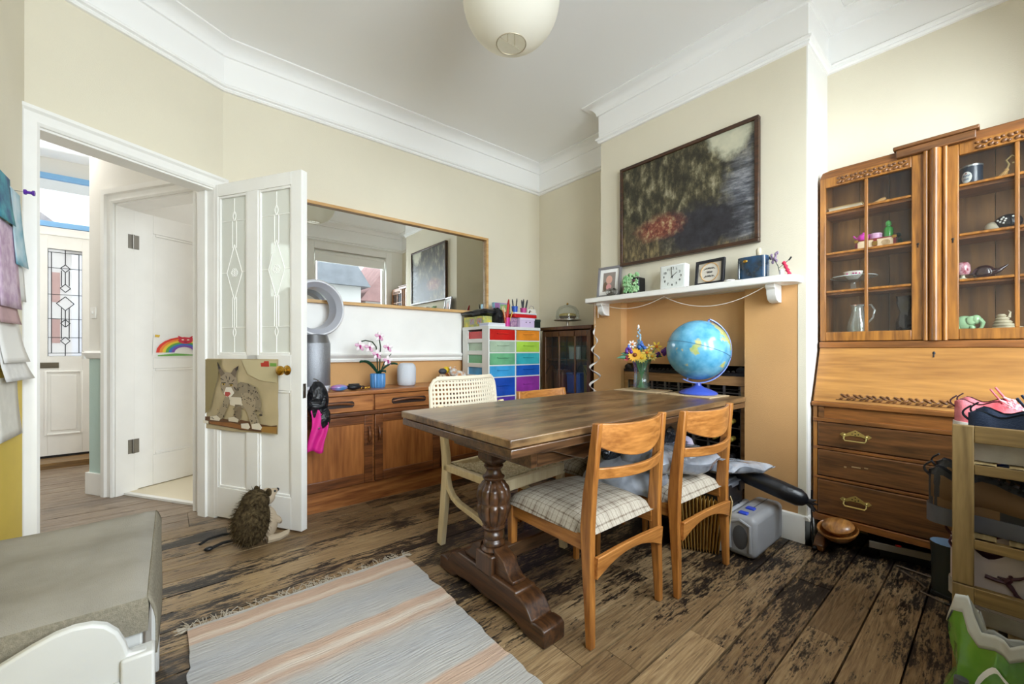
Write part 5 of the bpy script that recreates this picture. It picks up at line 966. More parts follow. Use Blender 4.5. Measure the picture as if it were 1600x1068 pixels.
def cup(name, label, loc, mat, r, h):
    t = T(name, label, 'cup', loc); M(mat).lathe([(0, 0), (r*.85, 0), (r, h), (r*.93, h), (r*.8, .004), (0, .004)], 18).obj('cup_body', t); M(mat).lathe([(r*1.0, h-.004), (r*1.06, h-.003), (r*1.06, h+.002), (r*.95, h+.002)], 18).obj('cup_rim', t); return t
cup('pencil_pot', 'magenta pencil pot at the front of the tower', (2.205, 2.72, TZ), mt('magenta_plastic', '#c92c8d', .4), .028, .075)
def pen(label, loc, tip, mat, capm, r=.004, name='pencil'):
    t = T(name, label, 'pencil' if name == 'pencil' else 'pen', loc); v = Vector(tip); M(mat).cyl((0, 0, 0), tuple(v*.8), r, n=8).obj('barrel', t); M(capm).cyl(tuple(v*.8), tuple(v), r*1.15, r*.5, n=8).obj('tip', t)
C = lambda h: mt('pen_'+h, '#'+h, .4)
for lb, dx, dy, tip, a, b, r in (('thick red marker leaning out of the pencil pot', -.005, .0, (.05, .03, .235), 'c8271f', '9b1b16', .011), ('purple pencil in the magenta pot', -.012, .005, (-.02, .02, .17), '7d4a9a', 'd8c39a', .004), ('yellow pencil in the magenta pot', .012, -.004, (.055, -.005, .16), 'd8b53a', '3a2a20', .004), ('orange pencil in the magenta pot', -.015, -.006, (-.05, -.01, .17), 'd5702c', 'd8c39a', .004), ('silver pen in the magenta pot', .004, .006, (.02, .02, .15), '9aa0a8', '2a2c30', .004), ('red striped pencil in the magenta pot', -.008, -.01, (-.035, -.015, .15), 'b5473c', 'e0cfae', .005), ('black pencil in the magenta pot', .01, .008, (.045, .02, .19), '26262b', '26262b', .004), ('pale wooden ruler standing in the magenta pot', .0, .012, (-.005, .03, .18), 'd6c49c', 'c4b088', .007)):
    pen(lb, (2.205+dx, 2.72+dy, TZ+.006), tip, C(a), C(b), r)
o = T('glitter_card_box', 'tall iridescent packet with colourful card front on the tower', 'box', (2.335, 2.97, TZ)); M(mt('iridescent', '#7fbfd0', .25, .2, var=.9, scale=18, hex2='#d0a4c8')).box(-.09, .1, -.02, .02, 0, .235).obj('carton', o, bevel=.003); M(mt('card_yellow', '#c9bf4a', .5, var=.6, scale=40, hex2='#5aa77c')).box(-.02, .095, -.022, -.02, .03, .22).obj('front_print', o); M(mt('card_violet', '#9a6a9c', .5)).box(-.085, -.03, -.022, -.02, .15, .23).obj('corner_print', o)
o = T('lilac_box', 'lilac lidded box with two dots below the red case', 'box', (2.405, 2.74, TZ)); M(mt('lilac_box', '#cbb7d6', .5)).box(-.085, .085, -.06, .06, 0, .078).obj('box_body', o, bevel=.002); M(mt('lilac_lid', '#d8c8e0', .5)).box(-.088, .088, -.063, .063, .062, .083).obj('lid', o, bevel=.002); m = M(M_black); [m.cyl((x, -.0645, .045), (x, -.0605, .045), .004, n=10) for x in (-.015, .03)]; m.obj('dots', o)
o = T('purple_pouch', 'patterned purple pouch squeezed beside the lilac box', 'pouch', (2.275, 2.76, TZ)); M(mt('purple_pattern', '#7f5f86', .6, var=.7, scale=70, hex2='#b894a8')).box(-.038, .04, -.055, .055, 0, .082).obj('pouch_body', o, bevel=.012, seg=3); M(M_steel).box(-.03, .032, -.002, .002, .082, .086).obj('zip', o)
o = T('red_case', 'flat red case with white lid on the lilac box', 'case', (2.405, 2.755, TZ+.084)); M(mt('red_plastic', '#c01c20', .35)).box(-.14, .12, -.07, .07, 0, .03).obj('case_body', o, bevel=.006); M(M_sw).box(-.142, .122, -.072, .072, .03, .045).obj('lid', o, bevel=.006)
c = cup('pen_pot', 'blue pen pot standing on the red case', (2.36, 2.80, TZ+.1295), mt('blue_plastic', '#2456b8', .4), .028, .06)
c = cup('pen_pot', 'pink pen pot with black felt tips on the red case', (2.455, 2.79, TZ+.1295), mt('pink_plastic', '#b8407f', .4), .03, .05)
for k, (x, y, dx, dz, r) in enumerate(((2.352, 2.80, -.02, .12, .006), (2.368, 2.795, .015, .13, .006), (2.445, 2.785, -.015, .12, .0075), (2.457, 2.80, .01, .13, .0075), (2.467, 2.782, .03, .125, .0075))):
    pen(['short black felt tip in the blue pot', 'tall black felt tip in the blue pot', 'black felt tip leaning towards the blue pot', 'upright black felt tip in the pink pot', 'black felt tip leaning towards the chimney'][k], (x, y, TZ+.135), (dx, .0, dz), C('1c1d22'), C('2d2f36'), r, 'felt_tip')
o = T('green_tin', 'dark green flat tin overhanging the tower beside the cabinet', 'tin', (2.555, 2.83, TZ)); M(mt('dark_green_tin', '#23322c', .4, .3)).box(-.055, .06, -.1, .1, 0, .075).obj('tin_body', o, bevel=.006); M(mt('dark_green_lid', '#2c3c34', .4, .3)).box(-.057, .062, -.102, .102, .055, .082).obj('lid', o, bevel=.006)
o = T('cherry_bag', 'white paper gift bag printed with dark cherries on the green tin', 'bag', (2.555, 2.84, TZ+.083)); M(mt('bag_paper', '#ddd8cc', .7)).box(-.05, .055, -.05, .05, 0, .095).obj('bag_paper', o, bevel=.002); m = M(C('2c3a2c')); rr = random.Random(8); [m.ell((rr.uniform(-.04, .045), -.051, rr.uniform(.015, .08)), (.008, .001, .008), 8, 5) for _ in range(7)]; m.use(C('8a2a2a')); [m.ell((rr.uniform(-.04, .045), -.051, rr.uniform(.015, .08)), (.005, .001, .005), 8, 5) for _ in range(5)]; m.obj('cherry_print', o); M(mt('handle_cord', '#8a7a8a', .7)).tube([(-.03, -.045, .095), (-.01, -.05, .125), (.02, -.05, .12), (.035, -.045, .095)], .002, 6).obj('cord_handle', o)
# cake stand on the cabinet
o = T('cake_stand', 'glass dome cake stand on the glazed cabinet', 'cake stand', (2.76, 2.53, 1.2255)); M_gl = glass('clear_glass', '#f3f7f6', .06, .02, .35)
M(mt('stand_metal', '#b5b0a2', .35, .6)).lathe([(0, 0), (.05, 0), (.05, .005), (.012, .012), (.01, .05), (.11, .058), (.122, .06), (.122, .066), (0, .066)], 28).obj('stand', o); M(M_gl).lathe([(.105, .067), (.107, .1), (.1, .145), (.075, .18), (.03, .198), (.006, .202)], 28).obj('dome', o, ang=60); M(M_brass).lathe([(.005, .2), (.011, .207), (.008, .216), (0, .22)], 12).obj('dome_knob', o)
o2 = T('sponge_cake', 'small yellow fluted cake under the glass dome', 'cake', (2.76, 2.53, 1.2925)); m = M(mt('sponge', '#b9a24e', .8, var=.4, scale=60)); n = 48; m.rings([[(r*(1+.03*math.cos(16*2*PI*k/n))*math.cos(2*PI*k/n), r*(1+.03*math.cos(16*2*PI*k/n))*math.sin(2*PI*k/n), z) for k in range(n)] for r, z in ((.06, 0), (.075, .035), (.07, .05), (.04, .058))]).obj('cake_body', o2); M(mt('paper_case', '#55401f', .8)).lathe([(0, 0), (.058, 0), (.076, .03), (.078, .03), (.06, -.0)], 32).obj('baking_case', o2)

# ------------------------------------------------------------------ mantel things
MZ = 1.4105
def mframe(name, label, cat, y, w, h, fw, fmat, lean, rz, x=2.50):
    t = T(name, label, cat, (x, y, MZ)); Rr = Matrix.Rotation(rad(rz), 4, 'Z') @ Matrix.Rotation(rad(lean), 4, 'Y')
    m = M(fmat).at(Rr); m.box(-.008, .01, -w/2, w/2, 0, fw).box(-.008, .01, -w/2, w/2, h-fw, h).box(-.008, .01, -w/2, -w/2+fw, fw, h-fw).box(-.008, .01, w/2-fw, w/2, fw, h-fw); m.obj('frame', t, bevel=.002); return t, Rr
t, Rr = mframe('photo_frame', 'silver frame with a child portrait photo on the mantel end', 'picture frame', 1.885, .19, .235, .018, mt('silver_frame', '#8d8b90', .35, .6), 8, 8)
M(M_paper).at(Rr).box(.0, .006, -.078, .078, .018, .217).obj('mount', t, ang=0); m = M(mt('photo_grey', '#9a8f88', .5, var=.2)).at(Rr); m.box(-.001, .0, -.05, .05, .045, .19); m.use(mt('photo_skin', '#d3a493', .6)).ell((-.001, .0, .135), (.0008, .026, .032), 12, 8).use(mt('photo_hair', '#6f5a48', .6)).ell((-.001, .03, .085), (.0008, .016, .035), 12, 8).use(mt('photo_pink', '#d89c9a', .6)).ell((-.0012, .002, .08), (.0008, .024, .022), 12, 8); m.obj('photograph', t)
M(mt('frame_back', '#4a4845', .6)).at(Rr).box(.006, .012, -.085, .085, .005, .228).obj('backing', t)
o = T('wire_bird', 'bundle of silver wire curls in front of the portrait photo', 'ornament', (2.455, 1.825, MZ)); rr = random.Random(9); m = M(M_steel)
for k in range(16): a0 = rr.uniform(0, 6); ti = rr.uniform(-.9, .9); r = rr.uniform(.016, .026); cx, cy = rr.uniform(-.01, .01), rr.uniform(-.03, .03); m.tube([(cx+r*math.cos(a*PI/8)*math.cos(ti), cy+r*math.cos(a*PI/8)*math.sin(ti), .03+r*math.sin(a*PI/8)) for a in range(17)], .0016, 5)
m.obj('wire_curls', o); M(mt('pewter', '#77736c', .4, .7)).ell((0, 0, .012), (.025, .035, .012), 14, 8).obj('base', o)
o = T('succulent_planter', 'green succulent spilling from a square black planter on the mantel', 'plant', (2.495, 1.65, MZ)); M(M_black).box(-.04, .045, -.055, .065, 0, .11).obj('planter', o, bevel=.008); M_suc = mt('succulent', '#6ba368', .5, var=.4, scale=40, hex2='#a9cf9f'); rr = random.Random(4)
for k in range(15):
    y, z = rr.uniform(-.065, .05), rr.uniform(.02, .12); z = max(.022, z); m = M(M_suc); r = rr.uniform(.017, .024)
    for j in range(7): a = j*2*PI/7; m.ell((-.05-.002*j % 3, y+r*.75*math.cos(a), z+r*.75*math.sin(a)), (.006, r*.55, r*.4), 8, 5, rot=(a, 0, 0))
    m.ell((-.055, y, z), r*.4, 8, 6); m.obj('rosette', o, ang=60)
m = M(mt('plum_leaf', '#5c2440', .5)); [m.ell((-.058, -.02+.014*math.cos(a), .075+.014*math.sin(a)), (.005, .01, .006), 8, 5, rot=(a, 0, 0)) for a in (0, 1.2, 2.5, 3.7, 5)]; m.obj('plum_rosette', o)
m = M(M_suc); [m.ell((-.03+.01*(k % 2), -.04+.014*k, .125+.012*math.sin(k*1.7)), (.012, .014, .012), 8, 6) for k in range(6)]; m.obj('top_leaves', o)
# clock
t = T('mantel_clock', 'square white mantel clock showing just before two', 'clock', (2.485, 1.357, MZ)); Rr = Matrix.Rotation(rad(2), 4, 'Y'); w = .174
M(mt('clock_white', '#e2e4e3', .35)).at(Rr).box(-.02, .035, -w/2, w/2, 0, .155).obj('case', t, bevel=.006); M(mt('clock_dial', '#d5dad6', .5)).at(Rr).box(-.0215, -.0195, -w/2+.012, w/2-.012, .01, .145).obj('dial', t, ang=0)
M_ink = mt('ink_black', '#1c1d1f', .5)
for k in range(1, 13):
    a = PI/2-k*PI/6; text_mesh(str(k), M_ink, t, .022, tuple(Rr @ Vector((-.0222, -.058*math.cos(a), .078+.053*math.sin(a)))), (PI/2, 0, -PI/2), 'numeral')
for a, l, wd in ((97, .062, .003), (38, .042, .0042)): ar_ = rad(a); M(M_ink).at(Rr).strip([(-.0235, .012*math.cos(ar_), .078-.012*math.sin(ar_)), (-.0235, -l*math.cos(ar_), .078+l*math.sin(ar_))], wd, .0012, (math.sin(0)+1, 0, 0)).obj('clock_hand', t)
M(M_ink).at(Rr).ell((-.0235, 0, .078), (.0015, .005, .005), 10, 6).obj('hand_hub', t)
t, Rr = mframe('hoop_frame', 'black box frame with a stitched embroidery hoop on the mantel', 'picture frame', 1.135, .185, .155, .018, mt('black_frame', '#1b1c22', .35), 6, -8, 2.49)
M(mt('linen_card', '#cfc8ba', .8)).at(Rr).box(.0, .006, -.078, .078, .016, .14).obj('mount', t, ang=0); C_ = Rr @ Matrix.Translation((0, 0, .078)); M(mt('hoop_cloth', '#dcd7cc', .8)).at(C_).at(C_ @ Matrix.Rotation(-PI/2, 4, 'Y')).lathe([(0, .002), (.056, .002), (.056, .0)], 28).obj('hoop_fabric', t); M(M_oak).at(C_).tube([(-.002, .057*math.cos(k*PI/14), .057*math.sin(k*PI/14)) for k in range(29)], .003, 6).obj('hoop_ring', t)
m = M(M_ink).at(C_); rr = random.Random(12)
for r0, zc in ((.018, .024), (.014, 0), (.02, -.024)):
    for k in range(5): y = lerp(r0, -r0, k/4); m.tube([(-.0035, y+.004*math.cos(a), zc+.006*math.sin(a*1.5+k)) for a in range(6)], .0011, 4)
for s in (-1, 1):
    for zc in (-.028, .02): m.tube([(-.0035, s*(.022+.004*a), zc+.005*math.sin(a*1.4)) for a in range(4)], .0013, 4)
m.obj('stitched_writing', t); M(M_black).at(Rr).box(.006, .012, -.09, .09, .002, .152).obj('backing', t)
o = T('blue_vase', 'ribbed deep blue oval vase with gold charm on the mantel', 'vase', (2.495, .892, MZ)); m = M(mt('blue_glaze', '#12466e', .12, coat=.8, var=.6, scale=14, hex2='#0c1f2c')); rs = []
for z in [0, .004]+[.01+.006*k for k in range(18)]+[.122, .124]:
    s = .94 if z < .003 else (1.0+(.008 if int(z*1000/6) % 2 else -.006)); rs.append([(.042*s*math.copysign(abs(math.cos(a))**.6, math.cos(a)), .076*s*math.copysign(abs(math.sin(a))**.6, math.sin(a)), z) for a in [2*PI*k/40 for k in range(40)]])
rs.append([(p[0]*.9, p[1]*.9, .12) for p in rs[-1]]); rs.append([(p[0]*.9, p[1]*.9, .03) for p in rs[-1]]); m.rings(rs).obj('vase_body', o); M(M_brass).ell((-.046, .025, .1), (.004, .011, .009), 12, 8).obj('gold_charm', o)
o = T('peg_stopper', 'pale stopper peg standing up out of the blue vase', 'stopper', (2.49, .862, MZ+.034)); M(mt('bone', '#c9bfa8', .5)).lathe([(0, 0), (.009, 0), (.009, .095), (.013, .1), (.014, .125), (.01, .135), (0, .138)], 14).obj('peg', o); M(M_brass).lathe([(.0095, .09), (.012, .091), (.012, .096), (.0095, .097)], 14).obj('collar', o)
o = T('dried_flower_sprig', 'dried lilac sprig standing behind the pink striped ornament', 'flower', (2.51, .765, MZ)); M(M_stem).tube([(0, 0, 0), (.0, .01, .06), (.0, .03, .1)], .0018, 5).tube([(0, .005, .05), (0, -.04, .085)], .0015, 5).obj('stem', o); m = M(mt('dried_lilac', '#8a7890', .8)); rr = random.Random(6); [m.ell((rr.uniform(-.006, .006), .02+.02*rr.random()+.012*k/8*rr.choice((-1, 1)), .085+.006*k), (.006, .007, .01), 7, 5) for k in range(9)]; m.obj('blossom', o); M(M_ink).tube([(0, -.04, .083), (0, -.052, .1)], .004, 6).tube([(0, .045, .1), (0, .055, .12)], .004, 6).obj('buds', o)
o = T('pink_ornament', 'tiny pink and white striped ornament at the mantel end', 'ornament', (2.475, .735, MZ)); M_cor = mt('coral_pink', '#cf3658', .4); m = M(M_sw); m.ell((0, .012, .018), (.01, .014, .018), 12, 8); m.obj('white_figure', o); m = M(M_cor)
for k in range(7): m.cyl((0, -.006-.004*k+.012, .07-.010*k), (0, -.014-.004*k+.012, .062-.010*k), .007 if k % 2 else .0095, n=10)
m.obj('striped_tail', o)
o = T('candle_end', 'flat white tealight lying on the mantel near the blue vase', 'candle', (2.45, 1.0, MZ)); M(M_white).lathe([(0, 0), (.028, 0), (.028, .007), (.02, .009), (0, .009)], 18).obj('wax', o); M(M_ink).cyl((0, 0, .008), (0, 0, .014), .001, n=5).obj('wick', o)
# cord looped beneath the shelf, spiral streamer
o = T('white_cord', 'thin white cord looped below the mantel shelf', 'cord', (2.5, 1.3, 1.3)); m = M(mt('cord_white', '#e9e2d4', .6)); pts = []
for (ya, yb, sag) in ((1.94, 1.42, .055), (1.42, .82, .085)):
    for k in range(15): f = k/14; pts.append((lerp(-.02, -.03, f), lerp(ya, yb, f)-1.3, .066-sag*4*f*(1-f)-(0 if ya > 1.5 else -.0)))
m.tube(pts, .0022, 5).tube([(-.02, .64, .066), (-.018, .665, .02), (-.02, .66, -.04)], .002, 5).obj('cord', o)
o = T('spiral_streamer', 'silver white spiral party streamer hanging from the mantel end', 'streamer', (2.435, 1.955, .70)); m = M(mt('silver_foil', '#dedad6', .35, .2)); N = 90; L_, R_ = [], []
for k in range(N+1):
    f = k/N; z = lerp(.50, .02, f); r = .01+.034*min(1, f*1.5); a = f*2*PI*3.6; w = .002+.005*min(1, f*1.3); L_.append((r*math.cos(a), r*math.sin(a), z+w)); R_.append(((r-.012)*math.cos(a), (r-.012)*math.sin(a), z-w))
i = m.V(L_+R_); m.F([(k, k+1, N+2+k, N+1+k) for k in range(N)], i); m.obj('foil_spiral', o, ang=80, solid=.0008); M(mt('cord_white', '#e9e2d4', .6)).cyl((0, 0, .51), (0, 0, .6735), .001, n=5).obj('hanging_thread', o); M(MATS['silver_foil']).ell((R_[-1][0], R_[-1][1], .014), (.014, .014, .004), 12, 6).obj('foil_disc', o)

# ------------------------------------------------------------------ table things
TT = .7505
for lb, x, y, rz in (('flat cork mat under the flower vase', 2.39, 1.52, 4), ('flat cork mat under the globe', 2.38, 1.17, -3)):
    o = T('place_mat', lb, 'mat', (x, y, TT), rad(rz), group='cork mats on the table'); M(mt('cork', '#c4ab86', .8, var=.15, scale=60)).box(-.11, .11, -.15, .15, 0, .005).obj('cork_sheet', o, bevel=.001); M(mt('mat_felt', '#5d4b38', .9)).box(-.108, .108, -.148, .148, -.0003, .0008).obj('felt_back', o)
gb = T('desk_globe', 'pale blue terrestrial globe on a violet blue stand', 'globe', (2.42, 1.168, TT+.0055))
def globe_material():
    m = bpy.data.materials.new('globe_map'); m.use_nodes = True; n = m.node_tree; L = n.links.new; b = n.nodes['Principled BSDF']; b.inputs['Roughness'].default_value = .22; b.inputs['Coat Weight'].default_value = .4
    tc = n.nodes.new('ShaderNodeTexCoord')
    def nz(s, d, ox): 
        mp = n.nodes.new('ShaderNodeMapping'); mp.inputs['Location'].default_value = (ox, ox*.7, -ox); L(tc.outputs['Object'], mp.inputs[0]); k = n.nodes.new('ShaderNodeTexNoise'); k.inputs['Scale'].default_value = s; k.inputs['Detail'].default_value = d; k.inputs['Roughness'].default_value = .55; L(mp.outputs[0], k.inputs[0]); return k.outputs[0]
    def rp(v, st):
        r = n.nodes.new('ShaderNodeValToRGB'); cr = r.color_ramp
        while len(cr.elements) < len(st): cr.elements.new(.5)
        for e, (p, c) in zip(cr.elements, st): e.position = p; e.color = lin(c)
        L(v, r.inputs[0]); return r.outputs[0]
    sea = rp(nz(14, 4, 1), ((.3, '#3f93bd'), (.7, '#79bfe0'))); land = rp(nz(11, 3, 4), ((.3, '#8fae62'), (.5, '#c9c283'), (.7, '#7fa78a')))
    mk = rp(nz(3.6, 4, 2.37), ((.585, '#000000'), (.6, '#ffffff'))); mx = n.nodes.new('ShaderNodeMix'); mx.data_type = 'RGBA'; L(mk, mx.inputs[0]); L(sea, mx.inputs[6]); L(land, mx.inputs[7]); L(mx.outputs[2], b.inputs['Base Color']); return m
GZ = .262; Gt = Matrix.Translation((0, 0, GZ)) @ Euler((rad(-8), rad(-4), 0)).to_matrix().to_4x4() @ Matrix.Rotation(rad(-26), 4, Vector((.769, -.64, 0)).cross(Vector((0, 0, 1))).normalized())
sph = M(globe_material()).ell((0, 0, 0), .178, 48, 30).obj('sphere', gb, ang=80); sph.matrix_local = Gt
M_vb = mt('violet_blue', '#3f55b5', .35, coat=.3); M_pb = mt('periwinkle', '#6f86c9', .35, coat=.3)
el = M(mt('equator_line', '#2f5f86', .5)).tube([(.1785*math.cos(k*PI/24), .1785*math.sin(k*PI/24), 0) for k in range(49)], .0012, 5).obj('equator_line', gb); el.matrix_local = Gt
ra = Vector((.769, -.64, 0)).normalized()
m = M(M_pb); aa = [lerp(70, -118, k/24) for k in range(25)]
m.strip([tuple(ra*(.196*math.cos(rad(a)))+Vector((0, 0, GZ+.196*math.sin(rad(a))))) for a in aa], .02, .006, tuple(ra.cross(Vector((0, 0, 1))))).obj('meridian_arm', gb)
m = M(M_vb); m.lathe([(0, 0), (.105, 0), (.108, .006), (.1, .014), (.07, .028), (.035, .04), (.02, .05), (.016, .066), (0, .068)], 36).obj('stand_base', gb)
for a in (70, -110): p = ra*(.19*math.cos(rad(a)))+Vector((0, 0, GZ+.19*math.sin(rad(a)))); q = ra*(.176*math.cos(rad(a)))+Vector((0, 0, GZ+.176*math.sin(rad(a)))); M(M_pb).cyl(tuple(p), tuple(q), .006, n=10).obj('axis_pin', gb)
vs_ = T('glass_vase', 'flared clear glass vase on the table', 'vase', (2.395, 1.535, TT+.0055)); m = M(glass('green_glass', '#eef7f1', .025, .03, .3)); n = 40
def fl(r, z): return [(r*(1+.035*math.cos(10*2*PI*k/n))*math.cos(2*PI*k/n), r*(1+.035*math.cos(10*2*PI*k/n))*math.sin(2*PI*k/n), z) for k in range(n)]
m.rings([fl(.052, 0), fl(.056, .01), fl(.05, .06), fl(.046, .11), (fl(.052, .16)), fl(.066, .2)], True, False).rings([fl(.063, .2), fl(.049, .16), fl(.043, .11), fl(.047, .06), fl(.05, .012)], False, True).obj('glass_body', vs_, ang=60)
M(glass('vase_water', '#e3f3ea', .03, .02, .2)).lathe([(.046, .014), (.045, .06), (.042, .105), (0, .105)], 20).obj('water', vs_)
def flower(label, dx, dy, h, bloom, name):
    t = T(name, label, 'flower', (2.395, 1.535, TT+.02), group='flowers in the glass vase'); M(mt('green_stem', '#2f7a45', .5)).tube([(-dx*.16, -dy*.16, 0), (dx*.12, dy*.12, .1), (dx*.35, dy*.35, .17), (dx, dy, h)], .0032, 6).obj('stem', t); bloom(t, Vector((dx, dy, h))); return t
cam_v = Vector((-.84, -.54, .1)).normalized(); pa_ = cam_v.cross(Vector((0, 0, 1))).normalized(); pb_ = pa_.cross(cam_v)
def daisy(c1_, c2_, r, n=14, tilt=0):
    def f(t, p):
        m = M(c1_)
        for k in range(n):
            a = 2*PI*k/n; d = pa_*math.cos(a)+pb_*math.sin(a); e = pa_*-math.sin(a)+pb_*math.cos(a); q = p+d*r*.62; i = m.V([tuple(p+d*r*.2+e*r*.06), tuple(q+e*r*.2+cam_v*.004), tuple(p+d*r+cam_v*.002), tuple(q-e*r*.2+cam_v*.004), tuple(p+d*r*.2-e*r*.06), tuple(q-cam_v*.003)]); m.F([(0, 1, 2, 3, 4), (1, 0, 5), (2, 1, 5), (3, 2, 5), (4, 3, 5), (0, 4, 5)], i)
        m.obj('petals', t); M(c2_).ell(tuple(p+cam_v*.004), r*.3, 10, 7).obj('centre', t)
    return f
def spike(c1_, n, l, r, tilt, tipc=None):
    def f(t, p):
        m = M(c1_); rr = random.Random(int(p.x*1e4)); ax = Vector(tilt).normalized()
        for k in range(n):
            f_ = k/n; rad_ = r*(1-.6*f_); a = rr.uniform(0, 6.28); o_ = p+ax*l*f_+Vector((math.cos(a), math.sin(a), 0))*rad_*.7; m.ell(tuple(o_), (rad_*.42, rad_*.42, rad_*.5), 7, 5)
        m.obj('florets', t); M(tipc or c1_).ell(tuple(p+ax*l*1.06), (r*.3, r*.3, r*.6), 7, 5).obj('tip', t)
    return f
Y1, Y2, O1, BR = C('e0a92c'), C('e6c63c'), C('dd7a22'), C('7a3f18'); PU, BL, WH, RD = C('5a2a8a'), C('3c6fc4'), C('e6e4e2'), C('b02848')
def at_px(dp, dz): return (ra.x*dp, ra.y*dp, dz)   # offset across the view
for lb, dp, h, dd, bl_, nm in (('large golden gerbera at the front of the bouquet', -.045, .235, -.03, daisy(Y1, BR, .048, 16), 'gerbera'), ('round yellow flower below the gerbera', .0, .215, -.045, daisy(Y2, Y1, .036, 12), 'yellow_flower'), ('yellow daffodil with orange trumpet', .035, .25, -.02, daisy(Y2, O1, .034, 6), 'daffodil'), ('pale yellow bloom right beside the vase centre', .07, .225, -.02, daisy(C('e5d469'), Y1, .034, 9), 'yellow_flower'), ('high yellow daffodil on the globe side', .1, .29, 0, daisy(Y2, O1, .038, 6), 'daffodil'), ('white daisy at the top of the bouquet', -.06, .305, .02, daisy(WH, O1, .03, 7), 'daisy'), ('small white star flower on the globe side', .055, .285, .02, daisy(WH, Y2, .026, 5), 'daisy'), ('pink flower low on the chimney side', -.10, .215, 0, daisy(RD, C('7a1a30'), .022, 7), 'pink_flower'),
        ('purple and blue cluster behind the gerbera', -.085, .255, .0, spike(PU, 14, .03, .03, (0, 0, 1), BL), 'purple_flower'), ('long violet lavender spike leaning to the globe', .125, .235, 0, spike(PU, 22, .085, .03, (ra.x*.8, ra.y*.8, .75), C('8fb04a')), 'lavender'), ('tall white and blue larkspur spire', -.015, .275, .02, spike(C('8fb7cf'), 20, .14, .024, (-.05, 0, 1), WH), 'larkspur'), ('bright blue cornflower in the middle', .0, .28, -.01, spike(BL, 10, .03, .03, (0, 0, 1), BL), 'cornflower')):
    p = at_px(dp, h); flower(lb, p[0]+dd*.7, p[1]+dd*.5, h-.02, bl_, nm)
lf = T('foliage_sprig', 'green leaves fanning from the vase rim', 'flower', (2.395, 1.535, TT+.02), group='flowers in the glass vase'); 
for k, (dp, dz, l) in enumerate(((-.12, .0, .1), (-.1, .03, .09), (.1, .01, .1), (.03, .0, .07), (-.03, -.01, .08))):
    m = M(mt('vase_leaf', '#2e6b4c', .5, var=.3)); d = Vector((ra.x*dp, ra.y*dp, 0)); e = Vector((0, 0, 1)); i0 = Vector((d.x*.3, d.y*.3, .17)); m.sheet(lambda a, b: tuple(i0+d*b*1.1+Vector((0, 0, (dz+.02)*b+.02*math.sin(b*3)))+(cam_v.cross(d).normalized()*.014*math.sin(PI*b)*(a-.5)*2)), 3, 7); m.obj('leaf', lf, solid=.001)

# ------------------------------------------------------------------ parcels, file and case by the fireplace
def crease(m, s=7, st=.9):
    n = m.node_tree; L = n.links.new; tc = n.nodes.new('ShaderNodeTexCoord'); ns = n.nodes.new('ShaderNodeTexNoise'); ns.inputs['Scale'].default_value = 5; ns.inputs['Detail'].default_value = 3; L(tc.outputs['Object'], ns.inputs[0])
    ad = n.nodes.new('ShaderNodeVectorMath'); ad.operation = 'MULTIPLY_ADD'; ad.inputs[1].default_value = (.25, .25, .25); L(ns.outputs['Color'], ad.inputs[0]); L(tc.outputs['Object'], ad.inputs[2])
    hs = []
    for k in (1, 2.3):
        v = n.nodes.new('ShaderNodeTexVoronoi'); v.inputs['Scale'].default_value = s*k; L(ad.outputs[0], v.inputs['Vector']); hs.append(v.outputs['Distance'])
    a = n.nodes.new('ShaderNodeMath'); a.operation = 'MULTIPLY_ADD'; a.inputs[1].default_value = .45; L(hs[1], a.inputs[0]); L(hs[0], a.inputs[2])
    bp = n.nodes.new('ShaderNodeBump'); bp.inputs['Strength'].default_value = st; bp.inputs['Distance'].default_value = .05; L(a.outputs[0], bp.inputs['Height']); L(bp.outputs[0], n.nodes['Principled BSDF'].inputs['Normal']); return m
M_mail = crease(mt('grey_mailer', '#a3a8b0', .22, coat=.35, var=.2, scale=9, hex2='#858a93'), 5, .5); M_mail2 = crease(mt('dark_mailer', '#2c2f36', .25, coat=.3), 10)
def parcel(label, loc, size, mat, seed, rot=(0, 0, 0), amp=.09, name='mailing_bag', text=False):
    t = T(name, label, 'parcel', loc); t.rotation_euler = rot; a, b, c = size; rr = random.Random(seed); ph = [rr.uniform(0, 6) for _ in range(8)]; m = M(mat); N1, N2 = 30, 24
    def sh(s):
        def f(u, v):
            x, y = u*2-1, v*2-1; e = max(0, (1-x**4)*(1-y**4)); wr_ = amp*(math.sin(5*x+ph[0]+2*y)*math.sin(4*y+ph[1])+.6*abs(math.sin(9*x*y+ph[2]+3*x))+.5*abs(math.sin(7*y-5*x+ph[3])))
            return (a*x*(1-.03*y*y)+.012*math.sin(6*y+ph[4]), b*y+.012*math.sin(5*x+ph[5]), s*c*(e**.5)*(1+wr_)+.012*math.sin(4*x+ph[6])*(1-e)+.3*c*amp*math.sin(11*x+7*y))
        return f
    m.sheet(sh(1), N1, N2).sheet(sh(-1), N1, N2); m.obj('plastic_sleeve', t, ang=35); M(mat).strip([(a*.98, -b*.95, 0), (a*1.03, 0, .004), (a*.98, b*.95, 0)], .025, .002, (1, 0, .2)).obj('sealed_flap', t)
    if text:
        q = M(M_ink); rr = random.Random(5)
        for k in range(5):
            x = -.07+.012*k
            while x < .07-.008*k: l = rr.uniform(.006, .018); q.box(x, x+l, .034-.02*k, .041-.02*k, c*1.13, c*1.13+.0004); x += l+.006
        q.obj('printed_lines', t, ang=0)
    return t
parcel('large silver grey mailing bag with printed lines on top of the chair heap', (1.80, 1.035, .505), (.22, .17, .06), M_mail, 1, (rad(-6), rad(4), rad(-12)), text=True)
parcel('crumpled grey mailing bag hanging off the chair seat side', (1.60, 1.10, .47), (.12, .17, .04), M_mail, 2, (rad(4), rad(-38), rad(10)))
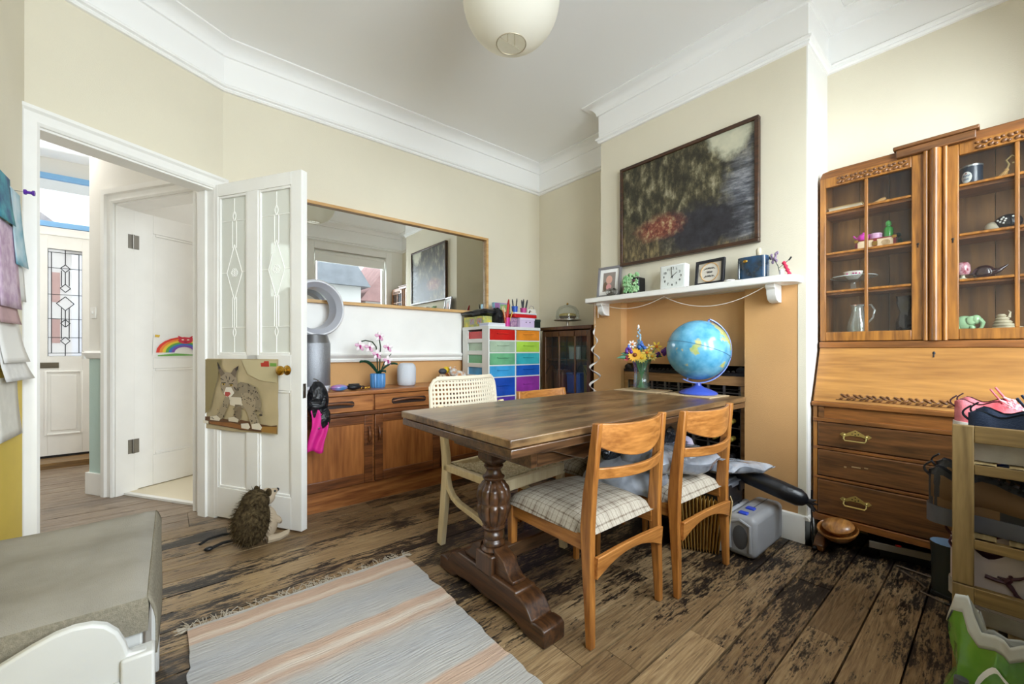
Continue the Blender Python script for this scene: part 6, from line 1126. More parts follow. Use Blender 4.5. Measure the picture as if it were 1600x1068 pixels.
parcel('black bag bundled at the back of the chair heap', (1.72, 1.20, .55), (.17, .1, .055), M_mail2, 3, (rad(10), 0, rad(-20)), .16)
parcel('small dark packet topping the heap on the chair', (1.94, 1.13, .60), (.09, .08, .045), M_mail2, 4, (0, rad(-8), rad(15)), .15)
parcel('lilac printed packet tucked behind the silver bag', (2.03, 1.12, .55), (.08, .1, .03), mt('lilac_packet', '#9c8fc0', .35, var=.5, scale=12, hex2='#d0cde0', coat=.3), 5, (rad(8), rad(10), rad(20)), .08)
parcel('flat grey mailing bag bridging the boxes beside the chimney pier', (2.27, .93, .405), (.17, .14, .03), M_mail, 6, (rad(-8), rad(4), rad(-16)))
o = T('bin_liner_roll', 'long roll of black bin liners lying against the chimney pier', 'roll', (2.44, .62, .262)); d = Vector((-.07, .40, .12)); nrm = d.normalized()
m = M(M_bin); pts = [Vector((0, 0, 0))+d*f for f in (0, .04, .1, .3, .5, .7, .9, 1)]; m.tube([tuple(p) for p in pts], [.012, .032, .044, .046, .045, .046, .045, .03], 20).obj('rolled_film', o, ang=60)
m = M(M_bin); [m.tube([tuple(d*.03), tuple(Vector((.02*math.cos(a), -.018, .02*math.sin(a)-.01))), tuple(Vector((.034*math.cos(a), -.03, .03*math.sin(a)-.015)))], [.012, .007, .003], 6) for a in (0, 1.3, 2.6, 3.9, 5.2)]; m.obj('gathered_end', o)
o = T('plastic_crate', 'black lidded plastic crate under the flat mailing bag', 'crate', (2.27, 1.02, 0)); M(M_black).rings([[(a*w_, b*d_, z) for a, b in ((-1, -1), (1, -1), (1, 1), (-1, 1))] for w_, d_, z in ((.13, .10, 0), (.14, .11, .30))]).obj('crate_body', o, bevel=.008); M(mt('grey_lid', '#6a6d74', .4)).box(-.15, .15, -.12, .12, .30, .325).box(-.13, .13, -.1, .1, .325, .338).obj('lid', o, bevel=.005); [M(M_black).box(x-.03, x+.03, -.128, -.115, .27, .32).obj('clip', o, bevel=.003) for x in (-.08, .08)]
M_gold = mt('manila_gold', '#c09c58', .6, var=.15, scale=30); o = T('expanding_file', 'gold pleated expanding file standing under the chair heap', 'file', (2.085, 1.0, 0), rad(28)); m = M(M_gold); N = 14
zz = [(-.02 if k % 2 else .02) for k in range(2*N+1)]
m.sheet(lambda a, b: (zz[min(2*N, int(round(a*2*N)))]-.03, lerp(-.115, .12, a)*lerp(.8, 1.1, b), lerp(.004, .265, b)), 2*N, 1); m.sheet(lambda a, b: (zz[min(2*N, int(round(a*2*N)))]+.03, lerp(-.115, .12, a)*lerp(.8, 1.1, b), lerp(.004, .265, b)), 2*N, 1); m.obj('pleats', o, ang=0)
for s, nm in ((-.118, 'cover'), (.123, 'cover')): M(mt('file_cover', '#c9b184', .6)).at(Matrix.Translation((0, s, 0)) @ Matrix.Rotation(rad(6 if s < 0 else -6), 4, 'X')).box(-.05, .05, -.002, .002, 0, .275).obj(nm, o)
M(mt('file_edge', '#d9d3c4', .6)).at(Matrix.Translation((-.044, .13, 0))).box(-.004, .0, -.006, .004, .0, .27).obj('edge_tape', o)
cs = T('carry_case', 'grey moulded plastic carry case with blue latches by the pier', 'case', (2.335, .825, 0)); M_case = mt('case_grey', '#8f9093', .45, bump=.3, bscale=300)
M(M_case).box(-.195, .195, -.07, .065, .004, .205).obj('shell', cs, bevel=.03, seg=4)
m = M(mt('case_dark', '#4a4b4f', .6)); m.ell((-.1935, 0, .10), (.008, .036, .06), 20, 12); m.obj('grip_recess', cs); M(M_case).tube([(-.197, -.045, .04), (-.203, -.048, .10), (-.197, -.045, .165), (-.197, 0, .185), (-.197, .045, .165), (-.203, .048, .10), (-.197, .045, .04)], .008, 8).obj('grip_rim', cs)
for x in (-.15, -.06): M(mt('latch_blue', '#2f48b8', .35)).box(x-.016, x+.016, -.02, .02, .203, .214).obj('latch', cs, bevel=.003)
M(mt('case_dark', '#4a4b4f', .6)).box(-.05, .17, -.004, .0, .2045, .2065).obj('lid_seam', cs)
o = T('carry_case', 'second grey case shell standing behind the latched case', 'case', (2.30, .915, 0)); M(mt('case_light', '#9fa1a5', .45)).box(-.19, .17, -.02, .018, .004, .19).obj('shell', o, bevel=.016, seg=3); M(M_black).box(-.17, .15, -.022, -.018, .02, .175).obj('gasket', o); M(M_black).tube([(-.06, 0, .188), (-.055, 0, .205), (.0, 0, .21), (.05, 0, .205), (.055, 0, .188)], .006, 8).obj('handle', o)
o = T('black_cable', 'thin black cable hanging at the chimney corner beside the bureau', 'cable', (2.54, .625, 0)); M(M_black).tube([(.02, .012, .29), (.015, .012, .2), (.018, .008, .1), (.012, .006, .04), (.0, .0, .012), (-.02, -.01, .008)], .004, 6).obj('cable', o); M(M_black).ell((-.022, -.012, .012), (.014, .01, .011), 10, 8).obj('plug', o)
# ------------------------------------------------------------------ things in the bookcase
S1, S2, S3, S4 = 1.1075, 1.3345, 1.5405, 1.7645; BX = 2.845
o = T('old_book', 'pale cloth bound book lying on the top left bookcase shelf', 'book', (BX, .55, S4)); M(mt('book_cloth', '#b99a63', .7)).box(-.05, .05, -.075, .07, 0, .004).box(-.05, .05, -.075, .07, .032, .036).box(.046, .05, -.075, .07, .004, .032).obj('cover', o); M(mt('book_pages', '#d9cdb4', .8, var=.15, scale=3, stretch=(1, 1, 60))).box(-.046, .046, -.072, .067, .004, .032).obj('pages', o)
o = T('wooden_lizard', 'small carved wooden reptile on the top shelf by the book', 'ornament', (BX-.02, .43, S4)); M(M_oak).tube([(0, .05, .008), (0, .02, .012), (0, -.01, .02), (-.002, -.03, .03), (-.004, -.045, .036)], [.003, .008, .012, .011, .005], 8).obj('body', o); [M(M_oak).tube([(0, y, .012), (-.014, y-.004, .003)], .003, 5).obj('leg', o) for y in (.02, -.015)]
o = T('trinket_chest', 'cream and red toy chest with gold corners in the bookcase', 'box', (BX-.01, .425, S3)); M(mt('chest_cream', '#dfc7a6', .5)).box(-.03, .03, -.078, .078, 0, .055).obj('chest_body', o, bevel=.002); M(mt('chest_red', '#7a1f22', .5)).box(-.032, .032, -.08, -.07, 0, .056).box(-.032, .032, .07, .08, 0, .056).box(-.033, .033, -.008, .006, 0, .057).box(-.031, .031, -.08, .08, .052, .058).obj('chest_band', o); M(M_brass).box(-.034, -.02, .066, .083, .046, .06).box(-.034, -.02, -.083, -.066, .046, .06).box(-.035, -.03, -.01, .01, .02, .042).obj('gold_corner', o); M(mt('rose_print', '#a9854a', .6)).tube([(-.0312, -.042+.018*(1-a/30)*math.cos(a*.7), .028+.016*(1-a/30)*math.sin(a*.7)) for a in range(28)], .0012, 4).obj('rose_emblem', o)
def teapot(label, loc, mat, s):
    t = T('toy_teapot', label, 'teapot', loc); M(mat).lathe([(0, 0), (.02*s, 0), (.03*s, .015*s), (.03*s, .03*s), (.018*s, .042*s), (.006*s, .046*s), (.006*s, .052*s), (0, .054*s)], 16).obj('pot', t); M(mat).tube([(0, .026*s, .016*s), (0, .042*s, .026*s), (0, .05*s, .04*s)], [.007*s, .005*s, .004*s], 8).obj('spout', t); M(mat).tube([(0, -.026*s, .034*s), (0, -.044*s, .034*s), (0, -.044*s, .016*s), (0, -.028*s, .012*s)], .003*s, 6).obj('handle', t); return t
teapot('bright pink toy teapot on the cream chest', (BX-.01, .475, S3+.0585), mt('hot_pink', '#d63fb8', .4), .85)
o = T('pink_jar', 'pale pink round trinket jar on the cream chest', 'jar', (BX-.01, .425, S3+.0585)); M(mt('pale_pink', '#cf9fc4', .4)).lathe([(0, 0), (.022, 0), (.024, .004), (.024, .02), (.02, .022)], 18).obj('jar_body', o); M(mt('pale_pink_lid', '#deb4d2', .4)).lathe([(0, .034), (.02, .03), (.025, .026), (.025, .021), (0, .021)], 18).obj('lid', o)
o = T('green_bottle', 'small bright green stoppered bottle on the cream chest', 'bottle', (BX, .378, S3+.0585)); M(mt('bright_green', '#2f9a3c', .15, coat=.6)).lathe([(0, 0), (.018, 0), (.019, .004), (.019, .045), (.014, .053), (.008, .057), (.008, .062)], 16).obj('bottle_glass', o); M(mt('green_stopper', '#57b85a', .3)).lathe([(.009, .062), (.012, .066), (.01, .072), (.012, .078), (.006, .086), (0, .087)], 12).obj('stopper', o)
o = T('dark_tassel', 'dark green tassel trinket behind the green bottle', 'ornament', (BX+.03, .345, S3)); M(mt('deep_green', '#1d3a2a', .6)).ell((0, 0, .03), (.014, .018, .03), 10, 8).ell((0, 0, .07), (.01, .012, .012), 10, 8).obj('body', o); M(M_brass).ell((0, 0, .055), (.008, .008, .004), 8, 6).obj('band', o)
o = T('glass_cake_plate', 'footed pressed glass plate in the left bookcase', 'plate', (BX, .52, S2)); M(M_gl).lathe([(0, 0), (.04, 0), (.03, .008), (.012, .02), (.012, .05), (.05, .06), (.095, .075), (.1, .08), (.09, .078), (.05, .066), (0, .064)], 28).obj('plate_glass', o, ang=60); M(mt('frost_rim', '#b9c3c2', .3)).tube([(.0985*math.cos(k*PI/16), .0985*math.sin(k*PI/16), .0795) for k in range(33)], .002, 5).obj('rim', o)
o = T('china_bowl', 'white china bowl with pink flowers on the glass plate', 'bowl', (BX-.005, .52, S2+.0655)); M(mt('china', '#e6e2da', .25, coat=.3)).lathe([(0, 0), (.02, 0), (.022, .004), (.036, .02), (.042, .042), (.04, .042), (.033, .02), (0, .008)], 24).obj('bowl_body', o); m = M(C('c44a86')); [m.ell((-.039*math.cos(a), -.039*math.sin(a), .028), (.003, .005, .005), 7, 5) for a in (.2, .5, -.5, .9)]; m.use(C('5d7a4a')); [m.ell((-.038*math.cos(a), -.038*math.sin(a), .022), (.002, .004, .004), 6, 4) for a in (.0, .7, -.7)]; m.obj('flower_print', o)
o = T('glass_jug', 'clear glass jug with tall handle on the lowest left shelf', 'jug', (BX-.01, .50, S1)); M(glass('jug_glass', '#eef2ef', .1, .02, .8)).lathe([(0, .0), (.042, 0), (.046, .004), (.044, .05), (.03, .10), (.024, .135), (.03, .155), (.028, .155), (.022, .135), (.028, .1), (.041, .05), (.042, .008), (0, .008)], 24).obj('jug_body', o, ang=60); M(MATS['jug_glass']).tube([(0, -.026, .145), (0, -.055, .15), (0, -.07, .12), (0, -.062, .08), (0, -.042, .055)], .005, 8).obj('handle', o); M(mt('rose_gold', '#a8745c', .3, .8)).tube([(.0295*math.cos(k*PI/12), .0295*math.sin(k*PI/12), .1555) for k in range(25)], .0018, 5).obj('gilt_rim', o)
o = T('black_vase', 'glossy black twisted vase on the lowest left shelf', 'vase', (BX, .315, S1)); m = M(mt('black_glaze', '#0d0f12', .08, coat=1)); n = 32; m.rings([[(r*(1+.12*math.cos(4*(2*PI*k/n)+z*26))*math.cos(2*PI*k/n), r*(1+.12*math.cos(4*(2*PI*k/n)+z*26))*math.sin(2*PI*k/n), z) for k in range(n)] for r, z in ((.026, 0), (.033, .02), (.035, .05), (.028, .085), (.022, .105), (.028, .125), (.032, .15), (.03, .175), (.034, .182))]).obj('vase_body', o); M(mt('black_inside', '#050506', .4)).lathe([(.03, .1821), (.024, .17), (0, .168)], 20).obj('mouth', o)
o = T('round_tin', 'round dark navy tin with oval white label on the top right shelf', 'tin', (BX-.01, .093, S4)); M(mt('navy_tin', '#1b2a3a', .3, coat=.4)).lathe([(0, 0), (.036, 0), (.036, .095), (0, .095)], 28).obj('tin_body', o); M(mt('tin_silver', '#b9bec0', .3, .8)).lathe([(.037, .093), (.037, .1), (.034, .1), (.034, .096), (0, .096)], 28).obj('lid', o)
m = M(mt('label_white', '#d8dcd8', .5)); m.sheet(lambda a, b: (lambda th, z: (-.0364*math.cos(th), .0364*math.sin(th), z))(lerp(-.1, .95, a), .045+.026*(2*b-1)*math.sqrt(max(0, 1-(2*a-1)**2))), 14, 4); m.use(mt('label_blue', '#3a5f86', .5)); [m.sheet(lambda a, b: (lambda th, z: (-.0367*math.cos(th), .0367*math.sin(th), z))(lerp(.08+.1*j, .8-.1*j, a), .05-.016*j+.004*math.sin(30*a)+.005*b), 16, 1) for j in range(2)]; m.use(mt('label_red', '#8a2a22', .5)); m.sheet(lambda a, b: (lambda th, z: (-.0367*math.cos(th), .0367*math.sin(th), z))(lerp(.38, .5, a), .06+.006*b), 3, 1); m.obj('oval_label', o)
o = T('rope_tassel', 'straw coloured rope tassel with twisted loop on the top right shelf', 'tassel', (BX, -.005, S4)); m = M(mt('straw', '#b58f55', .7)); [m.tube([(.003*math.cos(k), .004*math.sin(k)-.004, .05), (.012*math.cos(k), .014*math.sin(k)+.012, .02), (.016*math.cos(k), .02*math.sin(k)+.022, .002)], .003, 5) for k in [j*.7 for j in range(9)]]; m.ell((0, -.005, .052), .008, 10, 8); m.obj('tassel_strands', o); M(mt('rope', '#a8925e', .7, bump=.8, bscale=200)).tube([(0, -.006, .055), (0, -.012, .075), (0, -.004, .095), (0, -.02, .112), (0, -.036, .1), (0, -.034, .082), (0, -.022, .078)], .0035, 6).obj('rope_loop', o)
o = T('china_cat', 'black spotted and white china cat lying on the second shelf', 'figurine', (BX-.01, .0, S3)); M(mt('cat_white', '#b9b29c', .3)).ell((0, .03, .025), (.02, .026, .028), 14, 9).obj('shoulder', o); M(mt('cat_black', '#17181b', .2, coat=.5)).ell((0, -.015, .042), (.026, .042, .036), 16, 10).obj('body', o); m = M(C('d8d8d4')); rr = random.Random(3); [m.ell((-.0255+.002*abs(rr.random()), rr.uniform(-.03, .015), rr.uniform(.035, .065)), (.0015, .004, .004), 6, 4) for _ in range(9)]; m.obj('spots', o)
o = T('glass_bird', 'dark red glass bird with pointed tail on the third shelf', 'figurine', (BX-.01, .055, S2)); M(mt('ruby_glass', '#2c0b10', .08, coat=.8)).ell((0, 0, .035), (.024, .036, .034), 16, 10).tube([(0, -.02, .036), (0, -.045, .04), (0, -.07, .062)], [.02, .01, .003], 10).obj('body', o, ang=60); M(MATS['ruby_glass']).tube([(0, .03, .036), (0, .046, .03)], [.008, .002], 8).obj('beak', o)
o = T('ruby_goblet', 'small ruby and white patterned goblet behind the pilaster', 'goblet', (BX-.01, .12, S2)); M(mt('ruby_pattern', '#8a2440', .2, coat=.5, var=.8, scale=70, hex2='#d8b0b8')).lathe([(0, .03), (.02, .034), (.026, .05), (.024, .08), (.018, .09), (0, .09)], 18).obj('bowl', o); M(mt('sage_glaze', '#8f9a74', .3, var=.5, scale=60, hex2='#e0dcc4')).lathe([(0, 0), (.024, 0), (.022, .012), (.008, .02), (.007, .031), (0, .031)], 16).obj('foot', o)
o = T('green_elephant', 'pale mint china elephant on the lowest right shelf', 'figurine', (BX-.015, .105, S1)); M_mint = mt('mint_glaze', '#9fc79a', .25, coat=.4); M(M_mint).ell((0, .01, .036), (.024, .036, .034), 16, 10).obj('body', o); M(M_mint).ell((-.012, -.026, .05), (.018, .018, .022), 14, 9).obj('head', o); M(M_mint).tube([(-.02, -.038, .05), (-.022, -.048, .034), (-.022, -.044, .014), (-.022, -.036, .006)], [.009, .008, .006, .005], 8).obj('trunk', o); M(M_mint).ell((-.024, -.012, .046), (.004, .016, .02), 12, 8).obj('ear', o); [M(M_mint).cyl((x, y, 0), (x, y, .02), .01, n=10).obj('leg', o) for x in (-.012, .012) for y in (-.015, .032)]
o = T('shell_ornament', 'cream spiny shell ornament on the lowest right shelf', 'ornament', (BX-.015, -.005, S1)); m = M(mt('shell_cream', '#cfc7ac', .4)); [m.lathe([(.036-.006*k, .0+.014*k), (.04-.006*k, .006+.014*k), (.034-.006*k, .014+.014*k)], 16, (0, .006*k*.4, 0)) for k in range(5)]; m.obj('whorl', o); m = M(MATS['shell_cream']); [m.tube([(0, -.02-.008*k, .012+.0*k), (-.006, -.036-.008*k, .016-.002*k)], [.005, .001], 6) for k in range(3)]; m.tube([(0, -.012, .055), (0, -.016, .078), (0, -.01, .086)], [.006, .003, .001], 6).obj('spine', o)

# ------------------------------------------------------------------ under the bureau
M_bowl = wood('bowl_wood', '#8a5526', '#c58d4c', 'X', 9, .3, .3, .5)
for lb, loc, R, tl, s in (('larger turned wooden bowl resting on the bureau foot', (2.575, .53, .098), .085, (rad(-6), rad(-16), 0), 1), ('smaller wooden bowl nested in the larger one under the bureau', (2.582, .53, .122), .066, (rad(-6), rad(-16), 0), .9)):
    o = T('wooden_bowl', lb, 'bowl', loc, group='wooden bowls under the bureau'); o.rotation_euler = tl; M(M_bowl).lathe([(0, -.03), (.03*s, -.03), (.05*s, -.024), (R*.85, .0), (R, .022), (R*.97, .03), (R*.9, .024), (R*.75, .004), (.03, -.018), (0, -.02)] if s == 1 else [(0, -.028), (.03, -.026), (R*.85, -.005), (R, .01), (R*.92, .022), (R*.6, .034), (0, .04)], 28).obj('turned_body', o); M(M_bowl).lathe([(.026*s, -.034), (.03*s, -.034), (.03*s, -.026), (.024*s, -.026)], 20).obj('foot_ring', o)
o = T('black_tray', 'flat dark tray with a pale edge pushed under the bureau', 'tray', (2.80, .33, 0), rad(12)); M(M_black).box(-.16, .12, -.13, .12, .06, .085).obj('tray_body', o, bevel=.004); M(mt('tray_edge', '#6f675c', .6)).box(-.168, -.158, -.135, .125, .058, .09).obj('tray_edge', o, bevel=.002); M(M_black).box(-.1, .1, -.09, .08, 0, .06).obj('tray_stand', o); M(mt('red_lamp', '#a01818', .3)).ell((-.163, .02, .094), (.008, .012, .006), 10, 7).obj('red_button', o)
for lb, z, pts in (('long pale cable lying across the floor under the bureau', .006, [(2.62, .32), (2.60, .2), (2.57, .1), (2.56, .0)]), ('thin grey wire trailing beside the black boots', .004, [(2.58, .30), (2.52, .24), (2.47, .21), (2.42, .22), (2.38, .15)])):
    o = T('floor_cable', lb, 'cable', (2.55, .2, 0)); M(mt('cable_tan', '#6f6154', .6)).tube([(x-2.55, y-.2, z) for x, y in pts], .004, 6).obj('cable', o); M(M_black).cyl((pts[-1][0]-2.55, pts[-1][1]-.2, z+.001), (pts[-1][0]-2.555, pts[-1][1]-.225, z+.001), .005, n=8).obj('plug', o)

# ------------------------------------------------------------------ shoes
def shoe(label, loc, rz, mat_up, mat_sole, L=.28, H=.105, sole=.03, lining='#1c1d24', lace='#d9d9d6', panel=None, name='trainer', cat='shoe', group='shoes on the rack', tilt=0, tab=True, mid=None, high=0, toe=1):
    t = T(name, label, cat, loc, group=group); t.rotation_euler = (0, tilt, rz); N = 26; FS = [(k/N)**1.5 for k in range(N+1)]
    wtab = [(0, .008), (.02, .022), (.06, .031), (.13, .036), (.3, .033), (.5, .036), (.7, .046), (.85, .044), (.94, .032), (1, .008)]; htab = [(0, H*.9), (.06, H+high), (.2, H*.82+high), (.36, H*1.02+high*.8), (.5, H*.86), (.65, H*.68), (.8, H*.5*toe), (.93, H*.36*toe), (1, H*.12)]
    dtab = [(0, 0), (.05, 0), (.1, .06+high), (.3, .06+high), (.37, .012), (.42, 0), (1, 0)]; sl = lambda f: sole*(1.25-.5*f+.25*f*f)
    def ring(f):
        w = interp(wtab, f); h = max(.004, interp(htab, f)); d = min(interp(dtab, f), h*.85); z0 = sl(f)*.8; x = f*L
        pr = [(-w, 0), (-w*1.03, .3*h), (-w*.92, .6*h), (-w*.72, .86*h), (-w*.5, h), (-w*.34, h-d*.5), (-w*.28, h-d), (w*.28, h-d), (w*.34, h-d*.5), (w*.5, h), (w*.72, .86*h), (w*.92, .6*h), (w*1.03, .3*h), (w, 0)]
        return [(x, y, z0+z) for y, z in pr]
    m = M(mat_up); m.rings([ring(FS[k]) for k in range(N+1)]).obj('upper', t, ang=55)
    m = M(mt('lining_'+lining, lining, .8)); lr = [[(p[0], p[1]*.98, p[2]+.0012) for p in ring(f)[4:10]] for f in [lerp(.05, .37, k/7) for k in range(8)]]; m.rings(lr, False, False, closed=False).obj('lining', t, ang=60)
    m = M(mat_sole); rs = []
    for k in range(N+1):
        f = FS[k]; w = interp(wtab, f)*1.1+.002; x = f*L*1.02-.004; b = .002+.014*max(0, f-.8)/.2; s_ = sl(f); rs.append([(x, -w*.93, b), (x, -w*1.03, b+s_*.45), (x, -w, b*.6+s_), (x, w, b*.6+s_), (x, w*1.03, b+s_*.45), (x, w*.93, b)])
    m.rings(rs).obj('sole', t, ang=45)
    if mid: m = M(mid); m.rings([[(p[0], p[1]*1.012, p[2]+.0015) for p in (r_[0], r_[1])]+[(r_[1][0], r_[1][1]*1.03, r_[1][2]), (r_[0][0], r_[0][1]*1.03, r_[0][2])] for r_ in [ring(k/30) for k in range(0, 14)]]).obj('midsole_band', t)
    if panel:
        for s in (0, 1):
            m = M(panel); q = [[ring(f)[i if s == 0 else 13-i] for i in (1, 2, 3)] for f in [lerp(.02, .72, k/9) for k in range(10)]]; m.rings([[(p[0], p[1]*1.02, p[2]) for p in r_] for r_ in q], False, False, closed=False).obj('side_panel', t, solid=.002)
    m = M(mt('lace_'+lace, lace, .8))
    for k in range(5): f = lerp(.43, .64, k/4); r_ = ring(f); m.tube([(r_[3][0], r_[3][1], r_[3][2]+.003), (f*L+.006, 0, r_[4][2]+.006), (r_[10][0]+.01, r_[10][1], r_[10][2]+.003)], .003, 5)
    r_ = ring(.42); m.tube([(r_[4][0], 0, r_[4][2]+.006), (r_[4][0]-.015, -.025, r_[4][2]+.014), (r_[4][0]+.01, -.035, r_[4][2]-.006), (r_[4][0]+.004, -.004, r_[4][2]+.006)], .0025, 5); m.obj('laces', t)
    m = M(mat_up); r_ = ring(.36); m.sheet(lambda a, b: (.36*L+.012-.03*b, (a-.5)*.04, r_[4][2]-.01+.05*b), 3, 3).obj('tongue', t, solid=.005)
    if tab: zt = ring(.05)[4][2]; m = M(mt('lining_'+lining, lining, .8)); m.strip([(.006-.016*math.sin(PI*k/10), 0, zt-.03+.042*k/10) for k in range(11)], .016, .004, (0, 1, 0)); m.obj('heel_loop', t)
    return t
M_redsh = mt('coral_knit', '#c2434c', .7, var=.4, scale=9, hex2='#d98a94', bump=.4, bscale=300); M_ws = mt('white_foam', '#d3d2cc', .5); M_wsd = mt('dirty_foam', '#a9a49a', .6, var=.3, scale=9, hex2='#7d776c'); M_nv = mt('navy_knit', '#1d2c45', .75, bump=.4, bscale=300); M_bk = mt('black_leatherette', '#17181b', .5, bump=.3, bscale=200, var=.2); M_brn = mt('brown_suede', '#644a2c', .85, var=.2); M_jw = mt('worn_white_leather', '#b7aca8', .5, var=.15, scale=10); M_mar = mt('maroon_leather', '#3c1220', .5); M_or = mt('neon_orange', '#d94f1e', .5); M_gs = mt('grey_rubber', '#505158', .6, var=.3)
U2, U1, L2, L1 = .7285, .5385, .3005, .1205; D = -PI/2
shoe('coral red running shoe on the top shelf nearest the bureau', (2.26, .10, U2), D, M_redsh, M_ws, lining='#3a1a20', lace='#e6b5bd', group='shoes on the rack', H=.085, sole=.034)
shoe('coral red running shoe on the top shelf beside the navy trainer', (2.13, .11, U2), D+rad(3), M_redsh, M_ws, lining='#3a1a20', lace='#e6b5bd', H=.085, sole=.034)
shoe('navy running shoe with thick white sole on the top shelf corner', (1.655, .06, U2), D, M_nv, M_wsd, lining='#101824', lace='#28354d', H=.085, sole=.046)
shoe('second navy running shoe behind the first on the top shelf', (1.77, .05, U2), D, M_nv, M_wsd, lining='#101824', lace='#28354d', H=.085, sole=.046)
shoe('chunky black and brown trainer jutting out of the second shelf', (1.66, .135, U1), D, M_bk, M_gs, L=.30, H=.115, sole=.04, lining='#1a1b1f', lace='#17171a', panel=M_brn, mid=M_brn)
shoe('second black and brown trainer further along the second shelf', (1.79, .13, U1), D, M_bk, M_gs, L=.30, H=.115, sole=.04, lining='#1a1b1f', lace='#17171a', panel=M_brn, mid=M_brn)
shoe('dark blue trainer with orange side flash on the second shelf', (1.94, .07, U1), D, M_nv, M_or, H=.12, lining='#16306a', lace='#c8d23a', panel=M_or)
j = shoe('worn white high top trainer with maroon collar on the lower rack', (1.66, .085, L2), D, M_jw, M_wsd, L=.30, H=.155, high=.01, lining='#3c1220', lace='#c9c4bd', sole=.036, name='high_top'); 
shoe('second worn white high top behind the first on the lower rack', (1.79, .10, L2), D, M_jw, M_wsd, L=.30, H=.155, high=.01, lining='#3c1220', lace='#c9c4bd', sole=.036, panel=M_mar, name='high_top')
# leaping figure emblem on the ankle of the high top (shoe frame: x towards toe, -y faces the room)
m = M(M_mar); yy = -.0355
def lg(*p, r=.0032):
    r *= 1.5
    m.tube([(x, yy-.0008*i, z+.034) for i, (x, z) in enumerate(p)], [r*1.0]+[r]*(len(p)-2)+[r*.7], 6, flat=1.0)
lg((.055, .098), (.075, .095), (.092, .094), r=.0034); lg((.092, .094), (.098, .086), (.106, .073), r=.0036); lg((.104, .074), (.112, .064), (.118, .062), r=.003); lg((.09, .096), (.096, .104), (.098, .108), r=.0046); lg((.098, .106), (.110, .112), (.120, .120), r=.0026); lg((.094, .104), (.084, .103), (.076, .105), r=.0022); m.ell((.0975, yy, .1465), (.004, .002, .004), 8, 6); m.ell((.122, yy, .1565), (.004, .002, .004), 8, 6); m.obj('leaping_figure_emblem', j)
shoe('neon orange football boot on the lowest shelf', (1.66, .04, L1), D, M_or, mt('boot_sole', '#2b2420', .6), H=.08, sole=.02, lining='#7a2412', lace='#e0602a', name='football_boot')
shoe('second neon orange football boot deeper on the lowest shelf', (1.79, .05, L1), D, M_or, mt('boot_sole', '#2b2420', .6), H=.08, sole=.02, lining='#7a2412', lace='#e0602a', name='football_boot')
def wellie(label, loc, rz, mat, inner):
    t = T('rain_boot', label, 'boot', loc, rz, group='rain boots between rack and bureau'); m = M(mat); sec = [(.0, .04, .05, .0), (.02, .044, .05, 0), (.06, .043, .05, .0), (.10, .044, .05, .0), (.16, .047, .05, 0), (.22, .052, .055, .0)]
    m.rings([[(cx+b*math.cos(2*PI*k/18), a*math.sin(2*PI*k/18), z) for k in range(18)] for z, a, b, cx in sec], True, False).rings([[(x, w*math.cos(2*PI*k/16), .004+max(.0, h*(.5+.5*math.sin(2*PI*k/16)))) for k in range(16)] for x, w, h in ((0, .04, .07), (.05, .044, .085), (.1, .046, .075), (.15, .045, .06), (.19, .034, .045), (.205, .012, .025))]).obj('boot_shaft', t, ang=60)
    M(inner).rings([[(b*math.cos(2*PI*k/18), a*math.sin(2*PI*k/18), z) for k in range(18)] for z, a, b in ((.221, .05, .053), (.16, .045, .048), (.1, .04, .045))], False, True).obj('boot_lining', t, ang=60)
    M(mt('boot_tread', '#1a1c1c', .7)).prism([(-.045, -.035), (-.03, -.045), (.1, -.05), (.17, -.046), (.21, -.02), (.212, .02), (.17, .046), (.1, .05), (-.03, .045), (-.045, .035)], 0, .018, 'z').obj('tread', t, bevel=.004); return t
wellie('dark green grey rubber boot with pale blue lining by the rack', (2.47, .145, .0), rad(-100), mt('boot_green', '#2c322f', .4, coat=.2), mt('boot_lining_blue', '#8fa9c4', .8)); wellie('dark rubber boot with maroon top behind the blue lined boot', (2.47, .02, .0), rad(-95), mt('boot_dark', '#23262a', .4, coat=.2), mt('boot_lining_maroon', '#5a2430', .8))
# green carrier bag
gbag = T('carrier_bag', 'crumpled white and green printed carrier bag before the shoe rack', 'bag', (1.40, -.06, 0)); M_gbag = mt('green_print_film', '#6a9a34', .22, coat=.5, bump=.6, bscale=14, var=.35, scale=7, hex2='#48772a'); M_wbag = mt('white_film', '#b4b5ae', .3, coat=.3, bump=.6, bscale=14)
def bagp(a, b, off=0):
    th = 2*PI*a; k = 1+.07*math.sin(5*th+b*5)+.06*math.sin(9*b+3*th)+.04*math.sin(14*th-6*b); w = lerp(1, .86, b); cx, cy = math.copysign(abs(math.cos(th))**.7, math.cos(th)), math.copysign(abs(math.sin(th))**.7, math.sin(th))
    top = .355+.085*math.cos(th-2.3)+.02*math.sin(7*th)+.012*math.sin(13*th)
    return ((.13*w*k+off)*cx, (.16*w*k+off)*cy-.02*b, .003+top*b*(1+.03*math.sin(4*th)))
m = M(M_gbag); m.sheet(lambda a, b: bagp(a, b*.93), 48, 16); m.sheet(lambda a, b: bagp(a, 0)[:2]+(.003,) if b else (0, 0, .003), 24, 1); m.obj('green_film', gbag, ang=60)
m = M(M_wbag); m.sheet(lambda a, b: bagp(a, .93+b*.08, .003+.006*math.sin(20*a)*b), 48, 4); m.obj('white_film', gbag, ang=60, solid=.001)
m = M(M_wbag); m.sheet(lambda a, b: bagp(a, 1.0-b*.3, -.004-.03*b), 40, 6); m.obj('bag_inside', gbag, ang=60)
m = M(M_white)
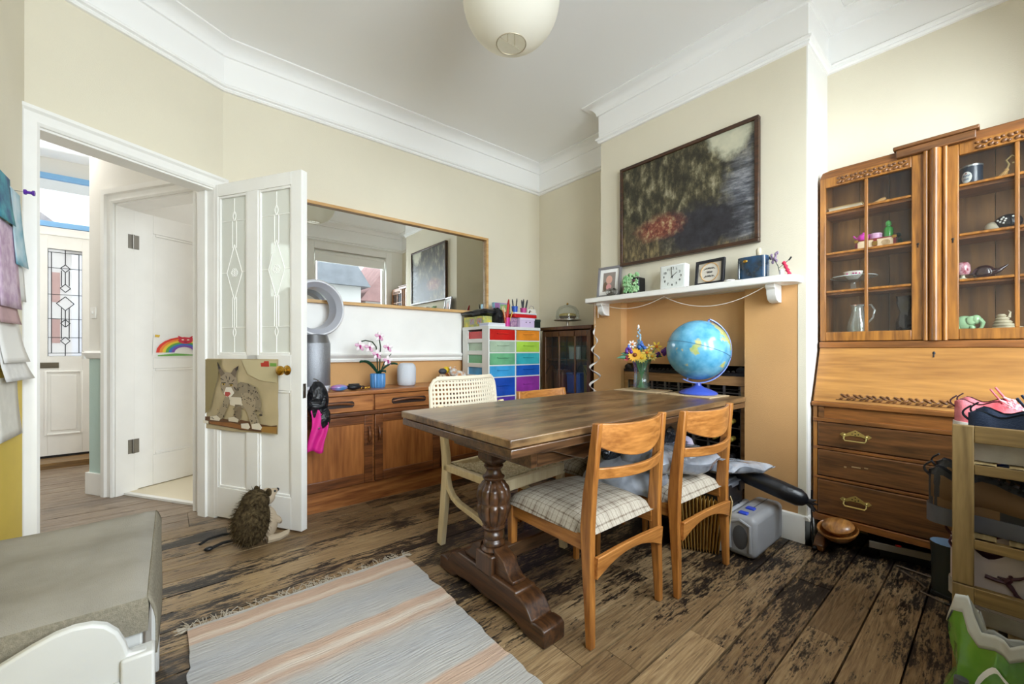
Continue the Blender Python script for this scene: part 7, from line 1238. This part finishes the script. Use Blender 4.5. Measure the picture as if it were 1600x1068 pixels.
for (a0, b0, ra_, rb_, s0, s1) in ((.42, .72, .035, .13, .3, 5.6), (.51, .70, .03, .11, 1.2, 6.4), (.45, .35, .05, .12, 0, 4.5), (.58, .66, .03, .12, .6, 5.2)):
    m.strip([bagp(a0+ra_*math.cos(lerp(s0, s1, k/22)), b0+rb_*math.sin(lerp(s0, s1, k/22)), .003) for k in range(23)], .011, .001, (.0, .3, 1))
m.obj('white_script_print', gbag, ang=60)
o = T('grey_pole', 'grey metal pole standing beside the carrier bag', 'pole', (1.27, .06, 0)); M(mt('grey_paint', '#55565a', .4, .4)).cyl((0, 0, .01), (.004, -.004, .33), .011, n=14).obj('tube', o); M(M_black).lathe([(0, 0), (.015, 0), (.016, .02), (.012, .026), (0, .026)], 14).obj('rubber_foot', o)

# ------------------------------------------------------------------ hedgehog doorstop, straps, coat behind the door
hg = T('hedgehog_doorstop', 'brown plush hedgehog doorstop sitting against the open door', 'soft toy', (.335, 2.515, 0), rad(26)); hg.scale = (.9, 1.0, 1.06); M_fur = mt('brown_fur', '#574a33', .95, var=.5, scale=60, hex2='#2a2116', spec=.1); M_cr = mt('cream_plush', '#b3a38c', .95, bump=.6, bscale=200)
m = M(M_fur); m.ell((-.02, 0, .115), (.10, .085, .115), 24, 16, rot=(0, .12, 0)).ell((.0, 0, .205), (.075, .065, .065), 18, 12); m.obj('furry_back', hg, ang=70)
m = M(M_cr); m.ell((.05, -.012, .09), (.065, .065, .085), 18, 12).ell((.072, 0, .215), (.042, .042, .042), 16, 11).tube([(.085, 0, .218), (.115, 0, .228), (.135, 0, .232)], [.034, .02, .009], 12); m.obj('face_and_belly', hg, ang=70); M(M_black).ell((.14, 0, .233), .009, 10, 7).obj('nose', hg)
for s in (-1, 1): M(M_black).ell((.102, s*.026, .238), .006, 8, 6).obj('eye', hg); M(M_cr).tube([(.07, s*.05, .12), (.10, s*.06, .095), (.12, s*.045, .08)], [.02, .016, .012], 8).obj('arm', hg); M(M_cr).tube([(.03, s*.055, .02), (.09, s*.075, .016), (.135, s*.08, .022), (.15, s*.08, .03)], [.02, .018, .015, .008], 8).obj('foot', hg); M(M_fur).ell((.045, s*.05, .25), (.012, .02, .02), 10, 7).obj('ear', hg)
m = M(M_fur); rr = random.Random(11)
for k in range(1500):
    u, v = rr.uniform(0, 2*PI), rr.uniform(-.95, 1); r_ = math.sqrt(1-v*v); d = Vector((r_*math.cos(u), r_*math.sin(u), v))
    if k % 4: c = Vector((-.02, 0, .115)); R3 = Vector((.10, .085, .115))
    else: c = Vector((0, 0, .205)); R3 = Vector((.075, .065, .065))
    p = c+Vector((d.x*R3.x, d.y*R3.y, d.z*R3.z))
    if p.z < .01 or (d.x > .55): continue
    e = (d+Vector((rr.uniform(-.3, .3)-.2, rr.uniform(-.3, .3), -.6+rr.uniform(-.2, .2)))).normalized()*rr.uniform(.018, .03); q = d.cross(e).normalized()*.0022
    if (p+e).z < .002: continue
    m.F([(0, 1, 2), (1, 3, 2), (3, 0, 2)], m.V([tuple(p-q), tuple(p+q), tuple(p+e), tuple(p+d*.002)]))
fo = m.obj('fur_strands', hg, ang=0); fo['kind'] = 'stuff'
o = T('webbing_strap', 'pair of black straps trailing on the floor behind the hedgehog', 'strap', (.17, 2.62, 0)); M_st = mt('black_webbing', '#0f0f11', .8); M(M_st).tube([(-.06, .05, .008), (-.02, .09, .012), (.04, .10, .014), (.10, .09, .008)], .009, 8, flat=.6).obj('strap', o); M(M_st).tube([(-.02, -.04, .008), (.03, -.02, .014), (.08, -.01, .01), (.12, -.02, .008)], .011, 8, flat=.6).obj('strap', o); M(M_black).ell((-.028, -.045, .011), (.022, .014, .011), 10, 7).obj('buckle', o)
jk = T('coat_behind_door', 'black padded coat with hot pink lining hanging behind the open door', 'coat', (.655, 2.53, .42)); m = M(crease(mt('black_quilt', '#16181d', .4, coat=.1), 14, .6))
crum(m, -.005, .02, .30, .055, .05, .11, 21, amp=.14); crum(m, .02, .01, .20, .04, .04, .06, 22, amp=.14)
m.obj('padded_shell', jk, ang=60); m = M(mt('hot_pink_cloth', '#cf1f86', .6, var=.2, scale=12)); m.sheet(lambda a, b: (-.05+.085*a+.012*math.sin(b*5)-.01*b, -.015+.01*math.sin(a*9+b*3), .25-.235*b+.012*math.sin(a*6)), 12, 12); m.obj('pink_lining', jk, solid=.006, ang=60); M(M_steel).ell((-.01, -.03, .15), .006, 8, 6).obj('snap', jk); M(M_steel).tube([(-.0, .02, .39), (.0, .03, .42), (-.02, .05, .43)], .004, 6).obj('hanging_loop', jk)
